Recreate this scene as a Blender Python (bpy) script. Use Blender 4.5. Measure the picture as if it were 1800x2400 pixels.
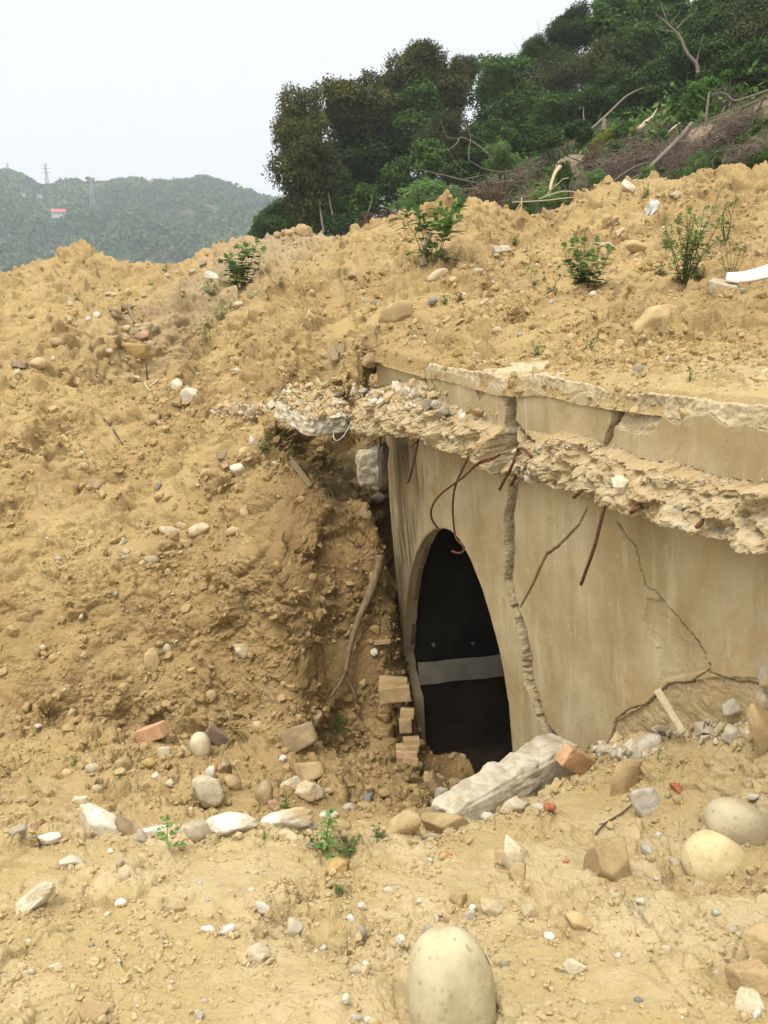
import bpy, math, random
import numpy as np
from mathutils import Vector, Matrix, Quaternion
from mathutils.bvhtree import BVHTree
R = math.radians
random.seed(7)
for _o in list(bpy.data.objects): bpy.data.objects.remove(_o)
scene = bpy.context.scene
COL = scene.collection

# ------------------------------------------------------------------ camera
PITCH = R(14.05)              # looking slightly down
FPX = 1930.0                  # focal length in pixels of the 1800 x 2400 photograph
cam_data = bpy.data.cameras.new('camera')
cam = bpy.data.objects.new('camera', cam_data); COL.objects.link(cam)
cam_data.sensor_fit = 'VERTICAL'; cam_data.sensor_height = 36.0
cam_data.lens = 36.0 * FPX / 2400.0
cam.location = (0, 0, 0)
cam.rotation_euler = (R(90) - PITCH, 0, 0)
cam_data.clip_start = 0.05; cam_data.clip_end = 5000
scene.camera = cam

# ------------------------------------------------------------------ overcast sky
SUN_EL, SUN_AZ = 66.0, -140.0     # azimuth clockwise from +Y (the view direction): behind left
world = bpy.data.worlds.new('World'); scene.world = world
world.use_nodes = True
wn, wl = world.node_tree.nodes, world.node_tree.links
wn.clear()
w_out = wn.new('ShaderNodeOutputWorld'); w_bg = wn.new('ShaderNodeBackground')
w_sky = wn.new('ShaderNodeTexSky'); w_sky.sky_type = 'NISHITA'; w_sky.sun_disc = False
w_sky.sun_elevation = R(SUN_EL); w_sky.sun_rotation = R(SUN_AZ)
w_sky.dust_density = 6.0; w_sky.air_density = 1.0; w_sky.ozone_density = 1.0
w_hsv = wn.new('ShaderNodeHueSaturation'); w_hsv.inputs['Saturation'].default_value = 0.12
w_mix = wn.new('ShaderNodeMixRGB'); w_mix.inputs['Fac'].default_value = 0.86
w_mix.inputs['Color2'].default_value = (9.5, 9.7, 9.9, 1)      # even cloud layer
wl.new(w_sky.outputs[0], w_hsv.inputs['Color']); wl.new(w_hsv.outputs[0], w_mix.inputs['Color1'])
# an overcast sky is about three times brighter overhead than at the horizon
w_tc = wn.new('ShaderNodeTexCoord'); w_sx = wn.new('ShaderNodeSeparateXYZ'); w_mr = wn.new('ShaderNodeMapRange'); w_mul = wn.new('ShaderNodeMixRGB')
wl.new(w_tc.outputs['Generated'], w_sx.inputs[0]); wl.new(w_sx.outputs['Z'], w_mr.inputs['Value'])
w_mr.interpolation_type = 'SMOOTHSTEP'; w_mr.inputs['From Min'].default_value = 0.28; w_mr.inputs['From Max'].default_value = 0.95; w_mr.inputs['To Min'].default_value = 1.0; w_mr.inputs['To Max'].default_value = 2.1
w_mul.blend_type = 'MULTIPLY'; w_mul.inputs['Fac'].default_value = 1.0
wl.new(w_mix.outputs[0], w_mul.inputs['Color1']); wl.new(w_mr.outputs[0], w_mul.inputs['Color2']); wl.new(w_mul.outputs[0], w_bg.inputs['Color']); w_bg.inputs['Strength'].default_value = 0.1
wl.new(w_bg.outputs[0], w_out.inputs['Surface'])

# ------------------------------------------------------------------ soft sun behind the cloud
sun_data = bpy.data.lights.new('sun', 'SUN'); sun_data.energy = 1.5; sun_data.angle = R(16)
sun_data.color = (1.0, 0.95, 0.86)
sun = bpy.data.objects.new('sun', sun_data); COL.objects.link(sun)
_sd = Vector((math.sin(R(SUN_AZ)) * math.cos(R(SUN_EL)), math.cos(R(SUN_AZ)) * math.cos(R(SUN_EL)), math.sin(R(SUN_EL))))
sun.rotation_euler = _sd.to_track_quat('Z', 'Y').to_euler()
sun.location = (0, 0, 30)

scene.view_settings.view_transform = 'Standard'
scene.view_settings.look = 'None'
scene.view_settings.exposure = 0.20
scene.view_settings.gamma = 1.0
scene.render.engine = 'CYCLES'
scene.cycles.max_bounces = 6; scene.cycles.diffuse_bounces = 1; scene.cycles.glossy_bounces = 2
scene.cycles.transmission_bounces = 3; scene.cycles.transparent_max_bounces = 6; scene.cycles.volume_bounces = 1

# ------------------------------------------------------------------ measuring helpers
CP, SP = math.cos(PITCH), math.sin(PITCH)
K = 1800.0 / 1659.0
def ray_px(px, py):
    """direction of a photo pixel (1800 x 2400), unit depth along the optical axis"""
    a = (px - 900.0) / FPX; b = -(py - 1200.0) / FPX
    return np.array([a, CP + b * SP, -SP + b * CP])
def atD(px, py, D): return ray_px(px, py) * D
def atY(x, y, Y):
    d = ray_px(x * K, y * K); return d * (Y / d[1])
def to_px(P):
    P = np.asarray(P, float); D = P[..., 1] * CP - P[..., 2] * SP; up = P[..., 1] * SP + P[..., 2] * CP
    return 900 + FPX * P[..., 0] / D, 1200 - FPX * up / D, D

# ------------------------------------------------------------------ object helpers
def tag(o, label=None, cat=None, group=None, kind=None):
    if label: o['label'] = label
    if cat: o['category'] = cat
    if group: o['group'] = group
    if kind: o['kind'] = kind
    return o
def link(o, parent=None):
    COL.objects.link(o)
    if parent is not None: o.parent = parent
    return o
def empty(name, loc=(0, 0, 0), rz=0.0):
    o = bpy.data.objects.new(name, None); COL.objects.link(o)
    o.location = loc; o.rotation_euler = (0, 0, rz); o.empty_display_size = 0.1
    return o
def np_mesh(name, V, F, mat=None, smooth=True, attrs=None):
    """fast mesh from numpy arrays: V (n,3), F (m,k) with k = 3 or 4"""
    V = np.ascontiguousarray(V, np.float32); F = np.ascontiguousarray(F, np.int32)
    me = bpy.data.meshes.new(name)
    n, k = F.shape
    me.vertices.add(len(V)); me.vertices.foreach_set('co', V.ravel())
    me.loops.add(n * k); me.loops.foreach_set('vertex_index', F.ravel())
    me.polygons.add(n)
    me.polygons.foreach_set('loop_start', np.arange(0, n * k, k, dtype=np.int32))
    me.polygons.foreach_set('loop_total', np.full(n, k, np.int32))
    me.polygons.foreach_set('use_smooth', np.full(n, smooth, bool))
    if attrs:
        for an, av in attrs.items():
            av = np.ascontiguousarray(av, np.float32)
            if av.ndim == 1:
                at = me.attributes.new(an, 'FLOAT', 'POINT'); at.data.foreach_set('value', av)
            else:
                at = me.attributes.new(an, 'FLOAT_COLOR', 'POINT'); at.data.foreach_set('color', av.ravel())
    me.update(calc_edges=True)
    if mat: me.materials.append(mat)
    return me
def mesh_obj(name, me, parent=None):
    return link(bpy.data.objects.new(name, me), parent)

# ------------------------------------------------------------------ numpy noise
_rs = np.random.RandomState(11)
_perm = _rs.permutation(4096).astype(np.int64)
_grad = _rs.normal(size=(4096, 3)).astype(np.float32); _grad /= np.linalg.norm(_grad, axis=1)[:, None]
def _hash(ix, iy, iz): return _perm[(_perm[(_perm[ix & 4095] + iy) & 4095] + iz) & 4095]
def perlin(P, seed=0):
    P = np.asarray(P, np.float32) + np.float32(seed * 17.31)
    I = np.floor(P).astype(np.int64); f = P - I
    u = f * f * f * (f * (f * 6 - 15) + 10)
    out = 0
    ws = []
    for dx in (0, 1):
        wx = u[:, 0] if dx else 1 - u[:, 0]
        for dy in (0, 1):
            wy = u[:, 1] if dy else 1 - u[:, 1]
            for dz in (0, 1):
                wz = u[:, 2] if dz else 1 - u[:, 2]
                g = _grad[_hash(I[:, 0] + dx, I[:, 1] + dy, I[:, 2] + dz)]
                d = g[:, 0] * (f[:, 0] - dx) + g[:, 1] * (f[:, 1] - dy) + g[:, 2] * (f[:, 2] - dz)
                out = out + wx * wy * wz * d
    return out.astype(np.float32) * 1.5
def fbm(P, freq, octs=3, gain=0.5, seed=0, billow=False):
    P = np.asarray(P, np.float32); s = 0; a = 1.0; n = 0
    for o in range(octs):
        v = perlin(P * (freq * 2.03 ** o), seed + o)
        if billow: v = np.abs(v) * 2 - 0.55
        s = s + a * v; n += a; a *= gain
    return s / n
def voronoi(P, freq, seed=0, jitter=0.95):
    """F1, F2, cell id of a 3-D cell pattern"""
    P = np.asarray(P, np.float32) * freq + np.float32(seed * 5.7)
    I = np.floor(P).astype(np.int64); f = P - I
    f1 = np.full(len(P), 9.0, np.float32); f2 = f1.copy(); cid = np.zeros(len(P), np.int64)
    for dx in (-1, 0, 1):
        for dy in (-1, 0, 1):
            for dz in (-1, 0, 1):
                h = _hash(I[:, 0] + dx, I[:, 1] + dy, I[:, 2] + dz)
                o = _grad[h] * 0.5 * jitter + 0.5 + np.array([dx, dy, dz], np.float32)
                d = ((o - f) ** 2).sum(1)
                m = d < f1
                f2 = np.where(m, f1, np.minimum(f2, d)); f1 = np.where(m, d, f1); cid = np.where(m, h, cid)
    return np.sqrt(f1), np.sqrt(f2), cid
def sstep(a, b, x):
    t = np.clip((x - a) / (b - a), 0, 1); return t * t * (3 - 2 * t)
# ------------------------------------------------------------------ materials (all procedural)
class NT:
    def __init__(s, name):
        s.m = bpy.data.materials.new(name); s.m.use_nodes = True
        s.n = s.m.node_tree.nodes; s.l = s.m.node_tree.links
        s.b = s.n['Principled BSDF']; s.out = s.n['Material Output']
        s.b.inputs['Specular IOR Level'].default_value = 0.2
        tc = s.n.new('ShaderNodeTexCoord'); s.obj = tc.outputs['Object']
    def new(s, t, **kw):
        nd = s.n.new('ShaderNode' + t)
        for k, v in kw.items(): setattr(nd, k, v)
        return nd
    def put(s, sock, v):
        if hasattr(v, 'is_output'): s.l.new(v, sock)
        else:
            if isinstance(v, tuple) and len(v) == 3: v = v + (1,)
            sock.default_value = v
    def noise(s, scale, detail=4, rough=0.55, dist=0.0, vec=None):
        nd = s.new('TexNoise'); nd.inputs['Scale'].default_value = scale; nd.inputs['Detail'].default_value = detail
        nd.inputs['Roughness'].default_value = rough; nd.inputs['Distortion'].default_value = dist
        s.l.new(vec or s.obj, nd.inputs['Vector']); return nd.outputs['Fac']
    def vor(s, scale, out='Distance', feature='F1', vec=None, rand=1.0):
        nd = s.new('TexVoronoi', feature=feature); nd.inputs['Scale'].default_value = scale
        nd.inputs['Randomness'].default_value = rand
        s.l.new(vec or s.obj, nd.inputs['Vector']); return nd.outputs[out]
    def stretch(s, x, y, z, vec=None):
        nd = s.new('Mapping'); nd.inputs['Scale'].default_value = (x, y, z); s.l.new(vec or s.obj, nd.inputs['Vector']); return nd.outputs[0]
    def ramp(s, v, a, b, lo=0.0, hi=1.0):
        nd = s.new('MapRange'); nd.interpolation_type = 'SMOOTHSTEP'
        s.put(nd.inputs['Value'], v); nd.inputs['From Min'].default_value = a; nd.inputs['From Max'].default_value = b
        nd.inputs['To Min'].default_value = lo; nd.inputs['To Max'].default_value = hi; return nd.outputs['Result']
    def mix(s, f, a, b, mode='MIX'):
        nd = s.new('MixRGB', blend_type=mode); s.put(nd.inputs['Fac'], f); s.put(nd.inputs['Color1'], a); s.put(nd.inputs['Color2'], b); return nd.outputs[0]
    def math(s, op, a, b=0.0):
        nd = s.new('Math', operation=op); s.put(nd.inputs[0], a); s.put(nd.inputs[1], b); return nd.outputs[0]
    def attr(s, name, out='Fac'):
        nd = s.new('Attribute', attribute_name=name); return nd.outputs[out]
    def rnd(s):
        nd = s.new('ObjectInfo'); return nd.outputs['Random']
    def bump(s, h, dist, strength=1.0, prev=None):
        nd = s.new('Bump'); nd.inputs['Strength'].default_value = strength; nd.inputs['Distance'].default_value = dist
        s.l.new(h, nd.inputs['Height'])
        if prev is not None: s.l.new(prev, nd.inputs['Normal'])
        return nd.outputs[0]
    def done(s, col, rough=0.9, normal=None, spec=None):
        s.put(s.b.inputs['Base Color'], col); s.put(s.b.inputs['Roughness'], rough)
        if normal is not None: s.l.new(normal, s.b.inputs['Normal'])
        if spec is not None: s.b.inputs['Specular IOR Level'].default_value = spec
        return s.m

SOIL = (0.432, 0.297, 0.124); SOIL_PALE = (0.51, 0.385, 0.17); SOIL_DARK = (0.20, 0.122, 0.050)
def soil_colour(t, vec=None):
    big = t.noise(0.55, 3, 0.5, vec=vec); mid = t.noise(5.0, 5, 0.65, vec=vec); fine = t.noise(48.0, 4, 0.7, vec=vec)
    c = t.mix(t.ramp(big, 0.38, 0.66), SOIL, (0.355, 0.232, 0.094))
    c = t.mix(t.ramp(mid, 0.54, 0.74, 0, 0.75), c, SOIL_PALE)
    c = t.mix(t.ramp(mid, 0.46, 0.30, 0, 0.6), c, (0.265, 0.165, 0.068))
    c = t.mix(t.ramp(fine, 0.56, 0.72, 0, 0.45), c, (0.58, 0.44, 0.25))
    c = t.mix(t.ramp(fine, 0.42, 0.28, 0, 0.5), c, SOIL_DARK)
    return c
def mat_soil():
    t = NT('soil'); c = soil_colour(t)
    pale = t.attr('pale')                               # paler soil on the near heap, fading with distance
    c = t.mix(t.math('MULTIPLY', pale, 0.72), c, t.mix(t.ramp(t.noise(2.2, 4, 0.6), 0.4, 0.65), (0.56, 0.42, 0.20), (0.71, 0.575, 0.33)))
    soil_shade = t.math('MULTIPLY', t.attr('soil_shade'), t.ramp(t.noise(1.7, 5, 0.65), 0.36, 0.56))    # shade of the cut bank, painted into the soil as a darker colour
    c = t.mix(t.math('MULTIPLY', soil_shade, 0.6), c, (0.235, 0.143, 0.060))
    grey = t.attr('grey')                               # greyer gravelly fill far back
    c = t.mix(t.math('MULTIPLY', grey, 0.7), c, (0.40, 0.31, 0.19))
    v = t.vor(55.0, 'Color'); sep = t.new('SeparateColor'); t.l.new(v, sep.inputs[0])
    d = t.vor(55.0)
    fleck = t.math('MULTIPLY', t.ramp(sep.outputs[0], 0.90, 0.93), t.ramp(d, 0.42, 0.34))
    c = t.mix(t.math('MULTIPLY', fleck, 0.35), c, (0.66, 0.58, 0.42))
    h1 = t.noise(38.0, 6, 0.72); h2 = t.noise(150.0, 4, 0.7)
    h3 = t.vor(75.0); 
    nb = t.bump(h1, 0.020, 0.8); nb = t.bump(h3, 0.005, 0.5, nb); nb = t.bump(h2, 0.003, 0.5, nb)
    return t.done(c, 0.97, nb, 0.08)
def mat_clod():
    t = NT('soil_clod')
    c = soil_colour(t, None)
    a = t.attr('tint', 'Color'); c = t.mix(0.35, c, a); c = t.mix(t.math('MULTIPLY', t.attr('pale'), 0.65), c, (0.63, 0.488, 0.26))
    nb = t.bump(t.noise(60.0, 5, 0.7), 0.012, 0.8)
    return t.done(c, 0.97, nb, 0.08)
def mat_pebble():
    t = NT('pebble'); a = t.attr('tint', 'Color')
    c = t.mix(t.ramp(t.noise(70.0, 4, 0.6), 0.4, 0.7, 0, 0.6), a, (0.47, 0.34, 0.17))
    return t.done(c, 0.85, t.bump(t.noise(120.0, 4), 0.004, 0.6), 0.2)
def mat_rock(name, c1, c2, dirt=0.5, scale=1.0, rough=0.85, bump=1.0, specks=0.0, stain=None):
    t = NT(name)
    rn = t.rnd()
    off = t.new('VectorMath', operation='ADD'); t.l.new(t.obj, off.inputs[0])
    cb = t.new('CombineXYZ'); 
    for i in range(3): t.l.new(t.math('MULTIPLY', rn, 13.7 + i * 7.1), cb.inputs[i])
    t.l.new(cb.outputs[0], off.inputs[1]); P = off.outputs[0]
    n1 = t.noise(6.0 * scale, 6, 0.62, 0.4, P); n2 = t.noise(30.0 * scale, 5, 0.7, 0, P)
    c = t.mix(t.ramp(n1, 0.35, 0.68), tuple(min(1, x * 1.1) for x in c1), tuple(x * .86 for x in c2))
    c = t.mix(t.ramp(n2, 0.56, 0.75, 0, 0.5), c, tuple(min(1, x * 1.25) for x in c1))
    c = t.mix(t.ramp(n2, 0.44, 0.28, 0, 0.5), c, tuple(x * 0.62 for x in c2))
    if stain: c = t.mix(t.ramp(t.noise(3.2 * scale, 3, 0.5, 0.3, P), 0.60, 0.72, 0, 0.85), c, stain)
    dm = t.math('ADD', t.noise(4.5 * scale, 5, 0.68, 0.5, P), t.math('MULTIPLY', t.math('SUBTRACT', rn, 0.5), 0.10))
    c = t.mix(t.ramp(dm, 0.62 - 0.22 * dirt, 0.74 - 0.16 * dirt, 0, 0.92), c, (0.50, 0.36, 0.175))
    c = t.mix(1.0, c, t.ramp(rn, 0, 1, 0.86, 1.1), 'MULTIPLY')
    if specks > 0:
        sp = t.vor(22.0 * scale, vec=t.stretch(1, 1, 0.42, P)); c = t.mix(t.math('MULTIPLY', t.ramp(sp, 0.20, 0.15, 0, specks), t.ramp(t.noise(5.0, 3, 0.5, 0, P), 0.50, 0.56)), c, (0.06, 0.055, 0.045))
    pt = t.vor(34.0 * scale, vec=P); c = t.mix(t.ramp(pt, 0.22, 0.10, 0, 0.5), c, tuple(x * 0.55 for x in c2)); nb = t.bump(n2, 0.008 * bump, 0.8); nb = t.bump(t.noise(110.0 * scale, 4, 0.7, 0, P), 0.003 * bump, 0.7, nb)
    return t.done(c, rough, nb, 0.25)
def mat_plaster():
    """weathered plaster; the 'rough' attribute marks broken concrete showing its stones"""
    t = NT('weathered_plaster')
    rg = t.attr('rough')
    cl = t.noise(1.6, 5, 0.6, 0.3); st = t.noise(7.0, 5, 0.65, 0.0, t.stretch(1.2, 1.2, 0.12)); fn = t.noise(60.0, 5, 0.7)
    c = t.mix(t.ramp(cl, 0.35, 0.68), (0.44, 0.335, 0.172), (0.60, 0.49, 0.30))
    c = t.mix(t.ramp(st, 0.52, 0.75, 0, 0.65), c, (0.68, 0.59, 0.41))
    c = t.mix(t.ramp(st, 0.46, 0.28, 0, 0.55), c, (0.34, 0.25, 0.13))
    c = t.mix(t.ramp(t.noise(3.1, 4, 0.6, 0.8), 0.58, 0.70, 0, 0.75), c, (0.52, 0.36, 0.155))
    c = t.mix(t.ramp(t.noise(14.0, 6, 0.7), 0.58, 0.72, 0, 0.4), c, (0.66, 0.57, 0.40))
    c = t.mix(t.ramp(fn, 0.60, 0.78, 0, 0.4), c, (0.72, 0.63, 0.45))
    c = t.mix(t.ramp(fn, 0.42, 0.26, 0, 0.60), c, (0.28, 0.20, 0.10))
    pit = t.vor(44.0); c = t.mix(t.math('MULTIPLY', t.ramp(pit, 0.16, 0.09), t.ramp(t.noise(4.0, 3), 0.5, 0.6, 0, 0.6)), c, (0.22, 0.155, 0.085))
    c = t.mix(t.ramp(t.noise(2.4, 6, 0.75, 0.6), 0.54, 0.66, 0, 0.65), c, (0.40, 0.28, 0.13))
    c = t.mix(t.ramp(t.noise(12.0, 4, 0.65, 0, t.stretch(1.5, 1.5, 0.05)), 0.60, 0.72, 0, 0.5), c, (0.70, 0.61, 0.44))
    dk = t.attr('stain')  # wall streaks; also the painted shadow inside the cracks
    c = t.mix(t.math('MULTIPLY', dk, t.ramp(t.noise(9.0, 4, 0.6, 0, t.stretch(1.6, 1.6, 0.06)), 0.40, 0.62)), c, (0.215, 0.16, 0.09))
    # broken concrete: pale cement with grey and cream stones, dusted with earth
    v = t.vor(38.0, 'Color'); hs = t.new('SeparateColor'); t.l.new(v, hs.inputs[0])
    agg = t.mix(t.ramp(hs.outputs[0], 0.15, 0.85), (0.44, 0.345, 0.20), (0.60, 0.50, 0.32))
    agg = t.mix(t.ramp(hs.outputs[1], 0.90, 0.95), agg, (0.36, 0.32, 0.24))
    cm = t.mix(t.ramp(t.noise(22.0, 5, 0.7), 0.42, 0.62), agg, (0.55, 0.445, 0.265))
    cm = t.mix(t.ramp(t.noise(5.5, 5, 0.65, 0.4), 0.46, 0.66, 0, 0.8), cm, (0.42, 0.30, 0.145))
    cm = t.mix(t.ramp(t.noise(34.0, 4, 0.7), 0.46, 0.30, 0, 0.8), cm, (0.26, 0.19, 0.11))
    edge = t.ramp(t.math('ADD', rg, t.math('MULTIPLY', t.math('SUBTRACT', t.noise(30.0, 4, 0.7), 0.5), 0.5)), 0.40, 0.60)
    c = t.mix(edge, c, cm)
    c = t.mix(t.math('MULTIPLY', t.attr('dust'), t.ramp(t.noise(11.0, 5, 0.7), 0.25, 0.55)), c, (0.50, 0.355, 0.17))
    nb = t.bump(t.noise(70.0, 5, 0.7), 0.004, 0.7)
    hb = t.math('MULTIPLY', edge, t.math('ADD', t.vor(38.0), t.noise(28.0, 5, 0.75)))
    nb = t.bump(hb, 0.007, 0.8, nb)
    return t.done(c, 0.92, nb, 0.12)
def mat_plain(name, c1, c2, scale=8.0, rough=0.85, bump=0.003, spec=0.2, stretch=None, metal=0.0):
    t = NT(name); P = t.stretch(*stretch) if stretch else t.obj
    n = t.noise(scale, 5, 0.65, 0.2, P); c = t.mix(t.ramp(n, 0.35, 0.68), c1, c2)
    t.b.inputs['Metallic'].default_value = metal
    return t.done(c, rough, t.bump(t.noise(scale * 4, 4, 0.65, 0, P), bump, 0.8), spec)
def mat_leaf(name, c1, c2, trans=0.14, scale=1.2, rough=0.55):
    t = NT(name); a = t.attr('tint')
    c = t.mix(a, c1, c2)
    c = t.mix(1.0, c, t.ramp(t.noise(scale, 3), 0.3, 0.7, 0.75, 1.25), 'MULTIPLY')
    c = t.mix(1.0, c, t.ramp(t.rnd(), 0, 1, 0.82, 1.2), 'MULTIPLY')
    t.done(c, rough, None, 0.08)
    tr = t.new('BsdfTranslucent'); t.l.new(c, tr.inputs['Color'])
    ms = t.new('MixShader'); ms.inputs[0].default_value = trans
    t.l.new(t.b.outputs[0], ms.inputs[1]); t.l.new(tr.outputs[0], ms.inputs[2]); t.l.new(ms.outputs[0], t.out.inputs['Surface'])
    return t.m
M = dict(
    soil=mat_soil(), clod=mat_clod(), pebble=mat_pebble(), plaster=mat_plaster(),
    white=mat_rock('white_stone', (0.70, 0.64, 0.52), (0.62, 0.53, 0.38), 0.46, 0.8),
    crumb=mat_rock('white_mortar', (0.70, 0.65, 0.54), (0.56, 0.48, 0.35), 0.56, 2.0, 0.95, 1.2),
    cream=mat_rock('cream_limestone', (0.62, 0.53, 0.36), (0.52, 0.42, 0.25), 0.60, 1.5, 0.92, 1.2),
    cobble=mat_rock('beige_cobble', (0.54, 0.45, 0.29), (0.45, 0.37, 0.23), 0.52, 0.8, 0.7, 0.5),
    bigcob=mat_rock('speckled_cobble', (0.56, 0.475, 0.29), (0.46, 0.375, 0.20), 0.34, 0.9, 0.72, 0.5, 0.95, (0.56, 0.42, 0.16)),
    yellow=mat_rock('yellow_cobble', (0.66, 0.55, 0.31), (0.58, 0.45, 0.20), 0.05, 0.8, 0.65, 0.4, 0, (0.62, 0.36, 0.09)),
    grey=mat_rock('grey_stone', (0.43, 0.375, 0.27), (0.35, 0.295, 0.205), 0.52, 1.2, 0.75),
    slate=mat_rock('slate', (0.27, 0.255, 0.23), (0.19, 0.18, 0.165), 0.36, 1.5, 0.7),
    brown=mat_rock('brown_stone', (0.36, 0.265, 0.15), (0.28, 0.20, 0.11), 0.5, 1.0, 0.85),
    tan=mat_rock('tan_sandstone', (0.49, 0.355, 0.175), (0.43, 0.30, 0.14), 0.45, 1.2, 0.92),
    ochre=mat_rock('ochre_rock', (0.53, 0.36, 0.13), (0.44, 0.285, 0.10), 0.2, 1.2, 0.9),
    orange=mat_rock('orange_stained_rock', (0.46, 0.33, 0.18), (0.40, 0.27, 0.13), 0.2, 1.0, 0.85, 1, 0, (0.60, 0.27, 0.045)),
    brick=mat_rock('brick', (0.56, 0.32, 0.175), (0.50, 0.275, 0.14), 0.42, 1.2, 0.92),
    brickgrey=mat_rock('sooty_brick', (0.36, 0.25, 0.17), (0.25, 0.20, 0.16), 0.3, 1.4, 0.92),
    bricktan=mat_rock('dusty_brick', (0.47, 0.33, 0.165), (0.42, 0.285, 0.135), 0.6, 1.2, 0.95),
    redbrick=mat_rock('red_brick_shard', (0.55, 0.20, 0.085), (0.46, 0.16, 0.07), 0.15, 2.0, 0.92),
    pink=mat_rock('pink_tile', (0.52, 0.31, 0.20), (0.45, 0.27, 0.17), 0.3, 1.5, 0.9),
    concrete=mat_rock('broken_concrete', (0.74, 0.66, 0.49), (0.62, 0.53, 0.36), 0.40, 1.8, 0.95, 1.3),
    greyconc=mat_rock('grey_concrete', (0.50, 0.44, 0.32), (0.41, 0.35, 0.24), 0.40, 1.8, 0.95, 1.2),
    rust=mat_plain('rust', (0.20, 0.080, 0.034), (0.085, 0.042, 0.024), 60.0, 0.9, 0.004),
    steel=mat_plain('dull_steel', (0.42, 0.39, 0.35), (0.25, 0.2, 0.16), 30.0, 0.5, 0.001, 0.5, None, 0.6),
    wood=mat_plain('weathered_wood', (0.33, 0.24, 0.135), (0.19, 0.13, 0.07), 14.0, 0.9, 0.004, 0.15, (6, 6, 0.6)),
    palewood=mat_plain('pale_wood', (0.62, 0.52, 0.34), (0.48, 0.37, 0.21), 14.0, 0.9, 0.003, 0.15, (6, 6, 0.6)),
    darkwood=mat_plain('dark_twig', (0.13, 0.085, 0.05), (0.08, 0.05, 0.03), 14.0, 0.9, 0.002),
    bark=mat_plain('bark', (0.17, 0.135, 0.095), (0.09, 0.07, 0.05), 5.0, 0.95, 0.01, 0.1, (3, 3, 0.5)),
    palebark=mat_plain('pale_bark', (0.25, 0.21, 0.155), (0.16, 0.13, 0.095), 6.0, 0.95, 0.008, 0.1, (3, 3, 0.5)),
    brush=mat_plain('dry_twig', (0.27, 0.21, 0.16), (0.13, 0.095, 0.07), 2.2, 0.95, 0.002, 0.1),
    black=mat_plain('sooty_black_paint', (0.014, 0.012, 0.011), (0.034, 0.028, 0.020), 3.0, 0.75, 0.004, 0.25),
    band=mat_plain('grey_plaster_band', (0.42, 0.38, 0.30), (0.31, 0.28, 0.21), 4.0, 0.9, 0.003, 0.1),
    lower=mat_plain('stained_dado_dim_floor', (0.050, 0.036, 0.022), (0.026, 0.020, 0.014), 3.0, 0.9, 0.006, 0.1),
    galv=mat_plain('galvanised_steel', (0.33, 0.35, 0.36), (0.27, 0.29, 0.30), 1.0, 0.5, 0.0, 0.4),
    redroof=mat_plain('red_sheet_roof', (0.50, 0.13, 0.08), (0.42, 0.11, 0.07), 1.0, 0.7, 0.0),
    whitewall=mat_plain('white_render', (0.70, 0.70, 0.67), (0.62, 0.62, 0.59), 1.0, 0.85, 0.0),
    dark=mat_plain('dark_window', (0.05, 0.055, 0.06), (0.04, 0.04, 0.045), 1.0, 0.4, 0.0),
    plastic=mat_plain('white_plastic', (0.80, 0.80, 0.78), (0.72, 0.71, 0.68), 10.0, 0.45, 0.001, 0.4),
    enamel=mat_plain('white_panel', (0.78, 0.74, 0.64), (0.72, 0.66, 0.53), 2.0, 0.6, 0.001, 0.3),
    leaf_dark=mat_leaf('leaf_dark', (0.024, 0.060, 0.013), (0.078, 0.135, 0.026)),
    leaf_olive=mat_leaf('leaf_olive', (0.040, 0.056, 0.015), (0.135, 0.130, 0.030)),
    leaf_mid=mat_leaf('leaf_mid', (0.034, 0.088, 0.017), (0.115, 0.200, 0.034)),
    leaf_bamboo=mat_leaf('leaf_bamboo', (0.045, 0.065, 0.018), (0.105, 0.125, 0.035)),
    leaf_bright=mat_leaf('leaf_bright', (0.060, 0.145, 0.022), (0.15, 0.27, 0.045), 0.35),
    leaf_yellow=mat_leaf('leaf_yellow', (0.16, 0.20, 0.028), (0.30, 0.30, 0.045), 0.3),
    leaf_weed=mat_leaf('leaf_weed', (0.095, 0.185, 0.045), (0.20, 0.30, 0.09), 0.3, 20.0),
    leaf_sap=mat_leaf('leaf_sapling', (0.085, 0.19, 0.05), (0.20, 0.32, 0.09), 0.3, 20.0),
    leaf_brown=mat_leaf('leaf_brown', (0.11, 0.065, 0.035), (0.19, 0.12, 0.065), 0.2),
    stem=mat_plain('green_stem', (0.15, 0.17, 0.06), (0.12, 0.10, 0.05), 20.0, 0.8, 0.0),
)
# ------------------------------------------------------------------ the buried wall's plane (leans 6 degrees forward)
P0 = atD(1199, 1779, 5.6)
WU = np.array([0.391, -0.9204, 0.0])          # along the wall, towards the camera
WN = np.array([-0.9204, -0.391, 0.0])         # horizontal, out of the wall
_tl = R(6.0)
WV = math.sin(_tl) * WN + math.cos(_tl) * np.array([0, 0, 1.0])
WW = math.cos(_tl) * WN - math.sin(_tl) * np.array([0, 0, 1.0])
def wall_hit(x, y, off=0.0, px=False):
    """where the sight line through photo point (x, y) meets the wall plane moved out by off -> (u, v)"""
    d = ray_px(x, y) if px else ray_px(x * K, y * K)
    O = P0 + WW * off
    t = O.dot(WW) / d.dot(WW); P = d * t - P0
    return P.dot(WU), P.dot(WV)
def wall_pt(u, v, w=0.0): return P0 + WU * u + WV * v + WW * w

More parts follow.
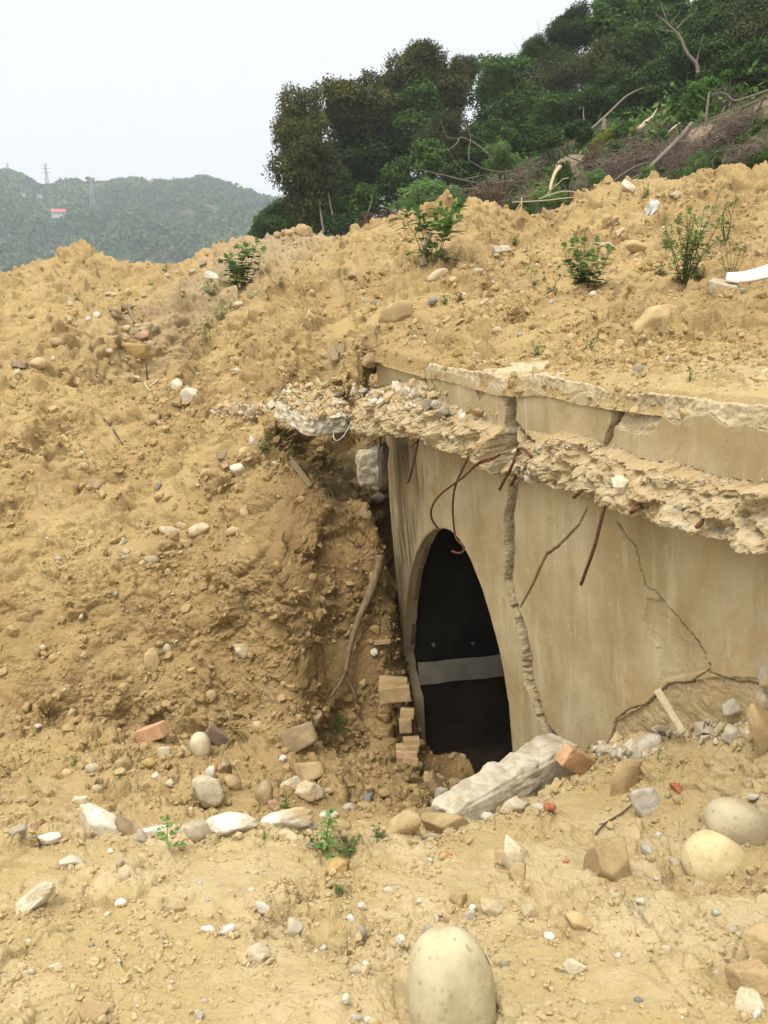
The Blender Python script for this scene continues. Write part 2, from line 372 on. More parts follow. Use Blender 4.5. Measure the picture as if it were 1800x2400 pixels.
# ------------------------------------------------------------------ earth: two height functions, in front of and behind the wall
shared = [(x, y, Y) for x, y, Y in [
    (0, 1000, 8.6), (300, 1000, 8.8), (0, 880, 10.0), (300, 880, 10.6), (480, 800, 10.4), (560, 700, 11.4), (620, 620, 13.5),
    (520, 598, 14.2), (430, 640, 14.5), (350, 720, 13.4), (290, 730, 13.6), (150, 690, 15), (0, 720, 14), (0, 640, 20), (60, 584, 22.5), (0, 606, 22),
    (-120, 650, 20), (-150, 800, 14),
    (120, 555, 23.5), (175, 530, 24), (150, 540, 24), (215, 552, 24.5), (260, 568, 25), (310, 584, 26), (345, 593, 27), (400, 560, 26), (450, 543, 25), (500, 528, 24.5),
    (560, 520, 24), (610, 510, 23), (650, 500, 22), (700, 524, 20.5), (760, 492, 18.5), (800, 478, 18), (850, 463, 17.5), (880, 472, 17.3), (940, 520, 14),
    (950, 447, 17), (1000, 445, 17), (1035, 428, 17), (1060, 460, 16.8), (1090, 486, 16.7), (1130, 492, 17.2), (1200, 462, 17.2), (1300, 412, 17.2), (1345, 408, 17),
    (1390, 384, 16.6), (1440, 396, 16.6), (1500, 402, 16.5), (1560, 358, 15), (1610, 362, 14.8), (1659, 368, 14.4), (1850, 340, 13.5), (2100, 330, 12),
    (345, 625, 20.5), (340, 665, 17), (300, 605, 22), (400, 605, 20), (250, 625, 19), (180, 605, 20.5), (100, 625, 19), (450, 585, 19), (500, 565, 18.5), (560, 555, 18), (620, 550, 17.5), (340, 597, 24.5), (700, 545, 18.2), (760, 530, 16.4), (660, 535, 19.5),
    (1000, 500, 15), (1090, 515, 15), (1150, 520, 15), (1200, 500, 15.2), (1440, 440, 14.5), (1560, 400, 13.6), (1350, 450, 15),
    (1280, 500, 13.6), (1500, 500, 12.2), (1650, 480, 11.4), (1850, 480, 10), (800, 560, 13.5),
    (1650, 600, 7.4), (1280, 600, 8.8), (1000, 650, 9.2), (800, 680, 10.0), (700, 750, 9.8)]]
PF, PB = [], []
for q in shared: PF.append(atY(*q)); PB.append(atY(*q))
# behind the ridges the ground falls away again
for x, Y, z in [(-14, 29, -2.5), (-11, 30, -1.5), (-8, 32, -2.0), (-5, 30, -.5), (-2, 26, 0.6), (0, 23, 1.0), (2, 22.5, 1.2), (4, 22, 1.6), (6, 21.5, 2.0), (9, 20, 2.4), (12, 17, 2.8),
                (-16, 34, -7), (-8, 38, -6), (0, 34, -1.0), (-22, 24, -4), (-20, 14, -2.5), (-25, 30, -9)]:
    PF.append(np.array([x, Y, z])); PB.append(np.array([x, Y, z]))
for q in [(0, 2212, 1.62), (830, 2212, 1.60), (1659, 2212, 1.58), (0, 2000, 2.06), (830, 2000, 2.05), (1659, 2000, 2.02),
          (0, 1900, 2.42), (400, 1900, 2.40), (830, 1900, 2.40), (1250, 1900, 2.40), (1659, 1900, 2.34), (0, 1830, 2.74), (300, 1830, 2.78), (600, 1840, 2.74), (830, 1835, 2.76),
          (1200, 1820, 2.78), (1659, 1810, 2.66), (100, 1790, 2.98), (330, 1792, 3.0), (550, 1785, 3.02), (740, 1788, 3.02), (900, 1790, 3.08),
          (100, 1710, 4.35), (330, 1716, 4.3), (560, 1728, 4.5), (740, 1738, 4.6), (880, 1748, 4.2), (100, 1620, 5.2), (-150, 1620, 5.2), (335, 1610, 5.55), (335, 1680, 4.8), (550, 1610, 5.7), (650, 1690, 5.0), (560, 1530, 6.0),
          (300, 1480, 6.15), (0, 1460, 6.0), (-200, 1400, 6.2), (790, 1660, 5.5), (940, 1722, 5.15), (860, 1600, 6.0), (890, 1690, 5.45), (1000, 1724, 5.15), (740, 1560, 6.15),
          (840, 1450, 6.22), (800, 1350, 6.3), (842, 1300, 6.42), (832, 1150, 6.45), (760, 1150, 6.48), (760, 1040, 7.6), (700, 1010, 7.75), (655, 1000, 7.3), (640, 1150, 6.5), (700, 1300, 6.3), (810, 1050, 7.5),
          (600, 1180, 6.28), (600, 1300, 6.12), (600, 1420, 5.98), (450, 1300, 6.4), (200, 1300, 6.5), (0, 1300, 6.5), (-200, 1250, 6.8), (0, 1120, 7.6), (300, 1110, 7.6), (450, 1150, 7.0), (550, 1060, 7.05),
          (560, 960, 7.4), (440, 950, 8.2), (590, 905, 7.5), (500, 900, 8.2), (640, 885, 8.0), (720, 860, 8.1), (620, 850, 8.2),
          (1250, 1680, 3.95), (1060, 1740, 3.7), (960, 1770, 3.5), (1100, 1790, 3.05), (1500, 1700, 3.05), (1659, 1690, 2.75), (1850, 1600, 2.6), (1850, 1900, 2.2)]:
    PF.append(atY(*q))
for x, Y, z in [(-3, 0.2, -1.6), (0, 0.2, -1.62), (3, 0.2, -1.6), (-3, -3, -1.6), (3, -3, -1.6), (-6, 2.5, -2.0), (4, 1.6, -1.7),
                (-2.2, 3.7, -2.6), (-1.1, 3.75, -2.65), (-0.3, 3.8, -2.75), (-6, 5, -2.9), (-8, 8, -2.0), (0.95, 5.6, -3.7), (1.4, 5.2, -3.7), (0.9, 6.2, -3.7), (1.6, 6.0, -3.7), (2.2, 5.0, -3.6), (1.2, 7.0, -3.7), (2.8, 4.2, -3.3), (2.6, 6.5, -3.4), (4, 5, -3.3), (2.2, 3.6, -2.8), (0.75, 6.9, -3.75), (0.6, 7.6, -3.6), (0.3, 6.62, -3.7), (0.42, 6.4, -3.75), (0.4, 6.95, -3.75), (0.5, 6.15, -3.72), (4.5, 3, -2.8)]:
    PF.append(np.array([x, Y, z]))
for q in [
          (1370, 805, 4.35), (1000, 765, 6.4), (1500, 790, 4.2), (1650, 790, 3.75), (1420, 700, 5.7), (1650, 700, 5.1), (1850, 700, 4.7), (1200, 720, 6.6), (1590, 625, 7.1),
          (640, 815, 8.9), (590, 845, 8.8), (720, 815, 7.9), (760, 800, 7.4), (650, 790, 9.2), (500, 880, 8.9)]:
    PB.append(atY(*q))
for x, Y, z in [(2.6, 3.0, -0.2), (4, 4.0, 0.0), (3.2, 1.0, -0.5), (6, 6, 0.6), (8, 10, 1.5), (4, -1, -0.8)]:
    PB.append(np.array([x, Y, z]))
for x, y in [(1130, 1640), (1180, 1645), (1240, 1632), (1300, 1618), (1420, 1598), (1500, 1590), (1600, 1572), (1659, 1540), (1900, 1600)]:
    PF.append(wall_pt(*wall_hit(x, y, 0.03), 0.03))
for x, y in [(805, 766), (860, 774), (920, 786), (1000, 801), (1100, 827), (1200, 822), (1300, 845), (1370, 850), (1500, 865), (1659, 880), (1900, 925), (2300, 1010)]:
    u, v = wall_hit(x, y); hi = 0.010 + 0.008 * max(0, u) + 0.03 * math.exp(-((u - 0.05) / 0.4) ** 2); PB.append(wall_pt(u, v + hi, -0.05)); PB.append(wall_pt(u, v + hi + 0.04, -0.4)); PB.append(wall_pt(u, v + hi - 0.02, 0.3))
for u in (-1.15, -0.8, -0.4, 0.0): PF.append(wall_pt(u, -0.70, 0.30)); PF.append(wall_pt(u, -0.72, 0.08)); PF.append(wall_pt(u, -0.75, -0.4))
for q in [(870, 1500, 6.36), (873, 1560, 6.2), (880, 1620, 5.95), (925, 1692, 5.5), (930, 1705, 6.15), (936, 1712, 5.85), (955, 1722, 5.5), (1000, 1730, 5.9), (965, 1722, 5.2), (1040, 1722, 5.0), (1090, 1712, 4.8)]: PF.append(atY(*q))
PF = np.array(PF); PB = np.array(PB)
def rbf_fit(P, c=0.22, lam=0.01):
    n = len(P); X = P[:, :2]
    d = np.sqrt(((X[:, None] - X[None]) ** 2).sum(-1) + c * c)
    A = np.zeros((n + 3, n + 3)); A[:n, :n] = d - lam * np.eye(n); A[:n, n] = 1; A[:n, n + 1:n + 3] = X; A[n, :n] = 1; A[n + 1:n + 3, :n] = X.T
    b = np.zeros(n + 3); b[:n] = P[:, 2]
    return np.linalg.solve(A, b), X, c
_fF, _fB = rbf_fit(PF), rbf_fit(PB)
def rbf_eval(f, x, y):
    w, X, c = f; out = np.full(x.shape, w[-3]) + w[-2] * x + w[-1] * y
    for i in range(len(X)): out += w[i] * np.sqrt((x - X[i, 0]) ** 2 + (y - X[i, 1]) ** 2 + c * c)
    return out
def wall_st(x, y):
    dx, dy = x - P0[0], y - P0[1]
    return dx * WN[0] + dy * WN[1], dx * WU[0] + dy * WU[1]
T_END = -1.80
gouges = []          # (x, y, radius, depth, stretch, angle): holes and slips in the heap
def gouge(px, py, Y, r, depth, st=1.0, ang=0.0):
    p = atY(px, py, Y); gouges.append((p[0], p[1], r, depth, st, ang))
gouge(668, 770, 9.5, 0.34, 1.0, 2.2, 1.5); gouge(705, 790, 9.0, 0.22, 0.45, 1.5, 1.2); gouge(60, 945, 9.2, 0.28, 0.3, 2.6, 0.1); gouge(420, 1130, 7.3, 0.12, 0.12, 2.2, 0.1); gouge(350, 700, 14.2, 0.9, 0.35, 2.0, 1.3); gouge(380, 1200, 6.9, 0.14, 0.12, 2.5, 0.2); gouge(320, 770, 13.0, 0.85, 0.65, 1.6, 1.2); gouge(405, 690, 14.6, 0.8, 0.65, 1.6, 1.0); gouge(150, 905, 9.7, 0.35, 0.22, 3.0, 0.1); gouge(250, 1010, 8.6, 0.22, 0.16, 3.0, 0.2); gouge(30, 1180, 7.1, 0.2, 0.14, 2.5, 0.1)
gouge(705, 1590, 5.95, 0.10, 0.22, 1.6, 0.2); gouge(735, 1600, 5.8, 0.09, 0.2)
gouge(702, 1925, 2.36, 0.035, 0.075, 1.4, 0.3); gouge(480, 975, 8.0, 0.13, 0.2, 1.8, 0.4)
gouge(560, 690, 12.2, 0.35, 0.2, 1.5, 0); gouge(170, 1060, 8.0, 0.2, 0.12, 2.0, 0.2); gouge(60, 1010, 8.5, 0.25, 0.15, 2.0, 0.1)
gouge(120, 1400, 6.3, 0.16, 0.14, 1.2, 0); gouge(280, 1560, 5.85, 0.16, 0.15, 2.0, 0.1); gouge(50, 1560, 5.6, 0.2, 0.10, 2.0, 0.1)
gouge(1390, 530, 12.6, 0.3, 0.28, 1.8, 0.3); gouge(1275, 540, 12.8, 0.28, 0.25, 1.8, 0.1); gouge(1330, 500, 13.6, 0.3, 0.3, 1.5, 0)
gouge(1500, 640, 8.0, 0.14, 0.10, 2.4, 0.2); gouge(920, 560, 12.6, 0.2, 0.2, 1.3, 0); gouge(520, 1250, 6.9, 0.12, 0.1, 1.6, 0.5)
def base_z(x, y):
    zf = rbf_eval(_fF, x, y); zb = rbf_eval(_fB, x, y)
    s, t = wall_st(x, y)
    wid = 0.02 + np.clip(T_END - t, 0, None) * 0.9 + sstep(3.5, 4.5, t) * 0.8
    m = sstep(0, 1, (-s - 0.22 + 0.3 * (wid - 0.02)) / wid)
    m = np.where((t > T_END) & (s > -0.36) & (t < 3.5), 0.0, m)
    z = zf * (1 - m) + zb * m
    for gx, gy, r, dp, st, an in gouges:
        dx, dy = x - gx, y - gy
        a = (dx * math.cos(an) + dy * math.sin(an)) / st; b = -dx * math.sin(an) + dy * math.cos(an)
        z -= dp * np.exp(-(a * a + b * b) / (r * r))
    return z, m, s, t
def soil_disp(P, dist):
    """heap relief in metres: slumps, clods and crumbs"""
    W = np.stack([perlin(P * 2.3, 31), perlin(P * 2.3, 32), perlin(P * 2.3, 33)], 1) * 0.06
    Q = P + W
    far = sstep(3.2, 6.5, dist); vfar = sstep(8, 14, dist)
    cl = np.clip(0.75 + 1.5 * fbm(P, 0.9, 2, seed=40), 0.25, 1.6)
    cl2 = np.clip(0.80 + 1.9 * fbm(P, 2.2, 2, seed=44), 0.12, 1.8)
    d = 0.17 * far * fbm(Q, 0.55, 2, seed=1) + 0.20 * vfar * fbm(Q, 0.9, 2, seed=3)
    d += (0.050 + 0.030 * far + 0.12 * vfar) * cl * fbm(Q, 1.9, 3, 0.55, 5, True)
    # blocky clods of three sizes: each cell is a lump with its own height
    for fr, am, sd in ((4.6, 0.070 + 0.050 * far + 0.06 * vfar, 2), (12.5, 0.032 + 0.018 * far, 4), (31.0, 0.0115 + 0.0065 * far, 6)):
        f1, f2, cid = voronoi(Q + 0.012 * W, fr, sd)
        h = ((cid * 7919) % 4096) / 4096.0
        edge = np.clip((f2 - f1) * 2.6, 0, 1)
        d += am * cl2 * (h * h * (0.35 + 0.65 * np.sqrt(edge)) - 0.30)
    d += (0.0075 + 0.0120 * far) * cl2 * fbm(Q, 17.0, 2, 0.6, 13, True)
    d += (0.0040 + 0.0055 * far) * cl2 * fbm(Q, 52.0, 2, 0.65, 17, True)
    f1, f2, cid = voronoi(Q, 3.1, 8); pit = (((cid * 5791) % 4096) / 4096.0 > 0.80) * np.clip(1 - f1 * 2.1, 0, 1)
    d -= (0.02 + 0.13 * far + 0.06 * vfar) * pit * cl2
    n = perlin(Q * 4.2, 26); ck = np.clip(1 - np.abs(n) * 40.0, 0, 1)
    d -= 0.014 * (1 - far) * ck * sstep(0.02, 0.16, perlin(P * 2.1, 27))
    return d
def base_zb(x, y):
    z = rbf_eval(_fB, x, y); s, t = wall_st(x, y); z = z - (0.10 + 0.6 * sstep(0.0, 0.25, T_END - t)) * sstep(0.215, 0.27, s) * (t > T_END - 1.2)
    for gx, gy, r, dp, st, an in gouges:
        dx, dy = x - gx, y - gy
        a = (dx * math.cos(an) + dy * math.sin(an)) / st; b = -dx * math.sin(an) + dy * math.cos(an)
        z -= dp * np.exp(-(a * a + b * b) / (r * r))
    return z
def earth_grid(az, NR, r0, r1, zf, side):
    az = np.radians(az); rr = np.geomspace(r0, r1, 1500)
    ca = az[::4] if (len(az) - 1) % 4 == 0 else np.concatenate([az[::4], az[-1:]])
    X = np.sin(ca)[:, None] * rr; Yy = np.cos(ca)[:, None] * rr
    Z = zf(X.ravel(), Yy.ravel()).reshape(X.shape)
    dz = np.diff(Z, axis=1); dr = np.diff(rr)[None]
    R3 = np.sqrt(rr[None] ** 2 + Z ** 2)[:, 1:]
    slope = np.minimum(np.sqrt(dz ** 2 + dr ** 2), 0.25 + dr) / R3
    # rows follow the profile of the heap seen head-on, so steep faces keep enough points
    view = np.abs(np.diff(np.arctan2(Z, rr[None]), axis=1)) + 0.28 * slope + 0.03 * dr / R3
    S = np.concatenate([np.zeros((len(ca), 1)), np.cumsum(view, 1)], 1)
    RC = np.stack([np.interp(np.linspace(0, S[i, -1], NR), S[i], rr) for i in range(len(ca))])
    j = np.clip(np.searchsorted(ca, az) - 1, 0, len(ca) - 2); f = ((az - ca[j]) / (ca[j + 1] - ca[j]))[:, None]
    RR = RC[j] * (1 - f) + RC[j + 1] * f
    X = (np.sin(az)[:, None] * RR).ravel(); Yy = (np.cos(az)[:, None] * RR).ravel()
    Z = zf(X, Yy); s, t = wall_st(X, Yy)
    P = np.stack([X, Yy, Z], 1); G = P.reshape(len(az), NR, 3)
    a = np.gradient(G, axis=0); b = np.gradient(G, axis=1); N = np.cross(a, b); N /= np.linalg.norm(N, axis=2)[..., None] + 1e-9
    N *= np.sign(N[..., 2:3] + 1e-9); N = N.reshape(-1, 3)
    d = soil_disp(P.astype(np.float32), np.linalg.norm(P, axis=1))
    inw = (t > T_END) & (t < 4)
    if side == 'B': d = np.where(inw, (d - 0.004) * np.clip((0.30 - s) / 0.28, 0.22, 1), d)
    else: d = np.where(inw & (s > -0.3), d * np.clip(np.abs(s) / 0.3, 0.3, 1), d)
    P = P + N * d[:, None]
    idx = np.arange(len(az) * NR).reshape(len(az), NR)
    F = np.stack([idx[:-1, :-1], idx[:-1, 1:], idx[1:, 1:], idx[1:, :-1]], -1).reshape(-1, 4)
    sf, tf = s[F].mean(1), t[F].mean(1); inz = tf > T_END
    keep = (~inz | (sf > -0.3) | (tf > 5.5)) if side == 'F' else (tf > T_END - 1.0) & (sf < 0.275) & (tf < 5.5)
    return P, F[keep][:, ::-1]
def build_earth():
    az = np.concatenate([np.linspace(-62, -30, 60)[:-1], np.linspace(-30, 30, 721), np.linspace(30, 62, 60)[1:]])
    PA, FA = earth_grid(az, 2150, 0.7, 36.0, lambda x, y: base_z(x, y)[0], 'F')
    az = np.concatenate([np.linspace(-8, 30, 460), np.linspace(30, 70, 70)[1:]])
    PC, FC = earth_grid(az, 1400, 1.6, 36.0, base_zb, 'B')
    P = np.concatenate([PA, PC]); F = np.concatenate([FA, FC + len(PA)])
    uq, inv = np.unique(F, return_inverse=True); P = P[uq]; F = inv.reshape(-1, 4)
    dist = P[:, 1]
    pale = 1 - sstep(2.6, 5.0, dist) * 0.85
    grey = sstep(12, 17, dist) * (1 - sstep(0.5, 2.5, np.abs(P[:, 0] + 2.8 - (dist - 20) * 0.05)))
    s, t = wall_st(P[:, 0], P[:, 1]); soil_shade = sstep(-5.4, -6.2, np.where(P[:, 1] < 7.9, -P[:, 1], 0)) * sstep(-1.15, -0.75, P[:, 0]) * sstep(-0.75, -1.3, P[:, 2])
    soil_shade = np.maximum(soil_shade, 0.8 * np.exp(-(((P[:, 0] + 1.25) / .5) ** 2 + ((P[:, 1] - 9.3) / .9) ** 2)))
    return P, F, dict(soil_shade=soil_shade, pale=pale, grey=grey)
_P, _F, _at = build_earth()
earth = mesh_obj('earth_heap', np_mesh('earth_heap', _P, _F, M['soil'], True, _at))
tag(earth, kind='structure')
EARTH_V, EARTH_F = _P, _F
EBVH = BVHTree.FromPolygons(_P.tolist(), _F.tolist(), epsilon=0.0)
def hit(px, py):
    """nearest earth point seen at a photo pixel -> (point, normal, depth)"""
    d = ray_px(px, py); L = np.linalg.norm(d)
    h = EBVH.ray_cast(Vector((0, 0, 0)), Vector(d / L))
    if h[0] is None: return None, None, None
    p = np.array(h[0]); return p, np.array(h[1]), p[1] * CP - p[2] * SP
def ground_z(x, y, z0=30.0):
    h = EBVH.ray_cast(Vector((x, y, z0)), Vector((0, 0, -1)))
    return h[0][2] if h[0] is not None else None
# ------------------------------------------------------------------ the bunker: cracked wall, broken ledge, arched doorway
def uvline(pts, off=0.0): return np.array([wall_hit(x, y, off) for x, y in pts])
L_TOP = uvline([(780, 760), (805, 766), (850, 772), (917, 786), (922, 787), (985, 799), (1030, 806), (1060, 814), (1092, 826), (1103, 830), (1115, 814), (1140, 810), (1200, 822), (1270, 835), (1330, 860), (1400, 850), (1500, 865), (1570, 872), (1659, 880), (1900, 925), (2300, 1010)])
L_SPALL = uvline([(780, 764), (805, 772), (905, 800), (925, 795), (985, 806), (1010, 812), (1022, 828), (1036, 868), (1050, 842), (1062, 826), (1080, 850), (1090, 870), (1103, 860), (1116, 835), (1128, 838), (1150, 838), (1182, 858), (1225, 864), (1264, 846), (1300, 872), (1320, 888),
                  (1337, 918), (1383, 932), (1420, 930), (1438, 896), (1469, 915), (1500, 896), (1540, 890), (1578, 920), (1620, 910), (1659, 930), (1900, 985), (2300, 1080)])
L_BASE = uvline([(740, 842), (849, 832), (900, 822), (918, 822), (930, 850), (943, 881), (1079, 920), (1169, 934), (1302, 974), (1403, 991), (1550, 1026), (1652, 1060), (1900, 1125), (2300, 1235)])
def p_of(u):  # how far the broken ledge still juts out
    return np.interp(u, PU, PV)
PU = np.array([wall_hit(x, y)[0] for x, y in [(740, 900), (840, 930), (930, 950), (1020, 980), (1085, 1000), (1110, 1000), (1150, 1000), (1200, 1020), (1290, 1050), (1310, 1060), (1500, 1100), (1659, 1150), (2300, 1400)]])
PV = np.array([0.42, 0.36, 0.27, 0.20, 0.15, 0.07, 0.09, 0.13, 0.13, 0.17, 0.18, 0.19, 0.20])
def uvline_p(pts):
    out = []
    for x, y in pts:
        off = 0.15
        for _ in range(6): off = p_of(wall_hit(x, y, off)[0])
        out.append(wall_hit(x, y, off))
    return np.array(out)
L_FT = uvline_p([(752, 868), (811, 873), (870, 884), (920, 897), (966, 918), (1014, 932), (1084, 947), (1110, 1000), (1130, 985), (1170, 950), (1220, 962), (1290, 990), (1308, 1003), (1403, 1030), (1500, 1055), (1659, 1082), (1900, 1160), (2300, 1290)])
L_FB = uvline_p([(752, 940), (830, 943), (900, 951), (927, 967), (1005, 994), (1083, 1037), (1110, 1030), (1127, 1033), (1185, 1052), (1263, 1083), (1325, 1107), (1403, 1130), (1519, 1165), (1644, 1200), (1900, 1290), (2300, 1440)])
def li(L, u):
    o = np.argsort(L[:, 0]); return np.interp(u, L[o, 0], L[o, 1])
ARCH = uvline([(900, 1689), (890, 1514), (876, 1456), (870, 1417), (873, 1378), (878, 1300), (886, 1242), (900, 1192), (919, 1157), (935, 1144), (946, 1140), (960, 1140), (973, 1145), (993, 1164), (1017, 1207), (1043, 1273), (1059, 1327), (1078, 1397), (1090, 1456), (1100, 1522), (1108, 1635), (1114, 1790), (900, 1790)])
def poly_sd(poly, U, V):
    """signed distance to a closed polygon, negative inside"""
    d = np.full(U.shape, 1e9); ins = np.zeros(U.shape, bool); n = len(poly)
    for i in range(n):
        a, b = poly[i], poly[(i + 1) % n]; e = b - a
        w0, w1 = U - a[0], V - a[1]
        h = np.clip((w0 * e[0] + w1 * e[1]) / (e @ e + 1e-12), 0, 1)
        d = np.minimum(d, (w0 - e[0] * h) ** 2 + (w1 - e[1] * h) ** 2)
        c = ((a[1] > V) != (b[1] > V)) & (U < (b[0] - a[0]) * (V - a[1]) / (b[1] - a[1] + 1e-12) + a[0]); ins ^= c
    return np.sqrt(d) * np.where(ins, -1, 1)
def line_d(pts, widths, U, V):
    """distance to a polyline divided by its local half width"""
    best = np.full(U.shape, 1e9)
    for i in range(len(pts) - 1):
        a, b = pts[i], pts[i + 1]; e = b - a
        h = np.clip(((U - a[0]) * e[0] + (V - a[1]) * e[1]) / (e @ e + 1e-12), 0, 1)
        w = widths[i] * (1 - h) + widths[i + 1] * h
        best = np.minimum(best, np.hypot(U - a[0] - e[0] * h, V - a[1] - e[1] * h) / w)
    return best
def crack(pts, wpx):
    P = uvline(pts); W = []
    for (x, y), w in zip(pts, wpx):
        a = np.array(wall_hit(x - w, y)); b = np.array(wall_hit(x + w, y)); W.append(0.5 * np.hypot(*(b - a)))
    T = np.gradient(P, axis=0); T /= np.linalg.norm(T, axis=1)[:, None] + 1e-9
    return P, [max(0.0030, w * abs(t_[1]) * (1.0 if max(wpx) > 7 else 0.46)) for w, t_ in zip(W, T)]
CR = [  # (points, half widths px, depth)
    (crack([(1103, 815), (1103, 900), (1108, 960), (1112, 1040), (1100, 1120), (1100, 1200), (1098, 1260), (1108, 1300), (1122, 1325), (1132, 1360), (1142, 1420), (1150, 1480), (1170, 1540), (1200, 1600), (1225, 1660)],
           [10, 11, 17, 11, 8, 8, 8, 8, 9, 11, 12, 13, 14, 15, 15]), 0.13),
    (crack([(1276, 1092), (1255, 1134), (1208, 1181), (1185, 1196), (1170, 1227), (1155, 1262), (1142, 1286), (1128, 1312)], [2.5, 3, 3.2, 4, 3.5, 3, 3, 3]), 0.14),
    (crack([(1337, 868), (1326, 920), (1314, 946), (1303, 968)], [10, 8, 7, 4]), 0.14),
    (crack([(1112, 905), (1140, 945), (1165, 960)], [3, 9, 4]), 0.12),
    (crack([(1338, 1128), (1352, 1150), (1385, 1200), (1403, 1258), (1450, 1315), (1493, 1359), (1529, 1409), (1538, 1445)], [1.2, 1.5, 1.5, 1.5, 2, 2, 2, 1.6]), 0.02),
    (crack([(1446, 1478), (1399, 1521), (1363, 1532), (1335, 1554), (1320, 1601)], [1.2, 1.4, 1.4, 1.2, 1.2]), 0.012),
    (crack([(1130, 1440), (1140, 1480), (1155, 1515)], [1.5, 2, 2.5]), 0.03),
    (crack([(1538, 1445), (1500, 1470), (1446, 1478)], [1.2, 1.4, 1.0]), 0.012),
    (crack([(1538, 1452), (1590, 1475), (1640, 1480)], [1.2, 1.4, 1.2]), 0.012),
]
SPALL = [uvline([(1338, 1128), (1385, 1157), (1414, 1207), (1395, 1215), (1360, 1180)]), uvline([(1403, 1290), (1395, 1340), (1425, 1395), (1432, 1470), (1535, 1445), (1520, 1390), (1470, 1330), (1440, 1300)]),
         uvline([(1446, 1478), (1399, 1521), (1330, 1560), (1318, 1640), (1560, 1620), (1720, 1600), (1720, 1470), (1560, 1460)])]
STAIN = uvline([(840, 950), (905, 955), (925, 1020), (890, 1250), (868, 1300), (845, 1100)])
def build_bunker():
    du = 0.0056
    u0 = wall_hit(835, 960)[0] - 1.3; u1 = 3.3
    us = np.arange(u0, u1, du); vs = np.arange(-0.45, 3.2, du)
    U, V = np.meshgrid(us, vs, indexing='ij'); sh = U.shape
    vt, vsp, vb, vft, vfb = (li(L, U) for L in (L_TOP, L_SPALL, L_BASE, L_FT, L_FB))
    Q = np.stack([U.ravel(), V.ravel(), np.zeros(U.size)], 1).astype(np.float32)
    def nz(f, o=3, g=0.55, sd=0, bl=False): return fbm(Q, f, o, g, sd, bl).reshape(sh)
    e1 = nz(6, 3, sd=1); e2 = nz(26, 3, 0.6, sd=5); lump = nz(9, 4, 0.62, 60, True); grit = nz(40, 2, 0.6, 70, True)
    v_, c_, cid = voronoi(Q * np.array([1, 1.4, 1], np.float32), 17.0, 3); chip = (c_ - v_).reshape(sh); cel = ((cid % 97) / 97.0).reshape(sh)
    v_, c_, cid = voronoi(Q * np.array([1, 1.3, 1], np.float32) + 0.03 * np.stack([e1.ravel()] * 3, 1), 7.0, 5); chip2 = (c_ - v_).reshape(sh); cel2 = ((cid % 89) / 89.0).reshape(sh)
    vt2 = vt + 0.012 * e1 + 0.010 * e2; vsp2 = np.minimum(vsp + 0.014 * e1 + 0.012 * e2, vt2 - 0.004)
    vft2 = vft + 0.030 * e1 + 0.02 * (cel2 - .5) + 0.016 * e2; vfb2 = vfb + 0.026 * e1 + 0.02 * (cel2 - .5) + 0.014 * e2
    vb2 = np.maximum(vb + 0.008 * e1, vft2 + 0.015)
    p = p_of(U)
    W = np.zeros(sh); rough = np.zeros(sh); dust = np.zeros(sh)
    # ledge profile: underside step, broken face, sloping rubble-strewn top
    onl = sstep(-0.012, 0.012, V - vfb2)
    face = np.clip((V - vfb2) / np.maximum(vft2 - vfb2, 0.02), 0, 1)
    wl_ = p * (1.0 - 0.30 * face ** 2) + 0.032 * lump + 0.008 * grit + 0.050 * (cel - 0.5) * np.clip(chip * 4, .3, 1) + 0.105 * (cel2 - 0.5) * np.clip(chip2 * 3, .2, 1) + 0.03 * e1
    top = np.clip((V - vft2) / np.maximum(vb2 - vft2, 0.01), 0, 1)
    wtop = (p * 0.70) * (1 - top) + 0.010 * lump * (1 - top)
    inl = (V > vfb2) & (V < vb2)
    W = np.where(inl, np.where(V < vft2, wl_, wl_ * (1 - sstep(0, 0.12, top)) + wtop * sstep(0, 0.12, top)), W)
    W = np.where(V < vfb2 + 0.012, W * onl, W)
    rough = np.where(inl, 1.0, rough); dust = np.where(inl & (V > vft2 - 0.02), 0.8, dust)
    dust = np.where(inl & (V <= vft2), 0.25 + 0.3 * face, dust)
    # upper wall: broken pale rim
    rim = (V > vsp2) & (V >= vb2)
    W = np.where(rim, -0.012 - 0.9 * np.clip(V - vsp2, 0, 0.08) * 0.35 + 0.016 * lump + 0.006 * grit, W)
    rough = np.where(rim, 1.0, rough)
    seg = V >= vb2
    uS = wall_hit(920, 800)[0]; uS2 = wall_hit(1330, 900)[0]; uC = wall_hit(1103, 900)[0]
    W = np.where(seg & (U < uS) , W - 0.035, W); W = np.where(seg & (U > uS2), W + 0.018, W)
    # gentle unevenness of the plaster
    W += np.where(~inl & ~rim, 0.006 * nz(1.4, 3, sd=81) + 0.0012 * nz(18, 3, sd=83), 0)
    # right slab has slipped a little out of line
    W += np.where((U > uC) & (V < vfb2), 0.012, 0)
    wob = 0.012 * e1 + 0.011 * e2; cwid = nz(3.5, 2, sd=95); wobc = 0.015 * e1 + 0.010 * e2 + 0.022 * (cel2 - 0.5)
    crack_shade = np.zeros(sh)  # crack interiors darkened in colour to stand for their shadow
    for (cp, cw), dep in CR:
        dd = line_d(cp, cw, U + wobc * 0.8, V + wobc) * (1 + 0.55 * cwid + 0.35 * e1)
        ins = dd < 1
        fill = -dep * np.clip((1 - dd) * 2.2, 0, 1.2) - 0.01 + 0.020 * lump + 0.006 * grit
        W = np.where(ins, np.where(inl, W * 0.3, 0) + fill, W); rough = np.where(dd < 1.12, np.maximum(rough, 0.95), rough)
        dust = np.where(ins, 0.0, dust); crack_shade = np.where(dd < 1.05, 1.0, crack_shade)
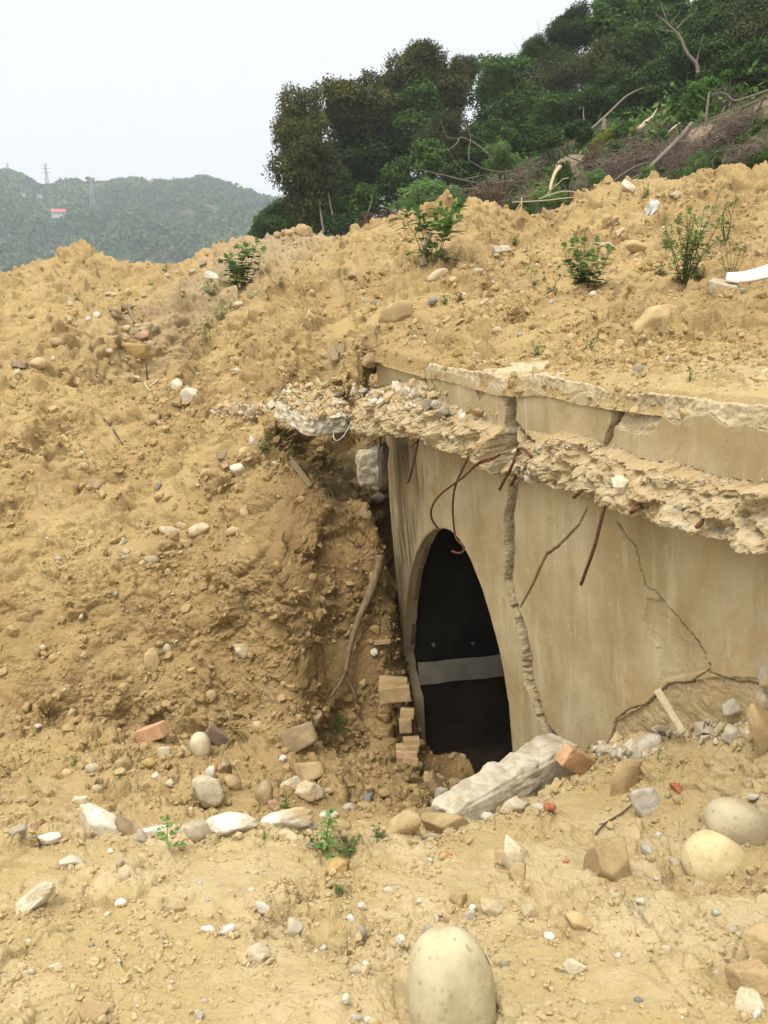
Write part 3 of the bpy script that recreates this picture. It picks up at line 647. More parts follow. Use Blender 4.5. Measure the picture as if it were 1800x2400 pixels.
    for k, sp in enumerate(SPALL):
        sd = poly_sd(sp, U + wob * 1.5, V + wob * 1.5)
        ins = (sd < 0) & (W > -0.03) & ~inl
        dpt = (0.006, 0.008, 0.010)[k]
        W = np.where(ins, W - dpt + (0.004, 0.006, 0.014)[k] * lump, W); rough = np.where(ins, np.maximum(rough, (0.41, 0.39, 0.42)[k]), rough)
    dust = np.maximum(dust, np.where((poly_sd(SPALL[2], U, V) < 0.05), 0.5, 0))
    dust = np.maximum(dust, 0.7 * sstep(0.28, 0.0, V - li(uvline([(1100, 1700), (1300, 1640), (1500, 1610), (1659, 1580), (2300, 1700)]), U)) * (U > 0))
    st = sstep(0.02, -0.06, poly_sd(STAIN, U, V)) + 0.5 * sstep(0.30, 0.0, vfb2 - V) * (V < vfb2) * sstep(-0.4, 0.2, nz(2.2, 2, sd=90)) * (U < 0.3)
    # arch opening
    sd = poly_sd(ARCH, U + 0.25 * wob, V + 0.25 * wob)
    # left end of the wall: a corner, so the sheet turns back there; likewise over the top
    ul_low = np.interp(V, *zip(*sorted((b, a) for a, b in (wall_hit(835, 960), wall_hit(843, 1100), wall_hit(860, 1300), wall_hit(868, 1420), wall_hit(885, 1600)))))
    ul = np.where(V < vfb2 + 0.0, ul_low, wall_hit(752, 900, 0.35)[0])
    ul = np.where(V > vb2, wall_hit(803, 790)[0], ul)
    over = np.clip(ul - U, 0, None); Uc = np.maximum(U, ul)
    ov = np.clip(V - vt2, 0, None); Vc = np.minimum(V, vt2)
    W = W - over - ov
    Wc = W
    P = (P0 + WU * Uc[..., None] + WV * Vc[..., None] + WW * Wc[..., None]).reshape(-1, 3)
    keepv = (over < 0.10) & (ov < 0.60)
    n1, n2 = sh; idx = np.arange(n1 * n2).reshape(sh)
    F = np.stack([idx[:-1, :-1], idx[1:, :-1], idx[1:, 1:], idx[:-1, 1:]], -1).reshape(-1, 4)
    ok = keepv.ravel()[F].all(1) & (sd.ravel()[F].max(1) > 0)
    F = F[ok]
    fc = lambda a: a.ravel()[F].mean(1)
    reg = np.where(fc(V - vfb2) < 0, 0, np.where(fc(V - vb2) < 0, 1, 2))
    # keep opening edge crisp: pull boundary vertices onto the outline
    at = dict(rough=rough.ravel(), dust=dust.ravel(), stain=np.clip(np.maximum(st, crack_shade), 0, 1).ravel())  # stain holds the wall streaks and the painted shadow inside the cracks
    root = empty('bunker', tuple(P0 - np.array([0, 0, 0.3])))
    tag(root, 'cracked beige concrete wall of a half buried bunker with arched doorway and broken ledge', 'bunker')
    def sub(mask, name, label=None):
        f = F[mask]; uq, inv = np.unique(f, return_inverse=True)
        me = np_mesh(name, P[uq] - np.array(root.location), inv.reshape(-1, 4), M['plaster'], name != 'ledge', {k: a[uq] for k, a in at.items()})
        o = mesh_obj(name, me, root)
        if label: o['label'] = label
        return o
    uc = fc(U); 
    left = uc < np.interp(fc(V), CR[0][0][0][::-1, 1], CR[0][0][0][::-1, 0])
    sub((reg == 0) & left, 'wall_panel', 'plaster panel with the arched opening, left of the wide crack')
    sub((reg == 0) & ~left, 'wall_panel', 'wide plaster panel right of the crack, flaking at its lower right')
    sub((reg == 1) & left, 'ledge', 'broken ledge over the doorway, strewn with rubble')
    sub((reg == 1) & ~left, 'ledge', 'broken ledge right of the wide crack showing coarse aggregate')
    sub((reg == 2) & left, 'parapet', 'parapet pieces left of the wide crack, half buried')
    sub((reg == 2) & ~left, 'parapet', 'parapet right of the wide crack with pale broken rim')
    return root
bunker = build_bunker()
BL = np.array(bunker.location)
def bunker_part(name, V, F, mat, smooth=False, label=None):
    F = np.asarray(F); uq, inv = np.unique(F, return_inverse=True); V = np.asarray(V, float)[uq]; F = inv.reshape(F.shape)
    o = mesh_obj(name, np_mesh(name, np.asarray(V) - BL, F, M[mat], smooth), bunker)
    if label: o['label'] = label
    return o
# arch lining (the thickness of the wall) and the dark room behind
def arch_lining():
    A = ARCH[:-2]; pts = []
    for i in range(len(A) - 1):
        for k in range(6): pts.append(A[i] + (A[i + 1] - A[i]) * k / 6)
    pts.append(A[-1]); pts = np.array(pts)
    cen = np.array([A[:, 0].mean(), A[:, 1].mean()])
    V = []; ws = [0.004, -0.02, -0.05, -0.08, -0.11]
    for q in pts:
        o = q + (q - cen) / np.linalg.norm(q - cen) * 0.006
        for w in ws: V.append(wall_pt(o[0], o[1], w + (0.004 * math.sin(q[1] * 40) if w < -.1 else 0)))
    n = len(ws); F = [[i * n + j, i * n + j + 1, (i + 1) * n + j + 1, (i + 1) * n + j] for i in range(len(pts) - 1) for j in range(n - 1)]
    bunker_part('door_reveal', V, F, 'plaster', True)
    # worn timber strip left on the inner edge of the jamb
    for (a, b) in ((0.42, 0.52), (0.53, 0.60), (0.30, 0.36)):
        i0, i1 = int(len(pts) * (a * 0.6)), int(len(pts) * (b * 0.6)); V = []; F = []
        for q in pts[i0:i1 + 1]:
            inn = (cen - q) / np.linalg.norm(cen - q)
            for s_, w in ((-0.004, -0.07), (0.012, -0.07), (0.012, -0.105), (-0.004, -0.105)):
                V.append(wall_pt(*(q + inn * s_), w))
        m = i1 - i0
        for i in range(m):
            for j in range(4): F.append([i * 4 + j, i * 4 + (j + 1) % 4, (i + 1) * 4 + (j + 1) % 4, (i + 1) * 4 + j])
        F += [[0, 3, 2, 1], [m * 4, m * 4 + 1, m * 4 + 2, m * 4 + 3]]
        bunker_part('door_frame_strip', V, F, 'wood')
arch_lining()
def room():
    zt, zf = P0[2] + 2.05, P0[2] - 0.95
    a = wall_pt(wall_hit(873, 1378)[0] - 0.02, 0, -0.14); b = wall_pt(1.2, 0, -0.17)     # inner face of the front wall
    bd = np.array([0.975, 0.22, 0.0]); c = a + bd * 3.6                                   # passage wall seen through the door
    d = b + np.array([1.5, 0.3, 0])
    def q(p, z): return [p[0], p[1], z]
    # band heights from the photograph
    def zon(x, y):
        r = ray_px(x * K, y * K); nn = np.array([-bd[1], bd[0], 0]); t = a.dot(nn) / r.dot(nn); return (r * t)[2] - 0.015
    z1 = 0.5 * (zon(896, 1472) + zon(1086, 1460)); z2 = 0.5 * (zon(894, 1425) + zon(1080, 1411))
    def panel(z0, z1_, mat, name, off):
        nn = np.array([bd[1], -bd[0], 0]) * off
        A, C = a - bd * 0.03 + nn, c + nn; n = 24; V = []; F = []
        for i in range(n + 1):
            for j in range(9):
                z = z0 + (z1_ - z0) * j / 8; p = A + (C - A) * i / n + WN * (z - P0[2]) * math.tan(R(6))
                w = 0.006 * perlin(np.array([[p[0] * 3, p[1] * 3, z * 3]]), 5)[0]
                if j in (0, 8): z += 0.012 * perlin(np.array([[p[0] * 5, p[1] * 5, z]]), 9)[0]
                V.append([p[0] - bd[1] * w, p[1] + bd[0] * w, z])
        for i in range(n):
            for j in range(8): k = i * 9 + j; F.append([k, k + 9, k + 10, k + 1])
        bunker_part(name, V, F, mat, True)
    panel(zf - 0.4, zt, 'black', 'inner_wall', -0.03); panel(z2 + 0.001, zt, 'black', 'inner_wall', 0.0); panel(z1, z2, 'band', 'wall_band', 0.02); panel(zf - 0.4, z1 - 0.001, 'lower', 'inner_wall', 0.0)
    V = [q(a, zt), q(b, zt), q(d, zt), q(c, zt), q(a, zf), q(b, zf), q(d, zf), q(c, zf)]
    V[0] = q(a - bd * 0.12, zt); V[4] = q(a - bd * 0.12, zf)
    bunker_part('ceiling', V, [[0, 1, 2, 3]], 'black'); bunker_part('inner_floor', V, [[4, 7, 6, 5]], 'lower')  # floor colour kept near black to stand for the unlit room
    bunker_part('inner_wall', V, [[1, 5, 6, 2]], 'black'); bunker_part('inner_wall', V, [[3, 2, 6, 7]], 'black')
    # unlit inner side of the front wall left and right of the opening is its own plaster sheet; close the far left corner
    # two small fixing plugs on the dark wall
    for x, y in ((935, 1391), (1020, 1388)):
        r = ray_px(x * K, y * K); nn = np.array([-bd[1], bd[0], 0]); P = r * (a.dot(nn) / r.dot(nn)); V = []; F = []
        for j in range(2):
            for k in range(8):
                an = k * math.pi / 4; V.append(P + bd * 0.014 * math.cos(an) + np.array([0, 0, 0.014 * math.sin(an)]) + np.array([bd[1], -bd[0], 0]) * (0.035 * j - 0.005))
        F = [[k, (k + 1) % 8, 8 + (k + 1) % 8, 8 + k] for k in range(8)] + [[8, 9, 10, 11], [11, 12, 15, 8], [12, 13, 14, 15]]
        bunker_part('wall_plug', V, F, 'steel')
room()
# ------------------------------------------------------------------ crumbs of earth and small pebbles (nobody could count them)
_t = (1 + 5 ** 0.5) / 2
ICO_V = np.array([(-1, _t, 0), (1, _t, 0), (-1, -_t, 0), (1, -_t, 0), (0, -1, _t), (0, 1, _t), (0, -1, -_t), (0, 1, -_t), (_t, 0, -1), (_t, 0, 1), (-_t, 0, -1), (-_t, 0, 1)]) / math.sqrt(1 + _t * _t)
ICO_F = np.array([(0, 11, 5), (0, 5, 1), (0, 1, 7), (0, 7, 10), (0, 10, 11), (1, 5, 9), (5, 11, 4), (11, 10, 2), (10, 7, 6), (7, 1, 8), (3, 9, 4), (3, 4, 2), (3, 2, 6), (3, 6, 8), (3, 8, 9), (4, 9, 5), (2, 4, 11), (6, 2, 10), (8, 6, 7), (9, 8, 1)])
def lumps(C, S, seed, rough=0.35, flat=0.75):
    """one mesh of many irregular little lumps: centres C (n,3), sizes S (n,)"""
    rs = np.random.RandomState(seed); n = len(C)
    q = rs.normal(size=(n, 4)); q /= np.linalg.norm(q, axis=1)[:, None]; w, x, y, z = q.T
    Rm = np.stack([1 - 2 * (y * y + z * z), 2 * (x * y - w * z), 2 * (x * z + w * y), 2 * (x * y + w * z), 1 - 2 * (x * x + z * z), 2 * (y * z - w * x), 2 * (x * z - w * y), 2 * (y * z + w * x), 1 - 2 * (x * x + y * y)], 1).reshape(n, 3, 3)
    ax = np.stack([np.ones(n), rs.uniform(0.6, 1.0, n), rs.uniform(flat * 0.6, flat, n)], 1)
    V = ICO_V[None] * ax[:, None] * (1 + rough * rs.uniform(-1, 1, (n, 12, 1)))
    V = np.einsum('nij,nkj->nki', Rm, V) * S[:, None, None] + C[:, None]
    F = ICO_F[None] + (np.arange(n) * 12)[:, None, None]
    return V.reshape(-1, 3), F.reshape(-1, 3)
# pick points on the visible skin of the heap: faces weighted by the angle they fill from here
_fc = EARTH_V[EARTH_F].mean(1); _a = EARTH_V[EARTH_F[:, 2]] - EARTH_V[EARTH_F[:, 0]]; _b = EARTH_V[EARTH_F[:, 3]] - EARTH_V[EARTH_F[:, 1]]
_nn = np.cross(_a, _b); _ar = np.linalg.norm(_nn, axis=1) * 0.5; _nn /= np.linalg.norm(_nn, axis=1)[:, None] + 1e-12
_ds = np.linalg.norm(_fc, axis=1)
_px, _py, _D = to_px(_fc)
_inv = (_D > 0.3) & (_px > -250) & (_px < 2050) & (_py < 2650) & (_py > 300)
_wt = np.where(_inv, np.minimum(_ar, 0.02) / _ds ** 1.55, 0); 
_reg = fbm(_fc.astype(np.float32), 1.3, 2, seed=61) + 0.5 * fbm(_fc.astype(np.float32), 5.0, 1, seed=63)
_wt *= np.clip(0.42 + 2.0 * _reg, 0.05, 1.8)
_wt *= np.where(_fc[:, 1] < 3.4, 0.45, 1.0)
_cum = np.cumsum(_wt); _cum /= _cum[-1]
def skin_points(n, seed):
    rs = np.random.RandomState(seed); i = np.searchsorted(_cum, rs.rand(n)); i = np.minimum(i, len(_fc) - 1)
    u = rs.rand(n, 2); f = EARTH_F[i]
    P = (EARTH_V[f[:, 0]] * (1 - u[:, :1]) + EARTH_V[f[:, 1]] * u[:, :1]) * (1 - u[:, 1:]) + (EARTH_V[f[:, 3]] * (1 - u[:, :1]) + EARTH_V[f[:, 2]] * u[:, :1]) * u[:, 1:]
    return P, _nn[i], _ds[i], rs
def palette(rs, n, cols, w):
    c = np.array(cols)[rs.choice(len(cols), n, p=np.array(w) / sum(w))] * rs.uniform(0.85, 1.12, (n, 1)); return np.concatenate([c, np.ones((n, 1))], 1)
def soil_crumbs():
    n = 125000; P, N, D, rs = skin_points(n, 3)
    S = 0.0036 * (1 - rs.rand(n)) ** (-0.48); S = np.minimum(S, 0.034) * (0.55 + 0.13 * np.minimum(D, 10)) 
    S = np.where(P[:, 1] < 3.4, np.minimum(S, 0.012), S)
    V, F = lumps(P + N * (S * 0.25)[:, None], S, 5, 0.38, 0.8)
    tint = np.repeat(palette(rs, n, [(0.52, 0.36, 0.165), (0.44, 0.29, 0.125), (0.60, 0.45, 0.24)], [5, 3, 2]), 12, 0)
    o = mesh_obj('soil_crumbs', np_mesh('soil_crumbs', V, F, M['clod'], False, dict(tint=tint, pale=np.repeat(1 - sstep(2.6, 5.0, P[:, 1]) * .85, 12)))); tag(o, kind='stuff')
def gravel():
    n = 4200; P, N, D, rs = skin_points(n, 13)
    S = 0.0032 * (1 - rs.rand(n)) ** (-0.50); S = np.minimum(S, 0.022) * (0.55 + 0.14 * np.minimum(D, 9))
    V, F = lumps(P + N * (S * 0.45)[:, None], S, 15, 0.30, 0.75)
    tint = np.repeat(palette(rs, n, [(0.64, 0.55, 0.38), (0.54, 0.42, 0.24), (0.40, 0.345, 0.25), (0.50, 0.27, 0.14), (0.74, 0.67, 0.53)], [4, 6, 1.2, 0.3, 2]), 12, 0)
    o = mesh_obj('gravel', np_mesh('gravel', V, F, M['pebble'], False, dict(tint=tint))); tag(o, kind='stuff')
soil_crumbs(); gravel()
def ledge_rubble():
    """loose mortar and earth lying on the broken ledge and round its far end"""
    rs = np.random.RandomState(8); C = []; S = []
    for x, y, spx, spy, n, sz in [(1000, 895, 60, 16, 160, 0.012), (890, 850, 60, 22, 500, 0.016), (800, 850, 70, 14, 450, 0.015), (690, 870, 50, 10, 200, 0.014), (1240, 965, 70, 8, 90, 0.011), (1480, 1040, 150, 8, 120, 0.010),
                                  (520, 885, 60, 12, 420, 0.020), (500, 890, 40, 10, 200, 0.014), (1340, 1620, 70, 14, 260, 0.02), (1550, 1580, 110, 18, 260, 0.02), (1130, 1000, 20, 45, 90, .012)]:
        for _ in range(n):
            qx, qy = (x + rs.normal() * spx * 0.5) * K, (y + rs.normal() * spy * 0.5) * K
            h = scene_hit(qx, qy)
            if h is None: continue
            s = sz * 0.42 * (1 - rs.rand()) ** -0.45; s = min(s, 0.05); C.append(h[0] + h[1] * s * 0.3); S.append(s)
    n = len(C); V, F = lumps(np.array(C), np.array(S), 9, 0.35, 0.7)
    tint = np.repeat(palette(rs, n, [(0.60, 0.53, 0.40), (0.52, 0.38, 0.19), (0.45, 0.39, 0.28), (0.68, 0.60, 0.44)], [4, 5, 0.8, 2]), 12, 0)
    o = mesh_obj('loose_rubble', np_mesh('loose_rubble', V, F, M['pebble'], False, dict(tint=tint))); tag(o, kind='stuff')
# ray casting against the earth and the bunker together
_bv, _bf, _off = [], [], 0
for ch in bunker.children:
    if ch.name.split('.')[0] in ('wall_panel', 'ledge', 'parapet'):
        me = ch.data; v = np.empty(len(me.vertices) * 3, np.float32); me.vertices.foreach_get('co', v); v = v.reshape(-1, 3) + BL
        f = np.empty(len(me.loops), np.int32); me.loops.foreach_get('vertex_index', f); _bv.append(v); _bf.append(f.reshape(-1, 4) + _off); _off += len(v)
BBVH = BVHTree.FromPolygons(np.concatenate(_bv).tolist(), np.concatenate(_bf).tolist(), epsilon=0.0)
def scene_hit(px, py):
    d = ray_px(px, py); d = Vector(d / np.linalg.norm(d)); best = None
    for b in (EBVH, BBVH):
        h = b.ray_cast(Vector((0, 0, 0)), d)
        if h[0] is not None and (best is None or h[3] < best[3]): best = h
    if best is None: return None
    p = np.array(best[0]); n = np.array(best[1]); n = n if n.dot(p) < 0 else -n
    return p, n, p[1] * CP - p[2] * SP
ledge_rubble()
# ------------------------------------------------------------------ stones, bricks and lumps, each one an object
import bmesh
def ico(sub):
    bm = bmesh.new(); bmesh.ops.create_icosphere(bm, subdivisions=sub, radius=1.0)
    V = np.array([v.co[:] for v in bm.verts]); F = np.array([[v.index for v in f.verts] for f in bm.faces]); bm.free(); return V, F
ICO = {k: ico(k) for k in (2, 3, 4, 5)}
def cubegrid(n):
    bm = bmesh.new(); bmesh.ops.create_cube(bm, size=2.0); bmesh.ops.subdivide_edges(bm, edges=bm.edges[:], cuts=n, use_grid_fill=True)
    V = np.array([v.co[:] for v in bm.verts]); F = np.array([[v.index for v in f.verts] for f in bm.faces]); bm.free(); return V, F
CUBE = {k: cubegrid(k) for k in (7, 15)}
def stone_mesh(name, kind, dims, seed, big):
    rs = np.random.RandomState(seed); dims = np.array(dims)
    if kind == 'brick':
        V, F = CUBE[15 if big else 7]; V = V.copy()
        sz = dims / dims.max()
        Q = V * sz; r = 0.05
        inner = np.clip(Q, -(sz - r), sz - r); dlt = Q - inner; ln = np.linalg.norm(dlt, axis=1)[:, None]
        Q = inner + dlt / np.maximum(ln, 1e-6) * np.minimum(ln, r)
        out = V / np.linalg.norm(V, axis=1)[:, None]
        ed = (np.sort(np.abs(V), axis=1)[:, 1] > 0.80)
        d = 0.018 * fbm(Q + seed, 3.0, 3, 0.6, seed % 50) - ed * np.clip(0.10 * fbm(Q + seed, 4.0, 3, 0.6, seed % 37) , 0, 1)
        Q = Q + out * d[:, None]; V = Q * dims.max() * 0.5
        return np_mesh(name, V, F, None, False)
    V, F = ICO[5 if big == 2 else 4 if big else 3]; V = V.copy()
    if kind == 'egg':
        d = 1 + 0.07 * fbm(V + seed, 0.8, 2, seed=seed % 60)[:, None] + 0.010 * fbm(V + seed, 4, 3, 0.6, seed=3)[:, None]
        V = np.sign(V) * np.abs(V) ** 0.90 * d
    elif kind == 'cobble':
        pl = rs.normal(size=(7, 3)); pl /= np.linalg.norm(pl, axis=1)[:, None]; dd = V @ pl.T; t = np.where(dd > 1e-3, rs.uniform(.80, 1.05, 7) / np.maximum(dd, 1e-3), 9).min(1)
        V = V * ((np.minimum(t, 1.6) ** -9 + 1.08 ** -9) ** (-1 / 9.0))[:, None]
        d = 1 + 0.13 * fbm(V + seed, 1.0, 2, seed=seed % 60)[:, None] + 0.020 * fbm(V + seed, 5, 3, 0.6, seed=3)[:, None]
        V = V * d
    else:
        npl = {'rock': 11, 'block': 8, 'shard': 9, 'lump': 16, 'slab': 9}[kind]
        pl = rs.normal(size=(npl, 3)); pl /= np.linalg.norm(pl, axis=1)[:, None]
        if kind in ('block', 'slab'):
            pl[:6] = np.array([(1, 0, 0), (-1, 0, 0), (0, 1, 0), (0, -1, 0), (0, 0, 1), (0, 0, -1)]) + rs.normal(size=(6, 3)) * 0.16
            pl /= np.linalg.norm(pl, axis=1)[:, None]
        h = rs.uniform(0.62, 0.95, npl)
        dd = V @ pl.T; t = np.where(dd > 1e-3, h / np.maximum(dd, 1e-3), 9).min(1)
        soft = {'rock': 14, 'block': 26, 'shard': 22, 'lump': 9, 'slab': 22}[kind]
        r = (np.minimum(t, 1.35) ** -soft + 1.30 ** -soft) ** (-1.0 / soft)
        V = V * r[:, None]
        am = {'rock': 0.05, 'block': 0.03, 'shard': 0.035, 'lump': 0.12, 'slab': 0.04}[kind]
        d = am * fbm(V + seed, 2.2, 4, 0.6, seed % 50, kind == 'lump') + 0.35 * am * fbm(V + seed, 9.0, 3, 0.65, 7)
        V = V * (1 + d)[:, None]
    V = V / np.abs(V).max(0) * dims * 0.5
    return np_mesh(name, V, F, None, kind in ('cobble', 'lump', 'egg') or big >= 1)
FR = dict(A=(0, 300, .42194), E=(1200, 350, .36166), S=(500, 800, .42194), Q=(1100, 800, .42194), G=(0, 750, .36166), H=(0, 1300, .36166), I=(550, 1200, .42194), J=(1150, 1200, .39180),
          K=(0, 1850, .39180), L=(550, 1800, .39180), M=(1150, 1750, .39180), N=(200, 1650, .42194), D=(600, 450, .36166))
def fr(f, x, y): o = FR[f]; return o[0] + x * o[2], o[1] + y * o[2]
VIEW_R = np.array([1.0, 0, 0]); VIEW_U = np.array([0, SP, CP]); VIEW_F = np.array([0, CP, -SP])
_seed = [100]; SPOTS = []
def stone(f, x, y, w, h, kind, mat, label, roll=0.0, cat='stone', group=None, name=None, depth=None, sink=0.22, lift=0.0, yaw=0.0, D=None):
    """one stone: f/x/y/w/h = where it shows and how large it looks; it is set on the ground there at real size"""
    _seed[0] += 1; sd = _seed[0]
    px, py = fr(f, x, y); sc_ = FR[f][2]
    hp = scene_hit(px, py + 0.10 * h * sc_)
    if hp is None:
        hp = scene_hit(px, py + 0.5 * h * sc_ + 8)
        if hp is None: return None
    P, Nn, dep = hp
    if D: P = P * (D / dep); dep = D
    k = dep / FPX * sc_; ww, hh = w * k * 1.04, h * k * 1.12
    dp = depth * k if depth else 0.75 * min(max(ww, hh), 1.4 * min(ww, hh))
    c = P + VIEW_U * ((sink - 0.14) * hh) + Nn * (0.05 * hh + lift) + VIEW_F * (0.06 * dp)
    if w * sc_ > 22: SPOTS.append((px, py + 0.42 * h * sc_, w * sc_ * 0.5, h * sc_ * 0.16))
    rl = R(roll); Xa = VIEW_R * math.cos(rl) + VIEW_U * math.sin(rl); Za = -VIEW_R * math.sin(rl) + VIEW_U * math.cos(rl); Ya = VIEW_F
    if yaw:
        cy, sy = math.cos(R(yaw)), math.sin(R(yaw)); Xa, Ya = Xa * cy + Ya * sy, -Xa * sy + Ya * cy
    pxs = max(w, h) * sc_ * 0.427
    big = 2 if pxs > 60 else 1 if pxs > 16 else 0
    me = stone_mesh(name or 'stone', kind, (ww, dp, hh), sd, big)
    me.materials.append(M[mat])
    o = mesh_obj(name or {'brick': 'brick', 'cobble': 'cobble'}.get(kind, 'rock'), me)
    o.matrix_world = Matrix(((Xa[0], Ya[0], Za[0], c[0]), (Xa[1], Ya[1], Za[1], c[1]), (Xa[2], Ya[2], Za[2], c[2]), (0, 0, 0, 1)))
    tag(o, label, cat, group); return o
def many(rows, **kw):
    for r in rows: stone(*r, **kw)
CR_FG = dict(cat='pebble', group='small white crumbs of mortar on the foreground soil'); CRL = 'small rough white crumb of mortar on the foreground soil, one of many'
# --- the foreground
stone('L', 1280, 1300, 515, 720, 'egg', 'bigcob', 'big oval beige cobble with black specks, largest stone at the bottom edge', 6, sink=0.10, depth=430)
stone('M', 1372, 672, 390, 320, 'egg', 'yellow', 'pale yellow egg shaped cobble with an orange patch, at the right', -38, sink=0.12)
stone('M', 1500, 430, 400, 250, 'egg', 'cobble', 'large grey-brown cobble at the right edge, just above the yellow one', -22, sink=0.12)
stone('M', 705, 740, 285, 385, 'rock', 'tan', 'large angular tan block standing in the right foreground soil', 12, cat='rock', depth=240)
stone('M', 800, 235, 190, 290, 'shard', 'bricktan', 'flat sand coloured slab leaning in the soil right of the concrete beam', -22, cat='rock', depth=90)
stone('M', 955, 360, 175, 230, 'lump', 'crumb', 'bright white chunk of rough mortar beside the leaning flat slab', 20, cat='rock', depth=100)
stone('M', 510, 85, 205, 110, 'brick', 'brick', 'broken orange brick lying on the end of the concrete beam', -32, cat='brick', yaw=25, depth=95, D=4.12)
stone('M', 1135, 255, 135, 75, 'shard', 'redbrick', 'bright orange brick fragment on the pale soil right of the white chunk', -30, cat='brick fragment', name='brick_fragment')
stone('M', 1130, 320, 75, 62, 'cobble', 'tan', 'small tan pebble just below the bright orange brick fragment', cat='pebble')
stone('M', 1590, 285, 90, 34, 'shard', 'white', 'thin white chip lying on top of the grey-brown cobble', 5, lift=.02)
stone('M', 1640, 385, 110, 150, 'lump', 'cream', 'cream mortar lump clinging to the grey-brown cobble at the right edge')
stone('M', 530, 1062, 180, 112, 'rock', 'tan', 'small tan angular stone with one dark facet below the large tan block', -8)
stone('M', 230, 992, 125, 80, 'lump', 'cream', 'cream nodule of mortar left of the small tan angular stone', -38)
stone('M', 355, 1150, 78, 60, 'shard', 'white', 'thin white triangular chip below the cream nodule', -40)
stone('M', 497, 1332, 150, 112, 'lump', 'cream', 'crumbly cream lump sunk into the soil in the lower right')
stone('M', 1560, 1400, 240, 180, 'block', 'bricktan', 'smooth sandy block half buried at the lower right edge', 20, cat='rock')
stone('M', 1545, 1540, 180, 170, 'lump', 'cream', 'rough cream lump below the sandy block at the lower right edge')
stone('M', 1590, 1610, 50, 72, 'shard', 'white', 'white splinter beside the rough cream lump in the bottom right corner', -20)
stone('M', 1650, 1180, 240, 240, 'lump', 'tan', 'heavy clod of hardened soil at the right edge of the foreground', cat='clod', name='clod')
stone('M', 1450, 1105, 62, 52, 'cobble', 'grey', 'small grey pebble left of the heavy clod at the right edge', cat='pebble')
stone('M', 885, 1520, 52, 36, 'cobble', 'slate', 'small dark grey pebble near the bottom edge right of the big cobble', cat='pebble')
stone('M', 455, 690, 46, 36, 'shard', 'redbrick', 'tiny red-orange brick bit left of the large tan block', cat='brick fragment', name='brick_fragment')
stone('M', 145, 368, 175, 115, 'lump', 'cream', 'knobbly cream stone below the middle of the concrete beam', 10)
stone('M', 290, 365, 92, 46, 'shard', 'white', 'grey-white shard right of the knobbly cream stone', -20)
stone('M', 348, 368, 80, 60, 'shard', 'redbrick', 'red brick bit beside the grey-white shard below the beam', -20, cat='brick fragment', name='brick_fragment')
stone('M', 130, 655, 150, 215, 'rock', 'cream', 'greenish grey rock standing left of the large tan block', 20)
stone('M', 62, 655, 95, 90, 'rock', 'tan', 'tan stone leaning on the left of the greenish grey rock')
stone('M', 160, 765, 115, 135, 'rock', 'bricktan', 'squarish tan stone just below the greenish grey rock', -8)
stone('M', 945, 635, 155, 70, 'lump', 'crumb', 'long white crumb of mortar right of the large tan block', -42)
stone('M', 990, 790, 40, 26, 'shard', 'white', CRL, **CR_FG)
many([('M', 1100, 690, 82, 50, 'lump', 'crumb', CRL), ('M', 1010, 535, 56, 44, 'lump', 'crumb', CRL), ('M', 895, 930, 56, 46, 'lump', 'crumb', CRL), ('M', 895, 1000, 40, 58, 'lump', 'crumb', CRL),
      ('M', 765, 1255, 50, 42, 'lump', 'crumb', CRL), ('M', 1350, 1000, 54, 50, 'lump', 'crumb', CRL), ('M', 1260, 1470, 46, 32, 'lump', 'crumb', CRL), ('M', 1355, 1360, 42, 44, 'lump', 'cream', CRL), ('M', 1050, 1215, 70, 50, 'lump', 'cream', CRL),
      ('L', 1105, 800, 36, 32, 'lump', 'crumb', CRL), ('L', 1210, 910, 34, 46, 'lump', 'crumb', CRL), ('L', 1170, 552, 40, 26, 'lump', 'crumb', CRL), ('L', 122, 632, 44, 26, 'lump', 'crumb', CRL), ('L', 100, 730, 40, 34, 'lump', 'crumb', CRL),
      ('L', 695, 900, 52, 42, 'lump', 'crumb', CRL), ('L', 990, 1030, 62, 56, 'lump', 'crumb', CRL), ('L', 530, 1080, 46, 40, 'lump', 'crumb', CRL), ('L', 488, 1100, 24, 26, 'lump', 'crumb', CRL), ('L', 725, 1505, 74, 50, 'lump', 'crumb', CRL), ('L', 806, 1510, 66, 46, 'lump', 'crumb', CRL),
      ('L', 920, 730, 60, 40, 'lump', 'crumb', CRL), ('K', 655, 376, 46, 34, 'lump', 'crumb', CRL), ('K', 165, 915, 62, 34, 'lump', 'crumb', CRL), ('K', 1100, 570, 26, 26, 'lump', 'crumb', CRL), ('K', 1155, 552, 36, 24, 'lump', 'crumb', CRL), ('K', 1197, 565, 24, 34, 'lump', 'crumb', CRL),
      ('K', 1307, 572, 32, 22, 'lump', 'crumb', CRL), ('K', 1378, 612, 26, 22, 'lump', 'crumb', CRL), ('K', 1243, 665, 28, 30, 'lump', 'crumb', CRL), ('K', 1505, 604, 40, 28, 'lump', 'crumb', CRL), ('K', 1225, 1266, 48, 22, 'lump', 'crumb', CRL), ('K', 1030, 1156, 24, 26, 'lump', 'crumb', CRL),
      ('K', 710, 1025, 24, 22, 'lump', 'crumb', CRL), ('K', 1525, 504, 46, 26, 'lump', 'crumb', CRL), ('K', 865, 958, 32, 12, 'lump', 'crumb', CRL), ('K', 190, 1095, 50, 40, 'lump', 'crumb', CRL), ('K', 640, 750, 40, 30, 'lump', 'crumb', CRL), ('K', 560, 1020, 60, 34, 'lump', 'cream', CRL)], **CR_FG)
stone('L', 1530, 850, 165, 115, 'lump', 'cream', 'layered cream stone up and right of the big oval cobble', -15)
stone('L', 1415, 892, 75, 75, 'lump', 'crumb', 'white crumb of mortar just left of the layered cream stone')
stone('L', 1425, 840, 56, 48, 'lump', 'white', 'small white nodule touching the top of the layered cream stone')
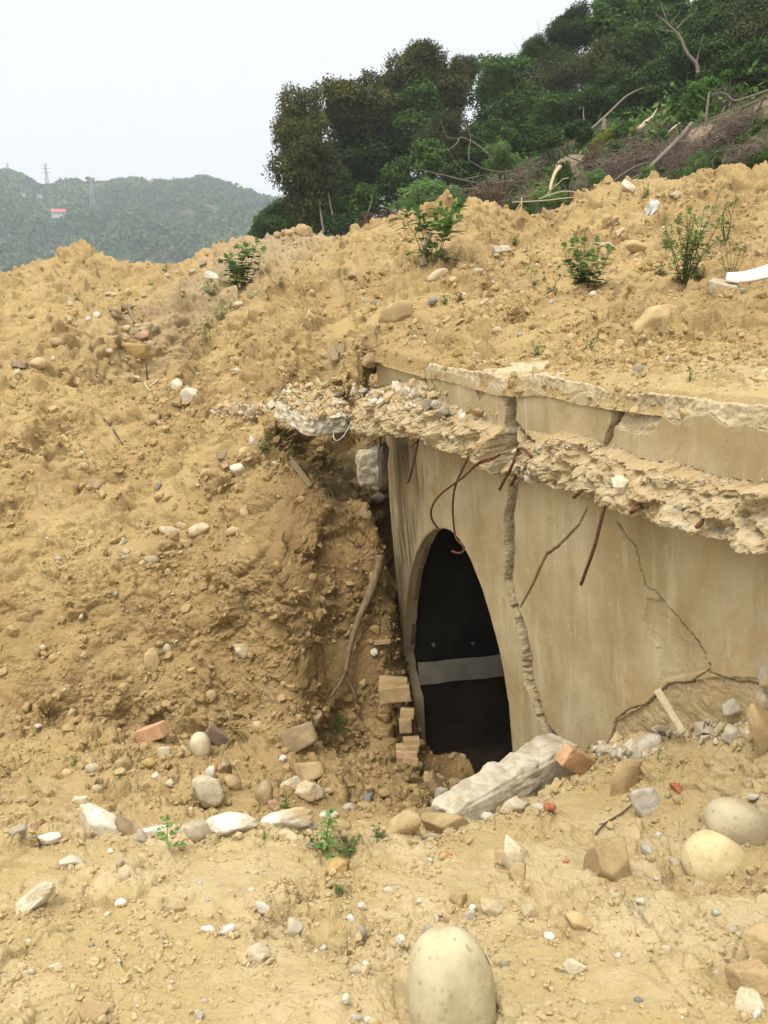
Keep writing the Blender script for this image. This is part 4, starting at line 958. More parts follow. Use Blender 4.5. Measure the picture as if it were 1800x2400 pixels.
stone('L', 1340, 795, 115, 100, 'lump', 'tan', 'rounded tan clod up and left of the layered cream stone', cat='clod', name='clod')
stone('L', 1285, 915, 90, 62, 'block', 'brown', 'small brown stone right above the big oval cobble')
stone('L', 1165, 990, 95, 76, 'cobble', 'grey', 'grey pebble tucked behind the upper left of the big oval cobble', cat='pebble')
stone('L', 1612, 1180, 56, 56, 'cobble', 'grey', 'grey pebble in the gap right of the big oval cobble', cat='pebble')
stone('L', 755, 985, 62, 76, 'cobble', 'grey', 'dark grey upright pebble alone in the middle foreground', cat='pebble')
stone('L', 360, 948, 98, 112, 'shard', 'white', 'white angular shard left of the dark grey upright pebble', -15)
stone('L', 310, 945, 60, 50, 'rock', 'brown', 'small brown stone on the left of the white angular shard')
stone('L', 170, 845, 105, 88, 'lump', 'crumb', 'white crumbly lump up and left of the white angular shard', -25)
stone('L', 745, 1215, 112, 66, 'lump', 'cream', 'pale crumbly lump left of the big oval cobble')
stone('L', 1256, 522, 92, 34, 'shard', 'redbrick', 'flat orange-red brick sliver on a pale pebble below the tan boulder', -8, cat='brick fragment', name='brick_fragment')
stone('L', 630, 605, 165, 115, 'block', 'ochre', 'yellowish block jutting out above a small hole in the bank', -5, cat='rock')
stone('L', 1255, 345, 315, 150, 'rock', 'tan', 'long broken tan boulder on the crest below the concrete beam', -8, cat='boulder')
stone('L', 1005, 355, 225, 135, 'cobble', 'tan', 'rounded tan boulder left of the long broken one on the crest', 25, cat='boulder')
stone('L', 1510, 300, 105, 76, 'lump', 'white', 'white knobbly stone right of the long broken tan boulder', 8)
stone('L', 1645, 245, 110, 86, 'lump', 'cream', 'cream stone against the underside of the concrete beam')
stone('L', 1150, 420, 130, 44, 'cobble', 'cobble', 'low beige pebble below the rounded tan boulder', 10)
# --- white stones along the crest
stone('K', 605, 240, 340, 150, 'lump', 'white', 'large smooth white stone leftmost on the crest, sloping down to the right', -30, cat='boulder', sink=.3, depth=190)
stone('K', 765, 255, 150, 190, 'rock', 'brown', 'grey-brown angular stone leaning on the leftmost large white stone', 18)
stone('K', 850, 300, 70, 110, 'rock', 'grey', 'narrow grey stone right of the grey-brown angular one', 10)
stone('K', 925, 255, 210, 70, 'slab', 'white', 'flat whitish slab behind the leafy seedling on the crest', 5)
stone('K', 1175, 265, 240, 150, 'lump', 'cream', 'rough cream limestone between the seedling and the middle white stone', 22, cat='boulder')
stone('K', 1395, 220, 310, 145, 'lump', 'white', 'middle white smooth stone on the crest with a wavy top', -8, cat='boulder', sink=.3)
stone('L', 320, 322, 350, 135, 'lump', 'white', 'right-hand white smooth stone on the crest beside the leafy weed', 8, cat='boulder', sink=.3)
stone('L', 300, 345, 140, 120, 'lump', 'cream', 'cream earthy lump in front of the right-hand white stone')
stone('L', 430, 360, 130, 60, 'slab', 'white', 'small white slab leaning at the right end of the white stones', 32)
stone('L', 320, 412, 120, 60, 'cobble', 'cobble', 'low pale cobble in front of the cream earthy lump', -15)
stone('L', 560, 285, 120, 50, 'cobble', 'white', 'pale rounded stone behind the leafy weed on the crest')
stone('L', 640, 355, 110, 80, 'cobble', 'tan', 'tan rounded stone right of the leafy weed')
stone('L', 470, 462, 100, 34, 'shard', 'grey', 'flat grey stone at the foot of the leafy weed', -8)
stone('K', 100, 255, 130, 90, 'rock', 'grey', 'grey rounded stone near the left edge of the crest')
stone('K', 200, 228, 72, 66, 'block', 'pink', 'dull pink brick fragment right of the grey stone at the left edge', 30, cat='brick fragment', name='brick_fragment')
stone('K', 290, 295, 150, 66, 'lump', 'white', 'low cream-white stone left of the leftmost large white stone', 5)
stone('K', 412, 440, 160, 66, 'shard', 'white', 'white-edged stone poking out of the soil below the crest on the left', 12)
stone('K', 742, 515, 62, 66, 'shard', 'cream', 'pale five-sided chip below the grey-brown angular stone')
stone('K', 715, 455, 54, 86, 'shard', 'grey', 'narrow grey chip standing above the pale five-sided chip')
stone('K', 165, 690, 390, 120, 'lump', 'concrete', 'long crumbling lump of pebbly concrete at the left edge', 36, cat='concrete lump')
stone('K', 1040, 722, 130, 84, 'lump', 'cream', 'squarish pale crumbly lump in the left foreground')
stone('K', 1355, 845, 130, 70, 'lump', 'crumb', 'white jagged crumb right of the squarish pale lump', 40)
stone('K', 1240, 842, 96, 44, 'lump', 'crumb', 'flat white crumb left of the white jagged crumb', -20)
stone('K', 1520, 1000, 240, 120, 'lump', 'cream', 'wide pale yellow crumbly lump with a dark gap under it', 18)
stone('K', 570, 1335, 190, 130, 'rock', 'orange', 'stone with a rusty orange stain at the bottom left', -5, cat='rock')
stone('K', 1190, 1370, 62, 96, 'shard', 'white', 'white pointed shard at the bottom edge in the left half', 15)
stone('K', 325, 1065, 84, 32, 'shard', 'white', 'thin white chip in the lower left soil', 15)
stone('K', 130, 1065, 74, 46, 'cobble', 'grey', 'blue-grey flat pebble in the lower left soil', -15, cat='pebble')
stone('K', 545, 935, 42, 28, 'cobble', 'slate', 'small dark pebble in the left foreground', cat='pebble')
stone('K', 975, 895, 24, 26, 'cobble', 'slate', 'tiny bluish pebble below the squarish pale lump', cat='pebble')
stone('K', 715, 675, 80, 44, 'shard', 'white', 'grey-white flake in the middle of the left foreground', 10)
stone('K', 595, 830, 44, 42, 'rock', 'brown', 'small brown nodule left of centre in the foreground')
# --- the pit floor below the left bank
stone('N', 383, 185, 165, 72, 'brick', 'brick', 'whole orange brick lying on the slope, leftmost of the bricks', 22, cat='brick', yaw=-18, depth=80, sink=.35, lift=.03)
stone('N', 712, 180, 130, 62, 'brick', 'brickgrey', 'sooty grey and orange brick tilted down behind the rounded cobble', -40, cat='brick', yaw=20, depth=60, sink=.35, lift=.02)
stone('N', 638, 255, 112, 145, 'egg', 'cobble', 'rounded beige cobble standing between the two bricks', 8, sink=.3)
stone('N', 655, 500, 200, 165, 'rock', 'cream', 'large flat-faced cream rock in front of the rounded cobble', 10, cat='rock', sink=.3)
stone('N', 808, 450, 115, 95, 'cobble', 'brown', 'smooth brown cobble behind the right end of the flat-faced cream rock', -10)
stone('N', 720, 378, 40, 95, 'shard', 'redbrick', 'upright red brick shard above the flat-faced cream rock', -12, cat='brick fragment', name='brick_fragment')
stone('N', 690, 385, 60, 70, 'lump', 'crumb', 'whitish mortar bit left of the upright red shard')
stone('N', 772, 368, 78, 112, 'shard', 'brown', 'pointed brown stone right of the upright red shard', 10)
stone('N', 205, 355, 112, 105, 'rock', 'tan', 'angular tan rock on the pale pit floor left of the bricks', 5)
stone('N', 50, 365, 104, 62, 'cobble', 'grey', 'grey-white cobble left of the angular tan rock', -8)
stone('N', 355, 330, 76, 52, 'cobble', 'ochre', 'flat yellowish pebble sunk in the pale pit floor', cat='pebble')
stone('N', 425, 268, 95, 74, 'rock', 'cream', 'cream stone just under the whole orange brick', 15)
stone('N', 540, 265, 62, 62, 'lump', 'cream', 'small cream lump left of the rounded cobble')
stone('N', 1185, 205, 200, 125, 'slab', 'brown', 'flat angular brown stone sticking out over the dark hole', 22, cat='rock', sink=.35, depth=70)
stone('N', 1275, 75, 130, 110, 'rock', 'tan', 'rounded earthy boulder overhanging the dark hole', 40, cat='boulder')
stone('N', 955, 122, 72, 48, 'cobble', 'cobble', 'small round cobble set in the bank left of the flat brown stone')
stone('N', 1230, 392, 195, 112, 'slab', 'bricktan', 'flat tan building stone right of centre on the pit floor', 0, cat='rock', sink=.3)
stone('N', 1110, 375, 50, 75, 'block', 'bricktan', 'narrow tan brick end left of the flat tan building stone', cat='brick fragment', name='brick_fragment')
stone('N', 1240, 502, 160, 118, 'lump', 'cream', 'squarish cream boulder in front of the flat tan building stone', 8, cat='boulder', sink=.3)
stone('N', 1150, 452, 150, 84, 'lump', 'cream', 'longish cream rock left of the squarish cream boulder', 14)
stone('N', 990, 525, 100, 145, 'cobble', 'brown', 'egg shaped brown cobble standing left of the small pit plant', -8, sink=.3)
stone('N', 1050, 570, 56, 76, 'block', 'pink', 'dull red brick bit right of the egg shaped brown cobble', 25, cat='brick fragment', name='brick_fragment')
stone('N', 1555, 525, 118, 56, 'rock', 'slate', 'dark slate with an orange edge at the foot of the bank', 12)
stone('N', 1560, 582, 140, 66, 'rock', 'tan', 'tan wedge of stone below the dark slate', -8)
stone('N', 1460, 578, 86, 46, 'lump', 'greyconc', 'small grey concrete bit left of the tan wedge', 5)
stone('N', 1095, 312, 44, 48, 'lump', 'crumb', 'small white nodule in the bank above the narrow brick end')
stone('N', 65, 470, 56, 38, 'cobble', 'grey', 'small grey pebble below the grey-white cobble', cat='pebble')
stone('N', 590, 590, 40, 30, 'shard', 'white', 'grey-white chip behind the middle white stone', -20)
stone('N', 475, 440, 60, 40, 'lump', 'cream', 'cream crumb left of the flat-faced cream rock')
stone('I', 1095, 1530, 112, 115, 'slab', 'bricktan', 'flat tan brick fragment leaning in the doorway mouth', 35, cat='brick fragment', name='brick_fragment')
stone('I', 1148, 1570, 92, 72, 'lump', 'greyconc', 'rough grey stone right of the brick fragment in the doorway mouth', 15)
stone('I', 1215, 1510, 110, 60, 'lump', 'tan', 'earthy clod at the sill of the doorway', cat='clod', name='clod')
# bricks of the fallen jamb
JB = 'bricks fallen against the door jamb'
stone('I', 885, 1005, 165, 75, 'brick', 'bricktan', 'dusty brick block highest of those against the left door jamb', 6, cat='brick', D=6.23, depth=140)
stone('I', 880, 955, 150, 60, 'brick', 'bricktan', 'dusty brick resting on the highest block by the left door jamb', -4, cat='brick', D=6.28, depth=130)
stone('I', 955, 1115, 72, 46, 'brick', 'bricktan', 'small dusty brick end just below the highest block by the jamb', -6, cat='brick', D=6.16, depth=90)
stone('I', 945, 1185, 66, 62, 'brick', 'bricktan', 'squarish dusty brick end in the middle of those at the jamb', 3, cat='brick', D=6.08, depth=80)
stone('I', 980, 1275, 88, 36, 'brick', 'bricktan', 'thin tan brick edge low down at the door jamb', 4, cat='brick', D=5.97, depth=80)
stone('I', 960, 1312, 122, 32, 'brick', 'bricktan', 'long tan brick edge under the thin one at the door jamb', 2, cat='brick', D=5.93, depth=80)
stone('I', 955, 1345, 110, 36, 'brick', 'pink', 'reddish brick lowest of those at the door jamb', -3, cat='brick', D=5.89, depth=80)
stone('I', 975, 1378, 80, 34, 'brick', 'bricktan', 'brown half brick under the reddish one at the door jamb', -12, cat='brick', D=5.85, depth=70)
stone('I', 1068, 1475, 34, 60, 'block', 'bricktan', 'small upright brick end at the bottom of the door jamb', -5, cat='brick fragment', name='brick_fragment', D=5.67)
stone('I', 820, 720, 90, 22, 'brick', 'bricktan', 'thin brick edge set in the earth bank left of the door', 5, cat='brick', depth=60)
stone('S', 910, 865, 90, 60, 'rock', 'grey', 'grey stone in the bank just under the hanging concrete chunk', 15)
stone('S', 915, 965, 62, 50, 'block', 'pink', 'reddish brick bit in the bank beside the wall edge', 10, cat='brick fragment', name='brick_fragment')
stone('S', 790, 865, 46, 60, 'cobble', 'brown', 'brown cobble in the bank left of the hanging chunk')
stone('S', 750, 740, 62, 110, 'cobble', 'brown', 'long brown cobble in the shadow left of the hanging chunk', 5)
stone('S', 845, 955, 80, 70, 'rock', 'brown', 'brown rock in the dark bank right of the long root')
# --- the right heap against the wall
stone('J', 1640, 1330, 170, 330, 'rock', 'tan', 'tall tan rock at the right edge in front of the wall', 5, cat='rock', sink=.3)
stone('J', 1650, 1120, 110, 130, 'cobble', 'white', 'white cobble behind the tall tan rock at the right edge')
stone('J', 1660, 985, 90, 140, 'cobble', 'grey', 'grey cobble highest of the stones at the right edge', 5)
stone('J', 1460, 1175, 185, 130, 'lump', 'concrete', 'rough concrete lump leaning on the flaking wall', 8, cat='concrete lump')
stone('J', 1465, 1340, 180, 130, 'lump', 'greyconc', 'grey-white concrete lump left of the tall tan rock', 12, cat='concrete lump')
stone('J', 925, 1415, 235, 125, 'cobble', 'white', 'long pale cobble tilted up in front of the wall, above the leaning slab', 32, sink=.25)
stone('J', 1060, 1292, 170, 46, 'cobble', 'cobble', 'low cream cobble at the foot of the wall')
stone('J', 672, 1440, 115, 84, 'lump', 'greyconc', 'grey crumbly concrete bit at the foot of the wall, right of the orange brick')
stone('J', 790, 1485, 92, 84, 'lump', 'greyconc', 'grey crumb left of the long pale cobble')
stone('J', 1165, 1478, 70, 42, 'rock', 'tan', 'flat tan pebble on the soil right of the tiny seedling', cat='pebble')
# --- left slope
G1 = 'cobbles dug into the left slope'
stone('G', 245, 290, 112, 72, 'cobble', 'cobble', 'pale rounded cobble near the left edge, beside a grey brick', 10, sink=.3)
stone('G', 125, 295, 92, 38, 'brick', 'brickgrey', 'grey brick lying left of the pale rounded cobble', -8, cat='brick', depth=60, sink=.35)
stone('G', 370, 150, 94, 60, 'cobble', 'tan', 'flattish tan cobble alone on the left slope below the mound', -15, sink=.3)
stone('G', 715, 90, 42, 36, 'cobble', 'grey', 'small pale cobble leftmost in the gully', sink=.3)
stone('G', 818, 62, 56, 44, 'cobble', 'cobble', 'beige cobble uppermost left in the gully heap', sink=.3)
stone('G', 812, 117, 62, 50, 'cobble', 'cobble', 'beige cobble left of the pinkish slab in the gully', sink=.3)
stone('G', 870, 76, 62, 42, 'block', 'cream', 'cream block behind the pinkish slab in the gully', 15, sink=.3)
stone('G', 928, 66, 60, 30, 'cobble', 'grey', 'grey flat cobble behind the gully heap', sink=.3)
stone('G', 885, 42, 36, 24, 'cobble', 'cream', 'small cream cobble farthest up the gully heap', sink=.3)
stone('G', 970, 160, 66, 44, 'cobble', 'cobble', 'smooth beige cobble right of the ochre rock in the gully', sink=.3)
stone('G', 702, 203, 56, 34, 'cobble', 'cobble', 'low beige cobble left of the ochre rock in the gully', sink=.3)
stone('G', 915, 120, 120, 58, 'slab', 'pink', 'pinkish slab of old floor tile in the gully heap', 22, cat='slab', sink=.4)
stone('G', 992, 70, 92, 36, 'slab', 'grey', 'grey slab leaning up behind the pinkish one', 28, cat='slab', sink=.4)
stone('G', 880, 215, 195, 92, 'slab', 'ochre', 'broad flat ochre rock at the lower end of the gully', -2, cat='rock', sink=.3)
stone('G', 495, 405, 105, 66, 'rock', 'tan', 'tan clod with a shadowed hollow under it on the left slope', -20)
stone('G', 880, 375, 84, 42, 'rock', 'cream', 'cream stone below the ochre rock', -8)
stone('G', 1140, 432, 110, 85, 'lump', 'concrete', 'upper pale lump of the broken concrete pair on the left slope', -25, cat='concrete lump', sink=.3)
stone('G', 1240, 510, 145, 130, 'lump', 'concrete', 'lower pale lump of the broken concrete pair on the left slope', -25, cat='concrete lump', sink=.3)
stone('G', 1530, 332, 84, 44, 'lump', 'cream', 'cream stone on the slope left of the dark slip')
stone('G', 1545, 265, 92, 42, 'lump', 'tan', 'pale tan clod above the cream stone left of the dark slip', cat='clod', name='clod')
stone('G', 968, 790, 58, 90, 'lump', 'ochre', 'yellowish curved chip in the middle of the left slope')
stone('G', 1000, 640, 70, 66, 'cobble', 'tan', 'tan pebble above the yellowish curved chip', cat='pebble')
stone('G', 985, 530, 66, 84, 'cobble', 'tan', 'tan cobble up the slope left of the concrete pair', 20)
stone('G', 1555, 970, 126, 98, 'lump', 'concrete', 'round pebbly concrete lump on the slope below the ledge end', 0, cat='concrete lump')
stone('G', 1592, 850, 100, 66, 'rock', 'tan', 'tan rock in the hollow under the ledge end', 10)
stone('G', 1635, 790, 60, 70, 'lump', 'concrete', 'small grey-white lump above the tan rock under the ledge end')
stone('G', 1338, 990, 84, 52, 'cobble', 'tan', 'half buried tan cobble left of the pebbly concrete lump')
stone('G', 1440, 872, 96, 54, 'block', 'brown', 'brown block at the dark hollow under the ledge end', 10)
stone('G', 1465, 938, 56, 42, 'block', 'pink', 'pinkish brick bit left of the pebbly concrete lump', 25, cat='brick fragment', name='brick_fragment')
stone('G', 1100, 1372, 135, 60, 'cobble', 'cobble', 'left cobble of the pair sticking out mid slope', -10, sink=.3)
stone('G', 1285, 1368, 150, 70, 'cobble', 'cobble', 'right cobble of the pair sticking out mid slope', 22, sink=.3)
stone('G', 1182, 1345, 66, 56, 'block', 'cream', 'cream brick-like stone wedged between the pair of cobbles', sink=.3)
stone('G', 1605, 1238, 105, 84, 'cobble', 'brown', 'brown disc-like cobble set in the bank', sink=.2)
stone('G', 1520, 1370, 115, 64, 'cobble', 'tan', 'tan cobble set in the bank below the disc-like one', 12)
stone('G', 1200, 1448, 86, 44, 'shard', 'tan', 'tan flake under the pair of cobbles', -10)
stone('G', 1100, 1510, 110, 40, 'shard', 'brown', 'dark flake leaning out over a crack below the pair of cobbles', 22)
stone('G', 980, 1560, 98, 62, 'cobble', 'cobble', 'beige cobble low on the left slope with shade below', 5, sink=.3)
stone('G', 920, 1580, 44, 40, 'cobble', 'tan', 'tan pebble touching the left of the beige cobble', cat='pebble')
stone('G', 800, 1440, 54, 74, 'shard', 'cream', 'pale shard standing on the left slope', -25)
stone('G', 820, 1500, 50, 36, 'lump', 'cream', 'cream nodule below the pale shard')
stone('G', 800, 1540, 76, 32, 'shard', 'grey', 'flat blue-grey flake below the cream nodule')
stone('G', 615, 1075, 72, 42, 'shard', 'grey', 'grey-beige flake in the middle of the left slope', -15)
stone('G', 1030, 1080, 32, 54, 'block', 'slate', 'small dark slate chip standing on the left slope', -18)
stone('G', 540, 950, 76, 52, 'cobble', 'tan', 'tan cobble beside a hollow on the left slope')
stone('G', 305, 1420, 40, 24, 'shard', 'white', 'white chip on the lower left slope')
stone('G', 375, 1550, 44, 34, 'cobble', 'grey', 'grey pebble on the lower left slope', cat='pebble')
stone('G', 115, 350, 66, 50, 'shard', 'cream', 'cream flake below the grey brick at the left edge', 20)
stone('H', 990, 690, 110, 170, 'lump', 'tan', 'knobbly upright boulder in the middle of the lower bank', 5, cat='boulder')
stone('H', 1085, 610, 60, 60, 'cobble', 'cream', 'pale cobble right of the knobbly upright boulder')
stone('H', 1570, 620, 120, 96, 'lump', 'cream', 'pale rock set in the bank left of the long root')
stone('H', 750, 255, 42, 44, 'lump', 'grey', 'blue-white chip high on the lower left bank')
stone('H', 760, 160, 56, 44, 'shard', 'tan', 'tan flake on the bank above the blue-white chip', 10)
stone('H', 540, 655, 40, 50, 'lump', 'cream', 'cream nodule on the lower left bank')
stone('H', 1245, 745, 66, 42, 'shard', 'tan', 'tan flake below the pale cobble on the bank')
stone('H', 1370, 910, 80, 70, 'cobble', 'tan', 'tan round pebble in the bank above the sooty brick')
stone('H', 1490, 1040, 40, 66, 'shard', 'grey', 'grey narrow chip in the bank right of the sooty brick', 15)
stone('H', 640, 1480, 66, 60, 'rock', 'brown', 'dark stone on the pale floor left of the crest')
stone('H', 520, 1600, 130, 60, 'lump', 'cream', 'flat pale crust on the floor behind the crest')
stone('H', 30, 1590, 70, 56, 'rock', 'brown', 'brown stone behind the crest at the left edge')
stone('H', 150, 1590, 110, 50, 'rock', 'brown', 'longish brown stone behind the crest near the left edge')
stone('H', 430, 1420, 80, 54, 'cobble', 'tan', 'tan cobble sunk in the pale floor left of the grey-white one')
# --- far slope and ridges
stone('A', 395, 1070, 66, 44, 'shard', 'cream', 'pale pointed stone on the far left slope', -40, sink=.35)
stone('A', 537, 1048, 42, 40, 'cobble', 'white', 'white round stone on the far left slope', sink=.35)
stone('A', 490, 1065, 32, 26, 'cobble', 'white', 'small white stone left of the white round one', sink=.35)
stone('A', 392, 985, 42, 36, 'rock', 'cream', 'cream stone above the pale pointed one', sink=.35)
stone('A', 1182, 835, 86, 46, 'slab', 'white', 'white boxy block left of the tall sapling on the far slope', -5, sink=.4)
stone('A', 1322, 988, 64, 36, 'cobble', 'cobble', 'beige cobble below the tall sapling', 15, sink=.35)
stone('A', 1070, 800, 40, 26, 'cobble', 'cobble', 'cobble near the skyline left of the tall sapling', sink=.35)
stone('A', 710, 920, 30, 44, 'shard', 'white', 'white upright chip in the upper gully', -20, sink=.35)
stone('A', 700, 1005, 90, 36, 'rock', 'brown', 'brown stone at the head of the gully', sink=.35)
stone('A', 635, 930, 40, 22, 'cobble', 'cream', 'cream stone left of the white upright chip', sink=.35)
stone('A', 605, 925, 44, 22, 'cobble', 'cream', 'cream stone leftmost at the head of the gully', sink=.35)
stone('A', 930, 825, 34, 26, 'cobble', 'cobble', 'cobble high in the saddle', sink=.35)
stone('A', 800, 935, 36, 22, 'cobble', 'grey', 'grey stone in the middle of the far fan of gravel', sink=.35)
stone('A', 1130, 890, 40, 30, 'cobble', 'cobble', 'cobble just below the white boxy block', sink=.35)
stone('A', 1125, 755, 46, 24, 'slab', 'grey', 'grey slab near the skyline above the white boxy block', 20, sink=.35)
stone('A', 1607, 592, 44, 32, 'cobble', 'tan', 'tan boulder on the skyline in front of the trees', sink=.4)
stone('A', 1572, 588, 26, 32, 'cobble', 'tan', 'smaller tan boulder left of the one on the skyline', sink=.4)
stone('A', 1540, 603, 46, 36, 'cobble', 'tan', 'leftmost boulder of the three on the skyline', sink=.4)
stone('D', 298, 268, 100, 78, 'rock', 'tan', 'angular tan block on the ridge below the two thin trunks', -25, cat='rock', sink=.4)
stone('D', 1178, 545, 150, 66, 'cobble', 'cobble', 'pale half-moon cobble below the broad leaved sapling', 28, sink=.3)
stone('D', 920, 785, 270, 130, 'rock', 'tan', 'big tan boulder almost sunk in the upper slope', 14, cat='boulder', sink=.18)
stone('D', 1150, 708, 62, 52, 'shard', 'slate', 'dark slate flake standing on the upper slope', 40)
stone('D', 1028, 845, 66, 46, 'shard', 'cream', 'pale cream flake right of the sunken tan boulder', 30)
stone('D', 705, 712, 46, 52, 'rock', 'cream', 'cream stone left of the sunken tan boulder', 20)
stone('D', 785, 720, 50, 46, 'rock', 'grey', 'grey stone between the cream one and the sunken boulder')
stone('D', 370, 655, 44, 56, 'rock', 'brown', 'dark clod on the slope above the slip')
stone('D', 615, 545, 70, 46, 'rock', 'brown', 'brown clod on the slope left of the sapling', -10)
stone('D', 800, 675, 70, 44, 'lump', 'ochre', 'ochre clod above the sunken tan boulder', cat='clod', name='clod')
stone('D', 1595, 382, 150, 50, 'slab', 'white', 'flat white stone on the ridge right of the sapling', 2, sink=.35)
stone('D', 1440, 510, 60, 56, 'shard', 'cream', 'cream pointed flake right of the pale half-moon cobble', 25)
stone('D', 1282, 572, 66, 46, 'lump', 'tan', 'tan clod right of the half-moon cobble', cat='clod', name='clod')
stone('D', 1440, 1062, 130, 62, 'shard', 'cream', 'flat cream stone on the slope just above the parapet', -8)
stone('D', 1480, 712, 90, 30, 'shard', 'cream', 'thin pale flake on the upper slope', 28)
stone('D', 1030, 945, 32, 36, 'shard', 'white', 'small white flake below the sunken boulder', 25)
stone('D', 1095, 980, 28, 24, 'lump', 'white', 'small white nodule right of the small white flake')
stone('D', 1565, 895, 66, 40, 'cobble', 'cream', 'cream cobble far right of the sunken boulder', 15)
stone('E', 945, 1105, 340, 270, 'lump', 'tan', 'largest boulder on the upper slope, half buried with a hollow side', 18, cat='boulder', sink=.22, depth=240)
stone('E', 690, 550, 100, 46, 'shard', 'cream', 'pale elongated flake on the upper right slope', 38, sink=.35)
stone('E', 755, 260, 110, 50, 'slab', 'white', 'pale slab tipped up on the right ridge', -38, sink=.4)
stone('E', 1580, 640, 120, 84, 'block', 'tan', 'squared tan rock near the right edge of the upper slope', 20, cat='rock')
stone('E', 820, 640, 180, 84, 'rock', 'tan', 'tan boulder sunk between the two tall weeds', -6, cat='boulder')
stone('E', 590, 628, 120, 44, 'slab', 'cream', 'cream slab left of the boulder between the weeds', 4)
stone('E', 1230, 530, 84, 40, 'cobble', 'cream', 'pale stone behind the tall bushy weed', 5)
stone('E', 820, 1440, 84, 66, 'cobble', 'grey', 'smooth grey cobble on the soil just above the parapet', 10, sink=.3)
stone('E', 540, 1458, 96, 56, 'rock', 'tan', 'tan rock left of the smooth grey cobble')
stone('E', 40, 890, 96, 66, 'rock', 'tan', 'tan rock on the upper slope right of the sapling', 15)
stone('E', 135, 1150, 54, 34, 'shard', 'pink', 'pinkish flake on the slope below the weeds', cat='stone')
stone('E', 50, 1203, 42, 30, 'cobble', 'grey', 'grey pebble left of the pinkish flake', cat='pebble')
stone('E', 900, 1258, 76, 40, 'shard', 'cream', 'cream flake under the largest boulder', 25)
stone('E', 455, 900, 80, 62, 'block', 'tan', 'tan block below the spreading weed', 15)
stone('E', 655, 785, 50, 50, 'cobble', 'pink', 'pinkish cobble inside the spreading weed')
stone('E', 845, 755, 100, 56, 'rock', 'ochre', 'ochre rock right of the spreading weed')
stone('E', 1320, 688, 84, 34, 'cobble', 'cream', 'cream stone right of the tall bushy weed')
stone('E', 252, 990, 28, 34, 'shard', 'white', 'bright white chip below the small flowering weed')
stone('E', 1255, 1375, 50, 30, 'shard', 'white', 'white flake on the lower right of the upper slope')
stone('E', 900, 352, 46, 22, 'shard', 'white', 'small white chip on the right ridge')
stone('E', 1060, 290, 80, 36, 'slab', 'cream', 'grey-white slab on the right ridge beside a weed', -10)
stone('E', 970, 295, 70, 26, 'slab', 'cream', 'cream slab left of the grey-white one on the right ridge')
stone('E', 660, 455, 76, 46, 'rock', 'tan', 'tan clod on the ridge slope left of the white plastic', cat='clod', name='clod')
stone('E', 250, 430, 70, 66, 'rock', 'tan', 'lone clod standing on the ridge crest', cat='clod', name='clod', sink=.35)
# --- loose flat stones on the ledge
stone('S', 1190, 372, 66, 56, 'slab', 'grey', 'grey flake of three stacked on the ledge, leftmost', 35, lift=.02)
stone('S', 1238, 372, 60, 56, 'slab', 'grey', 'grey flake of three stacked on the ledge, right of the leftmost', 60, lift=.02)
stone('S', 1280, 405, 90, 46, 'slab', 'grey', 'long grey flake lying alone on the ledge before the stacked ones', 22, lift=.015)
stone('S', 935, 285, 76, 56, 'rock', 'tan', 'tan stone on the rubble at the far end of the ledge', 5)
stone('S', 895, 330, 42, 32, 'lump', 'white', 'white nodule on the rubble at the far end of the ledge')
stone('S', 335, 345, 90, 44, 'slab', 'cream', 'cream flake left of the ledge end', 30)
stone('S', 712, 292, 80, 22, 'slab', 'slate', 'dark flat stone on the ledge end', -2)
stone('S', 425, 342, 44, 22, 'slab', 'slate', 'dark flake by the ledge end')

def skirts():
    """crumbs of earth banked against the feet of the stones"""
    rs = np.random.RandomState(21); C = []; S = []
    for px, py, rx, ry in SPOTS:
        for _ in range(int(np.clip(rx * 0.55, 7, 40))):
            h = EBVH.ray_cast(Vector((0, 0, 0)), Vector(ray_px(px + rs.uniform(-1.1, 1.1) * rx, py + rs.normal() * ry)).normalized())
            if h[0] is None: continue
            p = np.array(h[0]); D = np.linalg.norm(p); s = min(0.0016 * (1 - rs.rand()) ** -.5, .008) * (1 + 0.45 * D); C.append(p + np.array(h[1]) * s * .3); S.append(s)
    n = len(C); V, F = lumps(np.array(C), np.array(S), 31, 0.35, 0.8)
    tint = np.repeat(palette(rs, n, [(0.50, 0.36, 0.17), (0.44, 0.30, 0.13), (0.58, 0.45, 0.25)], [5, 3, 2]), 12, 0)
    tag(mesh_obj('soil_crumbs', np_mesh('soil_crumbs', V, F, M['clod'], False, dict(tint=tint, pale=np.repeat(1 - sstep(2.6, 5.0, np.array(C)[:, 1]) * .85, 12)))), kind='stuff')
skirts()
stone('S', 868, 100, 95, 80, 'lump', 'tan', 'earthy clod at the buried far end of the parapet', cat='clod', name='clod', lift=.03)
